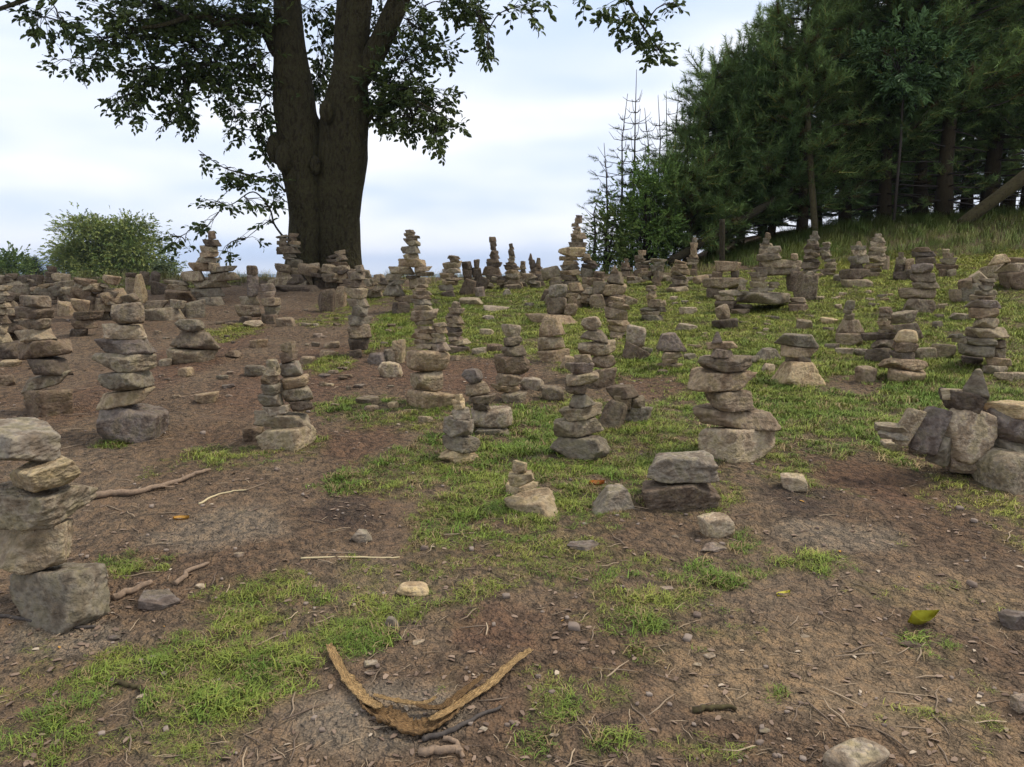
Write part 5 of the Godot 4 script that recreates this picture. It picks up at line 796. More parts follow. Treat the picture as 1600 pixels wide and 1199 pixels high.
# ---------------------------------------------------------------- stones
func stone_mesh(kind: String, variant: int, n: int) -> Mesh:
	var key := "%s%d_%d" % [kind, variant, n]
	if stone_cache.has(key): return stone_cache[key]
	var r := RandomNumberGenerator.new()
	r.seed = 900 + variant * 17 + kind.unicode_at(0) * 131
	var planes := []
	var power := 48.0
	var tall := 1.0
	if kind == "s":
		var k := r.randi_range(5, 7)
		for i in k:
			var a := TAU * (i + r.randf_range(-0.28, 0.28)) / k
			planes.append([Vector3(cos(a), r.randf_range(-0.65, 0.55), sin(a)).normalized(), r.randf_range(0.78, 1.0)])
		planes.append([Vector3(r.randf_range(-0.12, 0.12), 1, r.randf_range(-0.12, 0.12)).normalized(), 0.62])
		planes.append([Vector3(r.randf_range(-0.1, 0.1), -1, r.randf_range(-0.1, 0.1)).normalized(), 0.62])
		tall = 0.7
	else:
		var lean := 0.24
		for s in [-1.0, 1.0]:
			var up := r.randf_range(-lean, lean)
			if kind == "w": up = r.randf_range(0.3, 0.55)
			if kind == "t": up = r.randf_range(0.42, 0.6)
			planes.append([Vector3(s, up, r.randf_range(-0.25, 0.25)).normalized(), r.randf_range(0.88, 1.0) if kind != "t" else 0.62])
			planes.append([Vector3(r.randf_range(-0.25, 0.25), up * 0.6 + r.randf_range(-0.1, 0.1), s).normalized(), r.randf_range(0.85, 1.0)])
			planes.append([Vector3(r.randf_range(-0.16, 0.16), s, r.randf_range(-0.16, 0.16)).normalized(), 1.0])
	if kind == "r": power = 5.0
	if kind == "b":
		# broken lower and upper edges
		for i in r.randi_range(2, 4):
			var a := r.randf() * TAU
			var cut := Vector3(cos(a), [-1.0, -0.8, 0.9][i % 3] * r.randf_range(0.6, 1.1), sin(a)).normalized()
			planes.append([cut, (maxf(absf(cut.x), absf(cut.z)) + absf(cut.y)) * r.randf_range(0.76, 0.9)])
	for i in (r.randi_range(4, 6) if kind != "r" else 3):
		var c := Vector3([-1, 1][r.randi() % 2] * r.randf_range(0.35, 1), [-1, 1][r.randi() % 2] * r.randf_range(0.2, 1) * tall, [-1, 1][r.randi() % 2] * r.randf_range(0.35, 1)).normalized()
		planes.append([c, (absf(c.x) + absf(c.y) * tall + absf(c.z)) * r.randf_range(0.74, 0.92)])
	var off := Vector3(r.randf_range(-50, 50), r.randf_range(-50, 50), r.randf_range(-50, 50))
	var verts := PackedVector3Array()
	var index := PackedInt32Array()
	var ids := {}
	var face_axes := [[Vector3.RIGHT, Vector3.UP, Vector3.BACK], [Vector3.LEFT, Vector3.UP, Vector3.FORWARD], [Vector3.UP, Vector3.BACK, Vector3.RIGHT], [Vector3.DOWN, Vector3.FORWARD, Vector3.RIGHT], [Vector3.BACK, Vector3.UP, Vector3.LEFT], [Vector3.FORWARD, Vector3.UP, Vector3.RIGHT]]
	for f in face_axes:
		var grid := []
		for j in n + 1:
			for i in n + 1:
				var p: Vector3 = f[0] + f[1] * tan((2.0 * j / n - 1.0) * PI / 4) + f[2] * tan((2.0 * i / n - 1.0) * PI / 4)
				var id := "%d,%d,%d" % [roundi(p.x * 1000), roundi(p.y * 1000), roundi(p.z * 1000)]
				if not ids.has(id):
					var dir := Vector3(p.x, p.y * tall, p.z).normalized()
					var sum := 0.0
					for pl in planes:
						var t: float = pl[0].dot(dir) / pl[1]
						if t > 0.02: sum += pow(t, power)
					var rr := pow(sum, -1.0 / power)
					var v := dir * rr
					var w := v * 1.6 + off
					rr *= 1.0 + 0.045 * lump.get_noise_3d(w.x, w.y, w.z) + 0.03 * lump.get_noise_3d(w.x * 2.7, w.y * 2.7, w.z * 2.7) + 0.02 * lump.get_noise_3d(w.x * 6.0, w.y * 6.0, w.z * 6.0)
					ids[id] = verts.size()
					verts.append(dir * rr)
				grid.append(ids[id])
		for j in n:
			for i in n:
				var a: int = grid[j * (n + 1) + i]
				var b: int = grid[j * (n + 1) + i + 1]
				var c: int = grid[(j + 1) * (n + 1) + i]
				var d: int = grid[(j + 1) * (n + 1) + i + 1]
				var m: Vector3 = (verts[b] - verts[a]).cross(verts[c] - verts[a])
				if m.dot(verts[a]) > 0.0: index.append_array([a, c, b, b, c, d])
				else: index.append_array([a, b, c, b, d, c])
	var lo := verts[0]
	var hi := verts[0]
	for v in verts:
		lo = lo.min(v)
		hi = hi.max(v)
	for i in verts.size():
		verts[i] = (verts[i] - (lo + hi) / 2.0) / (hi - lo)
	var normals := PackedVector3Array()
	normals.resize(verts.size())
	for t in range(0, index.size(), 3):
		var nn := (verts[index[t + 2]] - verts[index[t]]).cross(verts[index[t + 1]] - verts[index[t]])
		for k in 3: normals[index[t + k]] += nn
	for i in normals.size(): normals[i] = normals[i].normalized()
	var arr := []
	arr.resize(Mesh.ARRAY_MAX)
	arr[Mesh.ARRAY_VERTEX] = verts
	arr[Mesh.ARRAY_NORMAL] = normals
	arr[Mesh.ARRAY_INDEX] = index
	var me := ArrayMesh.new()
	me.add_surface_from_arrays(Mesh.PRIMITIVE_TRIANGLES, arr)
	stone_cache[key] = me
	return me

const KINDS := ["b", "s", "w", "r", "t"]
const TONES := ["g", "b", "d", "y", "p", "l"]

func put_stone(parent: Node, called: String, at: Vector3, size: Vector3, tilt: float, yaw: float, kind: int, tone: int, res: int) -> MeshInstance3D:
	var v := rng.randi_range(0, 9)
	var o := part(parent, called, stone_mesh(KINDS[kind], v + (20 if res == 2 else 0), [11, 16, 24][res]), M["stone_%s%d" % [TONES[tone], rng.randi_range(0, 2)]])
	var b := Basis(Vector3.BACK, deg_to_rad(tilt)) * Basis(Vector3.RIGHT, rng.randf_range(-0.06, 0.06)) * Basis(Vector3.UP, deg_to_rad(yaw))
	o.transform = Transform3D(b.scaled_local(size), at)
	return o

func build_cairns() -> void:
	for c in CAIRNS:
		var x: float = c[3]
		var d: float = c[4]
		var base := Vector3(x, terrain(x, d), -d)
		var cat: String = {"stone_cairn": "cairn", "stone_heap": "stone heap", "stone_slab": "stone slab", "stone_blocks": "stone heap", "standing_stone": "stone"}[c[0]]
		if c[6].size() == 1:
			var s: Array = c[6][0]
			var one := put_stone(self, c[0], base + Vector3(s[0], s[1], s[2]), Vector3(s[3], s[4], s[5]), s[6], s[7], s[8], s[9], c[5])
			tag(one, c[1], cat, c[2])
			continue
		var t := thing(c[0], base, c[1], cat, c[2])
		for s in c[6]:
			var at := Vector3(s[0], s[1], s[2])
			var size := Vector3(s[3], s[4], s[5])
			# the lowest stones reach down into the soil under their middle
			var under := ground_y(x + at.x, d - at.z) - base.y
			if s[10] == 1:
				var top: float = at.y + size.y / 2
				var low: float = minf(under - 0.015 - 0.16 * size.y, top - size.y * 0.8)
				size.y = top - low
				at.y = (top + low) / 2
			put_stone(t, "stone", at, size, s[6], s[7], s[8], s[9], c[5])

func build_loose() -> void:
	for s in LOOSE:
		var size := Vector3(s[3], s[4], s[5])
		var o := put_stone(self, "loose_stone", spot(s[1], s[2], size.y * 0.3), size, s[6], s[7], s[8], s[9], 1 if s[2] < 4.0 else 0)
		tag(o, LOOSE_LABELS[s[0]], "stone", "loose stones lying on the ground" if s[0] < LOOSE_SHARED else "small stones strewn about")

# ---------------------------------------------------------------- ground
func inside(e: Array, x: float, d: float) -> float:
	var a: float = (x - e[0]) / e[2]
	var b: float = (d - e[1]) / e[3]
	return a * a + b * b

func grass_at(x: float, d: float) -> Array:
	# [cover 0..1, blade height, how yellow]
	var cover := 0.0
	var tall := 0.05
	var yellow := 0.3
	var wx := x + 0.05 * patchy.get_noise_2d(x * 5.0, d * 5.0) * (1.0 + d * 0.3)
	var wd := d + 0.06 * patchy.get_noise_2d(x * 5.0 + 40.0, d * 5.0) * (1.0 + d * 0.4)
	for e in GRASS:
		if absf(wx - e[0]) > e[2] * 1.3 or absf(wd - e[1]) > e[3] * 1.3: continue
		var k: float = e[4] * (1.0 - sstep(0.15, 1.35, inside(e, wx, wd)))
		if k > cover:
			cover = k
			tall = e[5]
			yellow = e[6]
	for e in BARE:
		if absf(wx - e[0]) > e[2] * 1.3 or absf(wd - e[1]) > e[3] * 1.3: continue
		cover *= sstep(0.5, 1.3, inside(e, wx, wd)) * 0.9 + 0.1
	# worn gaps
	cover *= clampf(0.72 + 0.9 * patchy.get_noise_2d(x * 3.0, d * 3.0) + 0.8 * patchy.get_noise_2d(x * 11.0, d * 11.0) * (1.0 - sstep(4.0, 8.0, d)), 0.08, 1.0)
	cover = lerpf(cover, minf(1.0, cover * 1.9), sstep(3.0, 5.0, d))
	return [cover, tall, yellow]

func soil_colour(x: float, d: float) -> Color:
	var c := Vector3(0.235, 0.168, 0.112)
	var n := patchy.get_noise_2d(x * 1.3 + 9.0, d * 1.3)
	c = c.lerp(Vector3(0.185, 0.12, 0.078), clampf(n * 1.2, 0, 0.7))
	c = c.lerp(Vector3(0.285, 0.215, 0.148), clampf(-n * 1.3, 0, 0.8))
	var tones := [Vector3(0.33, 0.27, 0.2), Vector3(0.33, 0.24, 0.15), Vector3(0.1, 0.075, 0.06), Vector3(0.21, 0.128, 0.085)]
	for e in SOIL:
		var q := inside(e, x + 0.1 * bumps.get_noise_2d(x * 2, d * 2), d)
		if q < 1.4: c = c.lerp(tones[e[4]], 0.8 * (1.0 - sstep(0.3, 1.4, q)))
	return Color(c.x, c.y, c.z)

func build_ground() -> void:
	var rows := [-40.0, -15.0, -6.0, -2.0, -0.5, 0.2]
	var d := 0.55
	while d < 19.0:
		rows.append(d)
		d += maxf(0.014, d * 0.0105)
	while d < 3600.0:
		rows.append(d)
		d *= 1.13
	var cols := 380
	var verts := PackedVector3Array()
	var normals := PackedVector3Array()
	var tint := PackedColorArray()
	var index := PackedInt32Array()
	for j in rows.size():
		var dd: float = rows[j]
		var half := 2.6 + 0.95 * maxf(0.0, dd) if dd < 30.0 else dd * 1.3
		if dd < 0.0: half = 2.6 - dd
		for i in cols + 1:
			var x := (2.0 * i / cols - 1.0) * half
			verts.append(Vector3(x, ground_y(x, dd), -dd))
			var e := 0.012 + 0.004 * absf(dd)
			normals.append(Vector3(ground_y(x - e, dd) - ground_y(x + e, dd), 2.0 * e, ground_y(x, dd + e) - ground_y(x, dd - e)).normalized())
			var c := soil_colour(x, dd)
			var g: float = 0.0
			if dd < 30.0:
				var ga := grass_at(x, dd)
				g = ga[0]
				c = c.lerp(Color(0.11, 0.13, 0.04).lerp(Color(0.2, 0.185, 0.065), ga[2]), g * 0.85)
			else:
				c = Color(0.06, 0.09, 0.04)
			tint.append(c)
	for j in rows.size() - 1:
		for i in cols:
			var a := j * (cols + 1) + i
			index.append_array([a, a + cols + 1, a + 1, a + 1, a + cols + 1, a + cols + 2])
	var arr := []
	arr.resize(Mesh.ARRAY_MAX)
	arr[Mesh.ARRAY_VERTEX] = verts
	arr[Mesh.ARRAY_NORMAL] = normals
	arr[Mesh.ARRAY_COLOR] = tint
	arr[Mesh.ARRAY_INDEX] = index
	var me := ArrayMesh.new()
	me.add_surface_from_arrays(Mesh.PRIMITIVE_TRIANGLES, arr)
	var o := part(self, "ground", me, M.soil)
	tag(o, "bare brown soil of the hilltop clearing with worn grass", "ground", "", "structure")

func build_hills() -> void:
	# far ridges beyond the valley
	for k in 2:
		var st := SurfaceTool.new()
		st.begin(Mesh.PRIMITIVE_TRIANGLES)
		var dist: float = [1500.0, 2600.0][k]
		var n := 120
		for i in n + 1:
			var x := (2.0 * i / n - 1.0) * dist * 1.4
			var top: float = dist * [-0.012, -0.002][k] + dist * 0.012 * patchy.get_noise_2d(x * 0.0022, k * 30.0)
			top += dist * [0.012, 0.026][k] * (1.0 - sstep(-0.75, -0.3, x / dist))
			for p in [[-110.0, 0.0], [top * 0.6 - 20.0, 140.0], [top, 260.0], [-110.0, 700.0]]:
				st.add_vertex(Vector3(x, p[0], -dist - p[1]))
		for i in n:
			for j in 3:
				var a := i * 4 + j
				for v in [a, a + 1, a + 4, a + 4, a + 1, a + 5]: st.add_index(v)
		st.generate_normals()
		var o := part(self, "hills", st.commit(), M.hill)
		tag(o, ["nearer wooded ridge across the valley", "farthest blue ridge on the horizon"][k], "hills", "", "structure")

func blade_tuft(count: int, height: float, spread: float, width: float, seed_: int) -> Mesh:
	var r := RandomNumberGenerator.new()
	r.seed = seed_
	var st := SurfaceTool.new()
	st.begin(Mesh.PRIMITIVE_TRIANGLES)
	for i in count:
		var a := r.randf() * TAU
		var foot := Vector3(cos(a), 0, sin(a)) * spread * sqrt(r.randf())
		var b := r.randf() * TAU
		var out := Vector3(cos(b), 0, sin(b))
		var side := Vector3(-out.z, 0, out.x) * width * r.randf_range(0.6, 1.2) * 0.5
		var h := height * r.randf_range(0.45, 1.1)
		var bend := h * r.randf_range(0.2, 1.3)
		var mid := foot + Vector3.UP * h * 0.6 + out * bend * 0.35
		var tip := foot + Vector3.UP * h * (1.0 - 0.35 * bend / h) + out * bend
		var s := r.randf_range(0.7, 1.25)
		st.set_color(Color(s, s * r.randf_range(0.92, 1.05), s * 0.9))
		var nn := (out * 0.5 + Vector3.UP).normalized()
		st.set_normal(nn)
		for v in [foot - side, mid - side * 0.8, foot + side, foot + side, mid - side * 0.8, mid + side * 0.8, mid - side * 0.8, tip, mid + side * 0.8]: st.add_vertex(v)
	return st.commit()

func build_grass() -> void:
	var r := RandomNumberGenerator.new()
	r.seed = 77
	var meshes := [blade_tuft(16, 1.0, 0.55, 0.055, 1), blade_tuft(12, 1.0, 0.75, 0.06, 2), blade_tuft(18, 1.0, 0.45, 0.045, 3)]
	var where := [[], [], []]
	var tint := [[], [], []]
	# walk over the clearing in cells, denser near the camera
	var d := 0.9
	while d < 13.5:
		var step := 0.0078 + 0.0028 * d
		var half := 0.35 + 0.72 * d
		var x := -half
		while x < half:
			var px := x + r.randf_range(-0.6, 0.6) * step
			var pd := d + r.randf_range(-0.6, 0.6) * step
			x += step
			var g := grass_at(px, pd)
			if r.randf() > g[0] * 1.55 - 0.12: continue
			var h: float = g[1] * r.randf_range(0.22, 0.72) * (0.5 + 0.4 * g[0]) * (1.0 + 0.5 * patchy.get_noise_2d(px * 6.0 + 5.0, pd * 6.0))
			var k := r.randi_range(0, 2)
			var wide := clampf(h * 1.4, 0.02, 0.05) * r.randf_range(0.8, 1.25) * (1.0 + 0.07 * pd)
			var b := Basis(Vector3.UP, r.randf() * TAU).scaled_local(Vector3(wide, h, wide))
			where[k].append(Transform3D(b, spot(px, pd, -0.004)))
			var yel: float = clampf(g[2] + 0.35 * patchy.get_noise_2d(px * 4.0, pd * 4.0) + r.randf_range(-0.2, 0.2), 0, 1)
			var c := Color(0.115, 0.19, 0.032).lerp(Color(0.37, 0.36, 0.08), yel)
			if r.randf() < (0.13 + 0.3 * (1.0 - g[0])) * (1.0 - 0.5 * sstep(3.0, 6.0, pd)): c = Color(0.33, 0.25, 0.13).lerp(Color(0.2, 0.14, 0.08), r.randf())
			var s := r.randf_range(0.85, 1.35)
			tint[k].append(Color(c.r * s, c.g * s, c.b * s))
		d += step
	for k in 3:
		var o := copies(self, "grass", meshes[k], M.blade, where[k], tint[k])
		tag(o, ["short green turf growing in worn patches between the cairns", "spreading turf blades mixed through the worn grass", "fine upright turf blades mixed through the worn grass"][k], "grass", "", "stuff")
	print("grass ", where[0].size() + where[1].size() + where[2].size())
	# long uncut grass on the bank below the pines
	var long_mesh := blade_tuft(16, 1.0, 0.28, 0.02, 9)
	var lw := []
	var lt := []
	for i in 9000:
		var dd := r.randf_range(9.6, 14.5)
		var xx := r.randf_range(2.2, 11.5)
		var ramp := sstep(0.0, 0.8, xx - 3.6 + 0.35 * (dd - 10.6) + 0.9 * patchy.get_noise_2d(xx * 1.5, dd * 1.5))
		if dd < 10.9 - 0.12 * (xx - 4.0) or r.randf() > ramp: continue
		var hh := r.randf_range(0.05, 0.19) * (1.0 + 0.8 * patchy.get_noise_2d(xx * 2.2 + 31.0, dd * 2.2)) * sstep(9.4, 12.0, dd) + 0.05
		var wide := hh * r.randf_range(0.7, 1.2)
		lw.append(Transform3D(Basis(Vector3.UP, r.randf() * TAU).scaled_local(Vector3(wide, hh, wide)), spot(xx, dd, -0.01)))
		var yel := clampf(0.15 + 0.9 * patchy.get_noise_2d(xx * 2.0, dd * 2.0 + 70.0) + r.randf_range(-0.25, 0.25), 0, 1)
		var c := Color(0.13, 0.2, 0.042).lerp(Color(0.28, 0.25, 0.085), yel)
		lt.append(c)
	for i in 1500:
		var dd := r.randf_range(10.8, 12.8)
		var xx := r.randf_range(-9.0, 3.0)
		if patchy.get_noise_2d(xx * 1.2 + 60.0, dd * 2.0) < -0.05: continue
		var hh := r.randf_range(0.04, 0.2)
		lw.append(Transform3D(Basis(Vector3.UP, r.randf() * TAU).scaled_local(Vector3(hh, hh, hh) * 1.2), spot(xx, dd, -0.01)))
		lt.append(Color(0.16, 0.2, 0.05).lerp(Color(0.34, 0.3, 0.12), r.randf()))
	tag(copies(self, "long_grass", long_mesh, M.blade, lw, lt), "long uncut grass on the bank below the pines and along the crest", "grass", "", "stuff")

func build_litter() -> void:
	var r := RandomNumberGenerator.new()
	r.seed = 313
	# wood chips and leaf scraps
	var chip := SurfaceTool.new()
	chip.begin(Mesh.PRIMITIVE_TRIANGLES)
	var cv := [Vector3(-0.5, 0, -0.16), Vector3(-0.2, 0.1, -0.24), Vector3(0.35, 0.06, -0.18), Vector3(0.52, 0, 0.02), Vector3(0.2, 0.09, 0.22), Vector3(-0.3, 0.12, 0.2)]
	for t in [[0, 1, 5], [1, 4, 5], [1, 2, 4], [2, 3, 4]]:
		for v in t: chip.add_vertex(cv[v])
	for t in [[0, 5, 1], [1, 5, 4], [1, 4, 2], [2, 4, 3]]:
		for v in t: chip.add_vertex(cv[v] - Vector3(0, 0.07, 0))
	chip.generate_normals()
	var tw := tube_mesh([Vector3(-0.5, 0, 0), Vector3(-0.15, 0.02, 0.03), Vector3(0.2, 0, -0.02), Vector3(0.5, 0.03, 0.04)], [0.016, 0.02, 0.017, 0.008], 5)
	var kinds := [["wood_chips", chip.commit(), "small brown wood chips and leaf scraps strewn over the soil", "chips"], ["fallen_twigs", tw, "short dry twigs scattered over the bare soil", "twigs"], ["gravel", stone_mesh("b", 3, 3), "small stones and gravel trodden into the soil", "gravel"]]
	for k in 3:
		var where := []
		var tint := []
		var want: int = [9000, 6500, 1000][k]
		for i in want:
			var d := 1.0 + 9.5 * pow(r.randf(), 1.7)
			var x := r.randf_range(-1, 1) * (0.35 + 0.72 * d)
			var g := grass_at(x, d)
			if r.randf() < g[0] * 1.1: continue
			if k == 0 and r.randf() > 0.55 + patchy.get_noise_2d(x * 2.0 + 13.0, d * 2.0) * 1.2: continue
			var s := 0.0
			var b := Basis(Vector3.UP, r.randf() * TAU) * Basis(Vector3.RIGHT, r.randf_range(-0.35, 0.35))
			var c := Color.WHITE
			if k == 0:
				s = r.randf_range(0.005, 0.02) * (1.0 + 0.08 * d)
				c = Color(0.13, 0.09, 0.066).lerp(Color(0.27, 0.195, 0.14), r.randf())
				if r.randf() < 0.06: c = Color(0.42, 0.34, 0.25)
				if r.randf() < 0.006: c = Color(0.4, 0.22, 0.06)
				b = b.scaled_local(Vector3(s, s * 0.9, s))
			elif k == 1:
				s = r.randf_range(0.012, 0.05) if r.randf() < 0.85 else r.randf_range(0.05, 0.11)
				c = Color(0.13, 0.095, 0.07).lerp(Color(0.42, 0.32, 0.21), pow(r.randf(), 1.6))
				b = b.scaled_local(Vector3(s, s * 0.9, s))
			else:
				s = r.randf_range(0.004, 0.011) if r.randf() < 0.93 else r.randf_range(0.011, 0.026)
				c = Color(0.15, 0.11, 0.085).lerp(Color(0.26, 0.21, 0.17), r.randf())
				b = b.scaled_local(Vector3(s * 1.3, s * 0.75, s))
			where.append(Transform3D(b, spot(x, d, 0.002)))
			tint.append(c)
		var o := copies(self, kinds[k][0], kinds[k][1], M.litter, where, tint)
		tag(o, kinds[k][2], kinds[k][3], "", "stuff")

func ground_path(pts: Array, lift: float) -> Array:
	var o := []
	for p in pts: o.append(spot(p[0], p[1], lift))
	return o

func stick(called: String, pts: Array, r0: float, r1: float, mat: Material, label: String, cat: String, twigs := 0) -> void:
	var rad := []
	for i in pts.size(): rad.append(lerpf(r0, r1, float(i) / (pts.size() - 1)))
	var path := smooth_path(ground_path(pts, r0 * 0.75), rad, 5)
	for i in path[0].size():
		path[0][i] += Vector3(lump.get_noise_2d(i * 0.35, r0 * 900), 0.3 * lump.get_noise_2d(i * 0.4, r0 * 500 + 50), lump.get_noise_2d(i * 0.35, r0 * 700 + 90)) * r0 * 1.1
	if twigs == 0:
		tag(part(self, called, tube_mesh(path[0], path[1], 7, 0.35), mat), label, cat, "sticks lying on the ground")
		return
	var o := thing(called, path[0][0], label, cat, "sticks lying on the ground")
	var stem := part(o, "stem", tube_mesh(path[0], path[1], 8, 0.4), mat)
	stem.position = -o.position
	for i in twigs:
		var k: int = int(path[0].size() * (0.25 + 0.6 * i / twigs))
		var p: Vector3 = path[0][k]
		var q := p + Vector3(0.05 * (1 if i % 2 else -1) + 0.03, 0.008, -0.04)
		q.y = ground_y(q.x, -q.z) + 0.006
		var tw := part(o, "side_twig", tube_mesh([p, (p + q) / 2 + Vector3(0, 0.006, 0), q], [path[1][k] * 0.5, path[1][k] * 0.4, path[1][k] * 0.2], 6, 0.3), mat)
		tw.position = -o.position

func fallen_leaf(at: Array, length: float, curl: float, turn: float, col: Color, label: String, roll := 0.0) -> void:
	var st := SurfaceTool.new()
	st.begin(Mesh.PRIMITIVE_TRIANGLES)
	var n := 8
	for side in 2:
		for i in n + 1:
			var t := float(i) / n
			var w := sin(PI * pow(t, 0.8)) * 0.3
			for k in 5:
				var u := (k - 2) / 2.0
				var y := curl * (u * u * 0.5 + (t - 0.5) * (t - 0.5)) * 0.55
				st.add_vertex(Vector3((t - 0.5), y - 0.012 * side, u * w * (1.0 - 0.25 * curl)) * length)
	for side in 2:
		for i in n:
			for k in 4:
				var a := side * (n + 1) * 5 + i * 5 + k
				for v in ([a, a + 5, a + 1, a + 1, a + 5, a + 6] if side == 0 else [a, a + 1, a + 5, a + 1, a + 6, a + 5]): st.add_index(v)
	st.generate_normals()
	var m := plain(col.r, col.g, col.b, 0.6)
	m.albedo_texture = noise_tex(0.03, 4, 51, [[0.0, Color(0.75, 0.68, 0.5)], [0.5, Color(0.95, 0.95, 0.9)], [1.0, Color(1, 1, 1)]], 128)
	m.uv1_triplanar = true
	m.uv1_scale = Vector3.ONE * 12.0
	m.backlight_enabled = true
	m.backlight = Color(0.3, 0.3, 0.3)
	m.cull_mode = BaseMaterial3D.CULL_DISABLED
	var o := part(self, "fallen_leaf", st.commit(), m)
	o.transform = Transform3D(Basis(Vector3.UP, turn) * Basis(Vector3.RIGHT, roll), spot(at[0], at[1], -0.006 + 0.12 * length * absf(sin(roll))))
	tag(o, label, "leaf", "coloured leaves fallen on the ground")

func bark_ribbon(pts: Array, width: float, lift: float, rise: float, split: float) -> Mesh:
	# a long curl of peeled bark: trough shaped cross-section with ragged rims and thickness
	var rad := []
	for i in pts.size(): rad.append(1.0)
	var path: Array = smooth_path(ground_path(pts, lift), rad, 8)[0]
	var n := path.size()
	var st := SurfaceTool.new()
	st.begin(Mesh.PRIMITIVE_TRIANGLES)
	var around := 10
	for i in n:
		var t := float(i) / (n - 1)
		var dir: Vector3 = (path[mini(i + 1, n - 1)] - path[maxi(i - 1, 0)]).normalized()
		var side := dir.cross(Vector3.UP).normalized()
		var w := width * (0.55 + 0.6 * sin(PI * clampf(t * 0.9 + 0.05, 0, 1))) * (1.0 + 0.35 * lump.get_noise_1d(i * 1.7))
		var p: Vector3 = path[i] + Vector3.UP * rise * pow(absf(t - 0.5) * 2.0, 2.0)
		for k in around:
			# outer shell then inner shell, open upwards
			var outer := k < 5
			var u: float = (k if outer else 9 - k) / 4.0
			var a := lerpf(-1.25, 1.25, u) + 0.2 * lump.get_noise_2d(i * 0.6, k * 9.0)
			var rr := w * 0.5 * (1.0 if outer else 0.72)
			st.set_uv(Vector2(t * 0.9 + split, k * 0.1 + split))
			st.add_vertex(p + side * sin(a) * rr + Vector3.UP * (w * 0.33 - cos(a) * rr * 0.8 + w * 0.12 * lump.get_noise_2d(i * 1.3, k * 3.0)))
	for i in n - 1:
		for k in around:
			var a := i * around + k
			var b := i * around + (k + 1) % around
			for v in [a, a + around, b, b, a + around, b + around]: st.add_index(v)
	st.generate_normals()
	return st.commit()

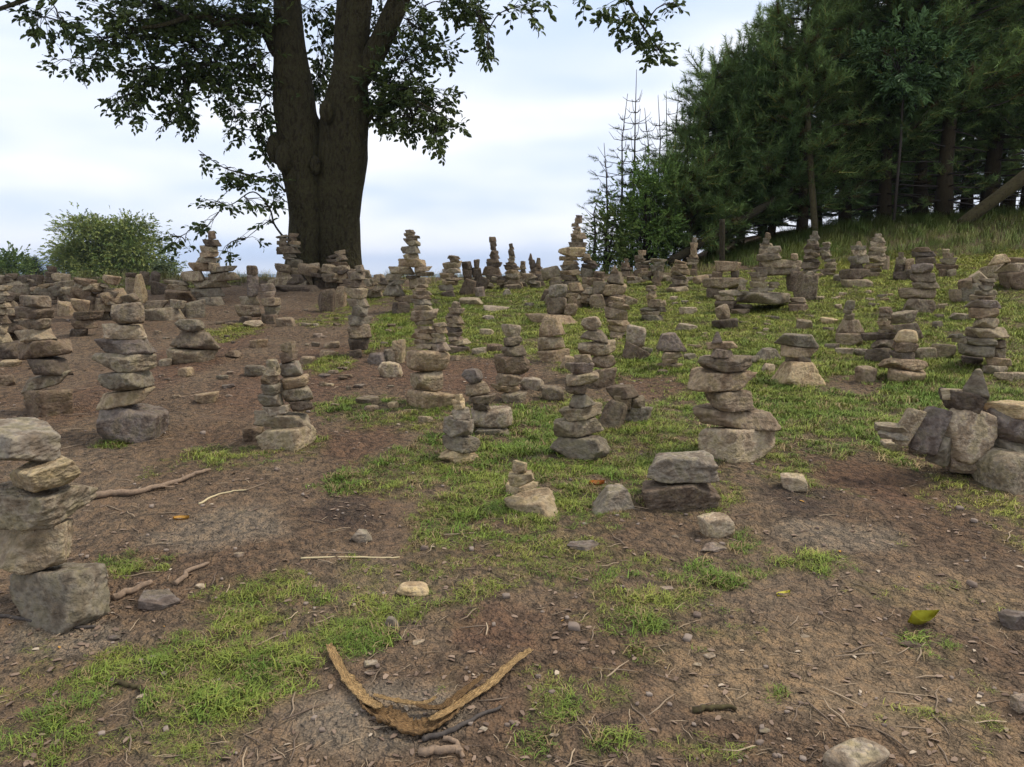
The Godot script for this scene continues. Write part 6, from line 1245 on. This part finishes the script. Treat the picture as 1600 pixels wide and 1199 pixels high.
func build_small_things() -> void:
	var o := thing("bark_strip", spot([[-0.425,1.68],[-0.372,1.58],[-0.326,1.51],[-0.283,1.45],[-0.238,1.41],[-0.194,1.39],[-0.152,1.41],[-0.108,1.47],[-0.055,1.54],[0,1.6],[0.044,1.64]][5][0], [[-0.425,1.68],[-0.372,1.58],[-0.326,1.51],[-0.283,1.45],[-0.238,1.41],[-0.194,1.39],[-0.152,1.41],[-0.108,1.47],[-0.055,1.54],[0,1.6],[0.044,1.64]][5][1]), "curved strip of orange brown peeled bark lying on the soil", "bark")
	for b in [[[[-0.425,1.68],[-0.372,1.58],[-0.326,1.51],[-0.293,1.46],[-0.262,1.43]], 0.026, 0.006, 0.012, 0.0, "curled_limb", 0], [[[-0.302,1.47],[-0.267,1.43],[-0.23,1.41],[-0.19,1.39],[-0.152,1.41],[-0.114,1.45]], 0.046, 0.003, 0.004, 0.2, "bark_trough", 1], [[[-0.161,1.4],[-0.123,1.44],[-0.087,1.49],[-0.044,1.54],[0,1.6],[0.044,1.65]], 0.024, 0.008, 0.014, 0.5, "curled_limb", 0], [[[-0.192,1.43],[-0.143,1.45],[-0.1,1.5],[-0.062,1.55]], 0.018, 0.014, 0.01, 0.7, "inner_sliver", 1], [[[-0.284,1.47],[-0.248,1.46],[-0.208,1.45],[-0.176,1.46],[-0.155,1.47]], 0.014, 0.012, 0.008, 0.4, "split_sliver", 0]]:
		var p := part(o, b[5], bark_ribbon(b[0], b[1], b[2], b[3], b[4]), M.bark_strip if b[6] == 0 else M.bark_inside)
		p.position = -o.position
	stick("tree_root", [[-1.515,2.59],[-1.43,2.62],[-1.359,2.66],[-1.3,2.73],[-1.244,2.82],[-1.204,2.87],[-1.182,2.93]], 0.014, 0.006, M.dry_stick, "long knotty branch lying beside the chunky edge cairn", "branch", 3)
	stick("stick", [[-1.091,2.6],[-1.07,2.68],[-1.023,2.71],[-0.969,2.72]], 0.005, 0.003, M.straw, "thin pale stick with a bend beside the knotty branch", "stick")
	stick("straw_stalk", [[-0.617,2.15],[-0.488,2.16],[-0.377,2.17],[-0.331,2.18]], 0.003, 0.002, M.straw, "straight pale straw stalk on dark soil behind the front grass", "stalk")
	stick("stick", [[-1.056,1.93],[-1.025,1.97],[-0.986,2.01]], 0.011, 0.007, M.dry_stick, "thick stick against the chunky edge cairn's base stone", "stick")
	stick("stick", [[-0.173,1.37],[-0.125,1.39],[-0.071,1.43],[-0.02,1.47]], 0.006, 0.003, M.grey_stick, "dark thin twig lying along the bark strip", "stick")
	stick("stick", [[-0.169,1.34],[-0.133,1.34],[-0.097,1.34]], 0.008, 0.007, M.dry_stick, "stubby stick lying just below the bark strip", "stick")
	stick("stick", [[-0.917,2],[-0.902,2.06],[-0.871,2.12]], 0.007, 0.004, M.dry_stick, "slanting brown stick near the edge cairn's front grass", "stick")
	stick("stick", [[0.373,1.46],[0.408,1.47],[0.463,1.48]], 0.008, 0.005, M.pale_wood, "pale split piece of wood on the tan dirt", "stick")
	stick("stick", [[-0.853,1.55],[-0.812,1.53],[-0.774,1.51]], 0.006, 0.004, M.pale_wood, "short pale stick in the corner grass patch", "stick")
	stick("stick", [[-1.274,1.81],[-1.204,1.8],[-1.113,1.78],[-1.024,1.79]], 0.006, 0.004, M.grey_stick, "dark root like stick in front of the chunky edge cairn", "stick")
	stick("straw_stalk", [[1.17,3.4],[1.292,3.38],[1.441,3.27]], 0.003, 0.0015, M.straw, "long yellow straw beside the knob topped cairn", "stalk")
	stick("stick", [[-0.129,1.37],[-0.108,1.36],[-0.091,1.33]], 0.005, 0.004, M.dry_stick, "short stick crossing the stubby one below the bark strip", "stick")
	fallen_leaf([0.725,1.95], 0.055, 0.5, 0.6, Color(0.5, 0.44, 0.06), "small yellow leaf lying flat on the tan dirt")
	fallen_leaf([1.011,1.81], 0.085, 1.3, 0.3, Color(0.42, 0.4, 0.05), "large curled yellow green leaf on the dirt", 0.5)
	fallen_leaf([0.315,2.78], 0.06, 0.9, 0.2, Color(0.42, 0.13, 0.03), "rusty orange leaf in the grass behind the triangular stone", 0.3)
	fallen_leaf([-1.101,2.47], 0.05, 0.7, 0.3, Color(0.5, 0.27, 0.06), "orange brown leaf on the soil near the knotty branch", 0.2)

# ---------------------------------------------------------------- trees
func leaf_mesh(points: int) -> Mesh:
	# a pointed oval leaf folded along its midrib, base at the origin, along +x
	var st := SurfaceTool.new()
	st.begin(Mesh.PRIMITIVE_TRIANGLES)
	var mid := [Vector3(0, 0, 0), Vector3(0.5, 0.06, 0), Vector3(1, -0.06, 0)]
	for s in [-1.0, 1.0]:
		var e1 := Vector3(0.28, 0.1, 0.27 * s)
		var e2 := Vector3(0.68, 0.09, 0.24 * s)
		for t in [[mid[0], e1, mid[1]], [e1, e2, mid[1]], [mid[1], e2, mid[2]]]:
			for v in t: st.add_vertex(v)
	st.generate_normals()
	st.index()
	return st.commit()

func sprig_mesh(leaves: int, seed_: int) -> Mesh:
	# a short twig tip with a few leaves, along +x, length 1
	var r := RandomNumberGenerator.new()
	r.seed = seed_
	var st := SurfaceTool.new()
	st.begin(Mesh.PRIMITIVE_TRIANGLES)
	var lm := leaf_mesh(3)
	for i in leaves:
		var t := (i + 0.6) / leaves
		var b := Basis(Vector3.UP, (0.9 if i % 2 else -0.9) * (1.0 - 0.6 * t) + r.randf_range(-0.4, 0.4)) * Basis(Vector3.RIGHT, r.randf_range(-0.9, 0.9)) * Basis(Vector3.BACK, r.randf_range(-0.5, 0.3))
		st.append_from(lm, 0, Transform3D(b.scaled(Vector3.ONE * r.randf_range(0.34, 0.5)), Vector3(t * 0.85, 0, 0)))
	st.append_from(tube_mesh([Vector3(0, 0, 0), Vector3(0.9, 0, 0)], [0.014, 0.006], 3), 0, Transform3D())
	return st.commit()

func build_beech() -> void:
	var root := thing("beech_tree", spot(-2.85, 11.6), "old dark forked beech with hanging leafy boughs on the crest", "tree")
	var st := SurfaceTool.new()
	st.begin(Mesh.PRIMITIVE_TRIANGLES)
	var base := 0
	var nodes := []
	for b in BEECH_TUBES:
		var pts := []
		var rad := []
		for p in b[1]:
			pts.append(Vector3(p[0], p[1], p[2]))
			rad.append(p[3])
		var path := smooth_path(pts, rad, 6)
		if b[0] == 1:
			base = add_tube(st, base, path[0], path[1], 36, 0.3)
		else:
			var lm := part(root, "limb", tube_mesh(path[0], path[1], 12, 0.15), M.bark)
			lm.position = -root.position
		for i in path[0].size():
			if path[1][i] < 0.2 or path[0][i].y > 3.0: nodes.append(path[0][i])
	# burls and branch scars on the fork
	for k in [[Vector3(-3.42, 2.82, -11.5), 0.15], [Vector3(-2.62, 3.27, -11.28), 0.11], [Vector3(-2.24, 3.2, -11.55), 0.17], [Vector3(-3.25, 2.65, -11.34), 0.15], [Vector3(-2.8, 2.55, -11.3), 0.09]]:
		var ring := []
		var rr := []
		for i in 7:
			var a := -1.0 + i / 3.0
			ring.append(k[0] + Vector3(0, a * k[1] * 1.5, 0.02 * a))
			rr.append(k[1] * sqrt(maxf(0.02, 1.0 - a * a)))
		base = add_tube(st, base, ring, rr, 14, 0.3)
	st.generate_normals()
	var trunk := part(root, "trunk", st.commit(), M.bark)
	trunk.position = -root.position
	# sprays: nearest built branch feeds each, working outwards from the stems
	var order := BEECH_SPRAYS.duplicate()
	var heart := Vector3(-2.8, 4.5, -11.6)
	order.sort_custom(func(p, q): return Vector3(p[0], p[1], p[2]).distance_to(heart) < Vector3(q[0], q[1], q[2]).distance_to(heart))
	var r := RandomNumberGenerator.new()
	r.seed = 55
	var ts := SurfaceTool.new()
	ts.begin(Mesh.PRIMITIVE_TRIANGLES)
	var tb := 0
	var where := [[], [], []]
	var tint := [[], [], []]
	for s in order:
		var c := Vector3(s[0], s[1], s[2])
		var near: Vector3 = nodes[0]
		for q in nodes:
			if q.distance_squared_to(c) < near.distance_squared_to(c): near = q
		var mid := (near + c) / 2 + Vector3(r.randf_range(-0.08, 0.08), near.distance_to(c) * 0.1, r.randf_range(-0.1, 0.1))
		var thick := clampf(0.006 + 0.00003 * s[5], 0.007, 0.018)
		var way := smooth_path([near, mid, c], [thick * 1.4, thick, thick * 0.5], 4)
		tb = add_tube(ts, tb, way[0], way[1], 5)
		nodes.append(mid)
		nodes.append(c)
		# twigs fan out inside the spray, each carrying leafy sprigs
		var made := 0
		while made < s[5] * 1.45:
			var e := Vector3(r.randfn(0, 0.5), r.randfn(0, 0.5), r.randfn(0, 0.55))
			var tip := c + Vector3(e.x * s[3], e.y * s[4] - 0.03, e.z * maxf(s[3], 0.3))
			var from: Vector3 = way[0][r.randi_range(4, way[0].size() - 1)]
			tb = add_tube(ts, tb, [from, (from + tip) / 2 + Vector3(0, 0.03, 0), tip], [0.005, 0.004, 0.0025], 3)
			var dir := (tip - from).normalized()
			for k in 2:
				var at := tip.lerp(from, 0.35 * k * r.randf())
				var yaw := r.randf_range(-0.9, 0.9)
				var out := (dir + Vector3(r.randf_range(-0.7, 0.7), r.randf_range(-0.75, 0.25), r.randf_range(-0.7, 0.7))).normalized()
				var bs := Basis.looking_at(out, Vector3.UP if absf(out.y) < 0.95 else Vector3.RIGHT) * Basis(Vector3.UP, PI / 2) * Basis(Vector3.RIGHT, yaw)
				var v := r.randi_range(0, 2)
				where[v].append(Transform3D(bs.scaled_local(Vector3.ONE * r.randf_range(0.16, 0.25)), at - root.position))
				var g := r.randf()
				var f := r.randf_range(0.75, 1.2)
				tint[v].append(Color(lerpf(0.04, 0.1, g) * f, lerpf(0.065, 0.13, g) * f, lerpf(0.022, 0.03, g) * f))
				made += 2
	ts.generate_normals()
	var tw := part(root, "twigs", ts.commit(), M.twig)
	tw.position = -root.position
	tw.set_meta("kind", "stuff")
	for v in 3:
		var crown := copies(root, "foliage", sprig_mesh(4 + v % 2, 60 + v), M.leaf, where[v], tint[v])
		crown.set_meta("kind", "stuff")

func needle_brush(count: int, axis: float, length: float, width: float, seed_: int) -> Mesh:
	var r := RandomNumberGenerator.new()
	r.seed = seed_
	var st := SurfaceTool.new()
	st.begin(Mesh.PRIMITIVE_TRIANGLES)
	for i in count:
		var t := float(i) / count
		var a := r.randf() * TAU
		var out := Vector3(r.randf_range(0.45, 1.1), cos(a), sin(a)).normalized()
		var foot := Vector3(t * axis, 0, 0)
		var tip := foot + out * length * r.randf_range(0.7, 1.1)
		var side := out.cross(Vector3(r.randf() - 0.5, r.randf() - 0.5, r.randf() - 0.5)).normalized() * width * 0.5
		var s := r.randf_range(0.75, 1.2)
		st.set_color(Color(s, s, s))
		st.set_normal((Vector3(0, cos(a), sin(a)) + Vector3.UP * 0.3).normalized())
		for v in [foot - side, tip, foot + side]: st.add_vertex(v)
	st.set_color(Color(0.7, 0.45, 0.35))
	for k in 3:
		var a := TAU * k / 3
		var b := TAU * (k + 1) / 3
		var p := Vector3(0, cos(a), sin(a)) * 0.012
		var q := Vector3(0, cos(b), sin(b)) * 0.012
		st.set_normal((p + q).normalized())
		for v in [p, Vector3(axis, 0, 0), q]: st.add_vertex(v)
	return st.commit()

func pine(called: String, x: float, d: float, top: float, bare: float, wide: float, green: Color, label: String, brushes: Array, seed_: int, lush := 1.0) -> void:
	var r := RandomNumberGenerator.new()
	r.seed = seed_
	var foot := spot(x, d, -0.05)
	var root := thing(called, foot, label, "tree", "conifers on the bank")
	var tall := top - foot.y
	var pts := []
	var rad := []
	var lean := Vector3(r.randf_range(-0.03, 0.03), 0, r.randf_range(-0.03, 0.03))
	for i in 9:
		var t := i / 8.0
		pts.append(Vector3(lean.x * t * tall + 0.05 * sin(t * 7.0 + seed_), t * tall, lean.z * t * tall))
		rad.append((0.016 * tall + 0.02) * (1.0 - t * 0.93) * (1.25 if i == 0 else 1.0))
	part(root, "trunk", tube_mesh(pts, rad, 10, 0.12), M.pine_bark)
	var st := SurfaceTool.new()
	st.begin(Mesh.PRIMITIVE_TRIANGLES)
	var base := 0
	var where := [[], []]
	var tint := [[], []]
	var h := 0.35
	while h < tall - 0.15:
		var live := h > bare
		var t := h / tall
		var n := r.randi_range(4, 6)
		var a0 := r.randf() * TAU
		for k in n:
			var a := a0 + TAU * k / n + r.randf_range(-0.3, 0.3)
			var out := Vector3(cos(a), 0, sin(a))
			var reach := wide * pow(1.0 - t, 0.7) * r.randf_range(0.65, 1.1) + 0.12
			if not live: reach *= r.randf_range(0.3, 0.7)
			var start: Vector3 = pts[int(t * 8)].lerp(pts[mini(8, int(t * 8) + 1)], t * 8 - int(t * 8))
			var rise := r.randf_range(0.05, 0.4) if live else r.randf_range(-0.25, 0.05)
			var e := start + out * reach + Vector3.UP * reach * rise
			var m := start + out * reach * 0.5 + Vector3.UP * reach * rise * 0.3
			base = add_tube(st, base, [start, m, e], [0.012 + 0.006 * reach, 0.01 + 0.002 * reach, 0.005], 4)
			if not live and r.randf() > 0.25: continue
			if live and t > 0.45:
				for q in 3:
					where[q % 2].append(Transform3D((Basis(Vector3.BACK, PI / 2 + r.randf_range(-0.3, 0.3)) * Basis(Vector3.RIGHT, r.randf() * TAU)).scaled_local(Vector3.ONE * r.randf_range(0.8, 1.1)), e + Vector3(r.randf_range(-0.05, 0.05), 0.12 * q, r.randf_range(-0.05, 0.05))))
					tint[q % 2].append(green * 1.1)
			var count := int((4.0 + reach * 11.0) * lush) if live else 4
			for q in count:
				var u := pow((q + r.randf()) / count, 0.75)
				var p := start.lerp(m, u * 2) if u < 0.5 else m.lerp(e, u * 2 - 1)
				var yaw := r.randf_range(-1.1, 1.1)
				var dir := (out.rotated(Vector3.UP, yaw) + Vector3.UP * r.randf_range(-0.15, 0.9)).normalized()
				p += dir * r.randf_range(0.0, 0.28) * (0.4 + reach * 0.5) + Vector3(0, r.randf_range(-0.1, 0.06), 0)
				var bs := Basis.looking_at(dir, Vector3.UP if dir.y < 0.95 else Vector3.RIGHT) * Basis(Vector3.UP, PI / 2) * Basis(Vector3.RIGHT, r.randf() * TAU)
				var v := r.randi_range(0, 1)
				where[v].append(Transform3D(bs.scaled_local(Vector3.ONE * r.randf_range(0.75, 1.3)), p))
				var f := r.randf_range(0.7, 1.25)
				var c := green * f
				if r.randf() < 0.05: c = Color(0.13, 0.1, 0.04)
				tint[v].append(Color(c.r, c.g, c.b))
		h += r.randf_range(0.22, 0.36) * (0.8 + 0.3 * t)
	# leader candle
	for k in 10:
		var v := k % 2
		where[v].append(Transform3D((Basis(Vector3.BACK, PI / 2 + r.randf_range(-0.25, 0.25)) * Basis(Vector3.RIGHT, r.randf() * TAU)).scaled_local(Vector3.ONE), Vector3(pts[8].x + r.randf_range(-0.06, 0.06), tall - 0.07 * k, pts[8].z)))
		tint[v].append(green)
	st.generate_normals()
	part(root, "branches", st.commit(), M.twig).set_meta("kind", "stuff")
	for v in 2:
		var crown := copies(root, "crown", brushes[v], M.needle, where[v], tint[v])
		crown.set_meta("kind", "stuff")

func sapling(x: float, d: float, top: float, label: String, brushes: Array, seed_: int) -> void:
	# thin young larch: bare upswept whorls at the top, soft green below
	var r := RandomNumberGenerator.new()
	r.seed = seed_
	var foot := spot(x, d, -0.05)
	var root := thing("larch_sapling", foot, label, "tree", "young larches at the end of the pine row")
	var tall := top - foot.y
	part(root, "trunk", tube_mesh([Vector3.ZERO, Vector3(0.02, tall * 0.5, 0.02), Vector3(r.randf_range(-0.05, 0.05), tall * 0.75, 0.02), Vector3(r.randf_range(-0.12, 0.12), tall, 0)], [0.035, 0.018, 0.01, 0.004], 6, 0.1), M.twig)
	var st := SurfaceTool.new()
	st.begin(Mesh.PRIMITIVE_TRIANGLES)
	var base := 0
	var where := [[], []]
	var tint := [[], []]
	var h := 0.3
	while h < tall - 0.35:
		var left := tall - h
		var n := r.randi_range(3, 5)
		var a0 := r.randf() * TAU
		for k in n:
			var a := a0 + TAU * k / n
			var out := Vector3(cos(a), 0, sin(a))
			var reach := minf(0.75, 0.1 + 0.24 * left) * r.randf_range(0.25, 1.25)
			var start := Vector3(0.01, h, 0.01)
			var m := start + out * reach * 0.6 + Vector3.UP * reach * 0.12
			var e := start + out * reach + Vector3.UP * reach * r.randf_range(0.35, 0.9)
			base = add_tube(st, base, [start, m, e], [0.008, 0.006, 0.003], 3)
			var green := sstep(0.9, 2.0, left)
			for q in int(reach * 14.0):
				var u := r.randf()
				var p := start.lerp(m, u * 2) if u < 0.5 else m.lerp(e, u * 2 - 1)
				if q % 3 == 0: base = add_tube(st, base, [p, p + Vector3(r.randf_range(-0.08, 0.08), r.randf_range(-0.02, 0.09), r.randf_range(-0.08, 0.08))], [0.003, 0.002], 3)
				if r.randf() > green * 0.9: continue
				var dir := (out.rotated(Vector3.UP, r.randf_range(-1.2, 1.2)) + Vector3.UP * r.randf_range(-0.4, 0.6)).normalized()
				var v := r.randi_range(0, 1)
				where[v].append(Transform3D((Basis.looking_at(dir, Vector3.UP) * Basis(Vector3.UP, PI / 2)).scaled_local(Vector3.ONE * r.randf_range(0.35, 0.75)), p))
				var f := r.randf_range(0.7, 1.3)
				tint[v].append(Color(0.1 * f, 0.16 * f, 0.045 * f))
		h += r.randf_range(0.16, 0.26)
	st.generate_normals()
	part(root, "branches", st.commit(), M.twig).set_meta("kind", "stuff")
	for v in 2:
		if where[v].size():
			copies(root, "crown", brushes[v], M.needle, where[v], tint[v]).set_meta("kind", "stuff")

func leafy(called: String, x: float, d: float, middle: float, rx: float, ry: float, sprigs: int, size: float, c0: Color, c1: Color, label: String, group: String, seed_: int, foot_y := -1000.0) -> void:
	var r := RandomNumberGenerator.new()
	r.seed = seed_
	var foot := spot(x, d)
	if foot_y > -900.0: foot.y = foot_y
	var root := thing(called, foot, label, "tree" if called.contains("tree") else "shrub", group)
	var heart := middle - foot.y
	var st := SurfaceTool.new()
	st.begin(Mesh.PRIMITIVE_TRIANGLES)
	part(root, "trunk", tube_mesh([Vector3.ZERO, Vector3(0.03, heart * 0.5, 0), Vector3(0, heart, 0)], [rx * 0.035, rx * 0.03, rx * 0.015], 8, 0.15), M.twig)
	var base := 0
	var where := []
	var tint := []
	var lobes := []
	for i in 26:
		var a := r.randf() * TAU
		var v := r.randf_range(-0.95, 0.95)
		var q := sqrt(1.0 - v * v)
		var f := r.randf_range(0.45, 0.88)
		var c := Vector3(cos(a) * q * rx * f, heart + v * ry * f, sin(a) * q * rx * f)
		lobes.append([c, r.randf_range(0.22, 0.42)])
		base = add_tube(st, base, [Vector3(0, maxf(0.1, heart - ry * 0.8 + 0.3 * r.randf() * ry), 0), c * Vector3(0.5, 1, 0.5) - Vector3(0, ry * 0.15, 0), c], [rx * 0.02, rx * 0.014, rx * 0.006], 4)
	for i in sprigs:
		var l: Array = lobes[r.randi() % lobes.size()]
		var o := Vector3(r.randfn(), r.randfn() * 0.7, r.randfn()) * 0.55
		var p: Vector3 = l[0] + Vector3(o.x * l[1] * rx, o.y * l[1] * ry, o.z * l[1] * rx)
		var out: Vector3 = (o + Vector3(r.randfn(), r.randfn() * 0.7 - 0.1, r.randfn()) * 0.5 + (p - Vector3(0, heart, 0)) / rx * 0.6).normalized()
		var bs := Basis.looking_at(out, Vector3.UP if absf(out.y) < 0.95 else Vector3.RIGHT) * Basis(Vector3.UP, PI / 2) * Basis(Vector3.RIGHT, r.randf_range(-0.8, 0.8))
		where.append(Transform3D(bs.scaled_local(Vector3.ONE * size * r.randf_range(0.7, 1.3)), p))
		var f := r.randf_range(0.75, 1.25)
		var c := c0.lerp(c1, r.randf())
		tint.append(Color(c.r * f, c.g * f, c.b * f))
	st.generate_normals()
	part(root, "branches", st.commit(), M.twig).set_meta("kind", "stuff")
	copies(root, "crown", sprig_mesh(5, seed_), M.leaf, where, tint).set_meta("kind", "stuff")

func px(u: float, d: float) -> float:
	return (u - 800.0) / 1201.0 * d

func py(v: float, d: float) -> float:
	return 1.0 + (430.0 - v) / 1201.0 * d * 1.02

func build_trees() -> void:
	var brushes := [needle_brush(60, 0.22, 0.12, 0.009, 1), needle_brush(52, 0.3, 0.11, 0.009, 2)]
	var g0 := Color(0.225, 0.34, 0.1)
	var g1 := Color(0.16, 0.265, 0.085)
	var rows := [
		[1072, 13.6, 240, 0.2, 1.05, "lowest bushy pine where the pine row meets the larches"],
		[1112, 14.2, 118, 0.4, 1.1, "pine with several upright candles next to the lowest bushy one"],
		[1152, 14.6, 88, 0.5, 1.15, "pine with a brush like tip, third in the row"],
		[1196, 14.2, 105, 0.5, 1.2, "dense pine behind the dark thin post"],
		[1242, 13.9, -12, 0.9, 1.2, "pine whose long candle tip touches the picture's top edge"],
		[1306, 14.8, -70, 1.0, 1.4, "pine just past the pale pole"],
		[1366, 14.3, -130, 1.3, 1.5, "pine over the beehive cairn with light showing beneath"],
		[1424, 15.2, -160, 1.4, 1.5, "pine behind the square column cairn"],
		[1462, 13.9, -260, 1.7, 1.6, "pine with the thickest bare lower trunk"],
		[1532, 14.9, -280, 1.6, 1.6, "pine above the leaning bank log"],
		[1594, 14.2, -240, 1.3, 1.6, "pine at the picture's side edge"],
		[1670, 14.6, -240, 1.2, 1.6, "pine reaching in from beyond the side edge"],
		[1340, 18.6, -20, 0.3, 1.6, "back row pine before the light gaps"],
		[1410, 18.4, -40, 0.5, 1.6, "back row pine between the light gaps"],
		[1492, 18.0, -90, 0.4, 1.6, "back row pine behind the thick trunk"],
		[1130, 17.5, 120, 0.1, 1.3, "back row pine filling the gap behind the first candles"],
		[1185, 18.2, 60, 0.1, 1.4, "back row pine between the third and the dense one"],
		[1270, 18.0, 10, 0.3, 1.5, "back row pine behind the pale pole"],
		[1560, 18.6, -150, 0.5, 1.7, "back row pine behind the leaning bank log"],
		[1390, 21.5, 200, 0.0, 1.3, "low young pine under the light gaps"],
	]
	for i in rows.size():
		var t: Array = rows[i]
		pine("pine_tree", px(t[0], t[1]), t[1], py(t[2], t[1]), t[3], t[4], g0.lerp(g1, (i % 4) / 3.0), t[5], brushes, 400 + i * 7, 1.7 if t[0] < 1260 else 1.4)
	var larches := [[984, 13.6, 132, "tallest bare tipped larch with a candelabra top"], [966, 14.0, 166, "slim larch just beside the candelabra one"], [1003, 14.2, 186, "short tipped larch behind the candelabra one"], [1020, 14.6, 168, "forked larch in the middle of the row"], [1036, 15.0, 162, "straight dark larch in the middle of the row"], [1050, 14.4, 158, "thin larch leaning towards the pines"], [1074, 14.6, 142, "larch with dense twigs touching the first pine"], [944, 13.3, 236, "low larch at the row's open end"], [926, 13.0, 306, "smallest larch by the great pyramid cairn"]]
	for i in larches.size():
		var t: Array = larches[i]
		sapling(px(t[0], t[1]), t[1], py(t[2], t[1]), t[3], brushes, 800 + i * 3)
	leafy("leafy_shrub", px(1010, 13.2), 13.2, py(350, 13.2), 0.6, 1.15, 1000, 0.15, Color(0.09, 0.16, 0.035), Color(0.17, 0.25, 0.06), "bright green leafy shrub among the larches", "shrubs at the pine row", 31)
	leafy("leafy_shrub", px(948, 12.9), 12.9, py(375, 12.9), 0.4, 0.75, 500, 0.13, Color(0.08, 0.13, 0.03), Color(0.15, 0.19, 0.05), "yellow green shrub behind the great pyramid cairn", "shrubs at the pine row", 32)
	leafy("maple_tree", px(1385, 13.2), 13.2, py(115, 13.2), 0.75, 0.75, 420, 0.26, Color(0.06, 0.11, 0.04), Color(0.09, 0.15, 0.05), "thin young maple with broad leaves in front of the pines", "broadleaf trees", 33)
	# beyond the crest, down the far slope
	leafy("round_tree", px(185, 42), 42.0, py(405, 42), 3.3, 2.6, 14000, 0.27, Color(0.15, 0.22, 0.06), Color(0.3, 0.32, 0.09), "round yellowing broadleaf tree beyond the rubble bank", "broadleaf trees", 41)
	leafy("small_tree", px(28, 36), 36.0, py(422, 36), 0.85, 0.8, 700, 0.32, Color(0.09, 0.15, 0.04), Color(0.15, 0.2, 0.06), "small bright green tree low at the picture's edge", "broadleaf trees", 42)
	leafy("small_tree", px(262, 40), 40.0, py(425, 40), 0.6, 0.5, 500, 0.22, Color(0.1, 0.14, 0.06), Color(0.16, 0.19, 0.08), "low dark bush at the foot of the round tree", "broadleaf trees", 43)
	pine("spruce_tree", px(63, 45), 45.0, py(413, 45), 0.0, 1.0, Color(0.03, 0.05, 0.04), "small pointed spruce far down the slope", [needle_brush(30, 0.4, 0.22, 0.02, 5), needle_brush(30, 0.4, 0.2, 0.02, 6)], 951, 0.6)
	# wood on the bank
	var wood := [
		["leaning_log", [Vector3(2.55,1.21,-12.6), Vector3(5.23,2.66,-13.9)], [0.075, 0.06], M.old_wood, "long bare log leaning up to the pale pole", "log"],
		["fallen_log", [Vector3(7.21,1.8,-12.6), Vector3(8.28,2.78,-12.2)], [0.09, 0.1], M.pale_wood, "thick trunk lying slantwise over the bank at the side edge", "log"],
		["wooden_post", [Vector3(3.14,0.98,-11.6), Vector3(3.11,1.82,-11.6)], [0.045, 0.042], M.old_wood, "thin dark wooden post behind the stone table", "post"],
		["dead_pole", [Vector3(5.2,1.38,-13.3), Vector3(5.04,2.95,-13.4), Vector3(4.98,3.89,-13.5), Vector3(4.93,4.94,-13.6)], [0.06, 0.055, 0.045, 0.03], M.pale_wood, "pale straight bare trunk rising behind the fat cairn", "trunk"]]
	for w in wood:
		var path := smooth_path(w[1], w[2], 10)
		tag(part(self, w[0], tube_mesh(path[0], path[1], 12, 0.14), w[3]), w[4], w[5])

# ---------------------------------------------------------------- sky
func sky_picture() -> ImageTexture:
	var w := 1024
	var h := 512
	var im := Image.create(w, h, false, Image.FORMAT_RGBF)
	var n := FastNoiseLite.new()
	n.seed = 14
	n.frequency = 1.0
	n.fractal_octaves = 5
	n.fractal_gain = 0.5
	for j in h:
		var el := PI / 2 - PI * (j + 0.5) / h
		for i in w:
			var az := TAU * (i + 0.5) / w
			var dir := Vector3(cos(az) * cos(el), sin(el), sin(az) * cos(el))
			# flat cloud sheets seen from below
			var k := 1.0 / (absf(dir.y) + 0.16)
			var c := n.get_noise_3d(dir.x * k * 0.55 + 3.0, 4.0, dir.z * k * 0.55)
			var streak := n.get_noise_3d(dir.x * 1.3, el * 9.0, dir.z * 1.3 + 7.0)
			var t := clampf(0.62 + 0.75 * c + 0.7 * streak, 0.0, 1.0)
			t = t * t * (3.0 - 2.0 * t)
			var blue := Vector3(0.36, 0.43, 0.565)
			var white := Vector3(0.6, 0.605, 0.625)
			var v := blue.lerp(white, t)
			im.set_pixel(i, j, Color(v.x, v.y, v.z))
	return ImageTexture.create_from_image(im)

func _ready() -> void:
	# camera
	var cam := Camera3D.new()
	cam.name = "camera"
	cam.fov = 53.054
	cam.near = 0.05
	cam.far = 9000.0
	cam.position = Vector3(0, 1.0, 0)
	cam.rotation_degrees = Vector3(-8.033, 0, 0)
	cam.current = true
	add_child(cam)
	# sky and air
	var e := Environment.new()
	e.background_mode = Environment.BG_SKY
	var sm := PanoramaSkyMaterial.new()
	sm.panorama = sky_picture()
	e.sky = Sky.new()
	e.sky.sky_material = sm
	e.tonemap_mode = Environment.TONE_MAPPER_LINEAR
	e.tonemap_exposure = 2.0
	e.sdfgi_enabled = true
	e.ssao_enabled = true
	e.ssil_enabled = true
	e.fog_enabled = true
	e.fog_density = 0.0003
	e.fog_light_color = Color(0.8, 0.88, 1.0)
	var we := WorldEnvironment.new()
	we.name = "environment"
	we.environment = e
	add_child(we)
	# veiled sun
	var sun := DirectionalLight3D.new()
	sun.name = "sun"
	sun.light_energy = 0.5
	sun.light_angular_distance = 13.0
	sun.light_color = Color(1.0, 0.96, 0.9)
	sun.shadow_enabled = true
	sun.rotation_degrees = Vector3(-54, 100, 0)
	add_child(sun)

	bumps.frequency = 1.6
	bumps.fractal_octaves = 3
	bumps.seed = 4
	fine.frequency = 9.0
	fine.fractal_octaves = 2
	fine.seed = 8
	patchy.frequency = 0.9
	patchy.fractal_octaves = 4
	patchy.seed = 23
	lump.frequency = 1.0
	lump.fractal_octaves = 2
	lump.seed = 5
	rng.seed = 2024
	make_materials()
	build_ground()
	build_hills()
	build_beech()
	build_trees()
	build_cairns()
	build_loose()
	build_small_things()
	build_grass()
	build_litter()
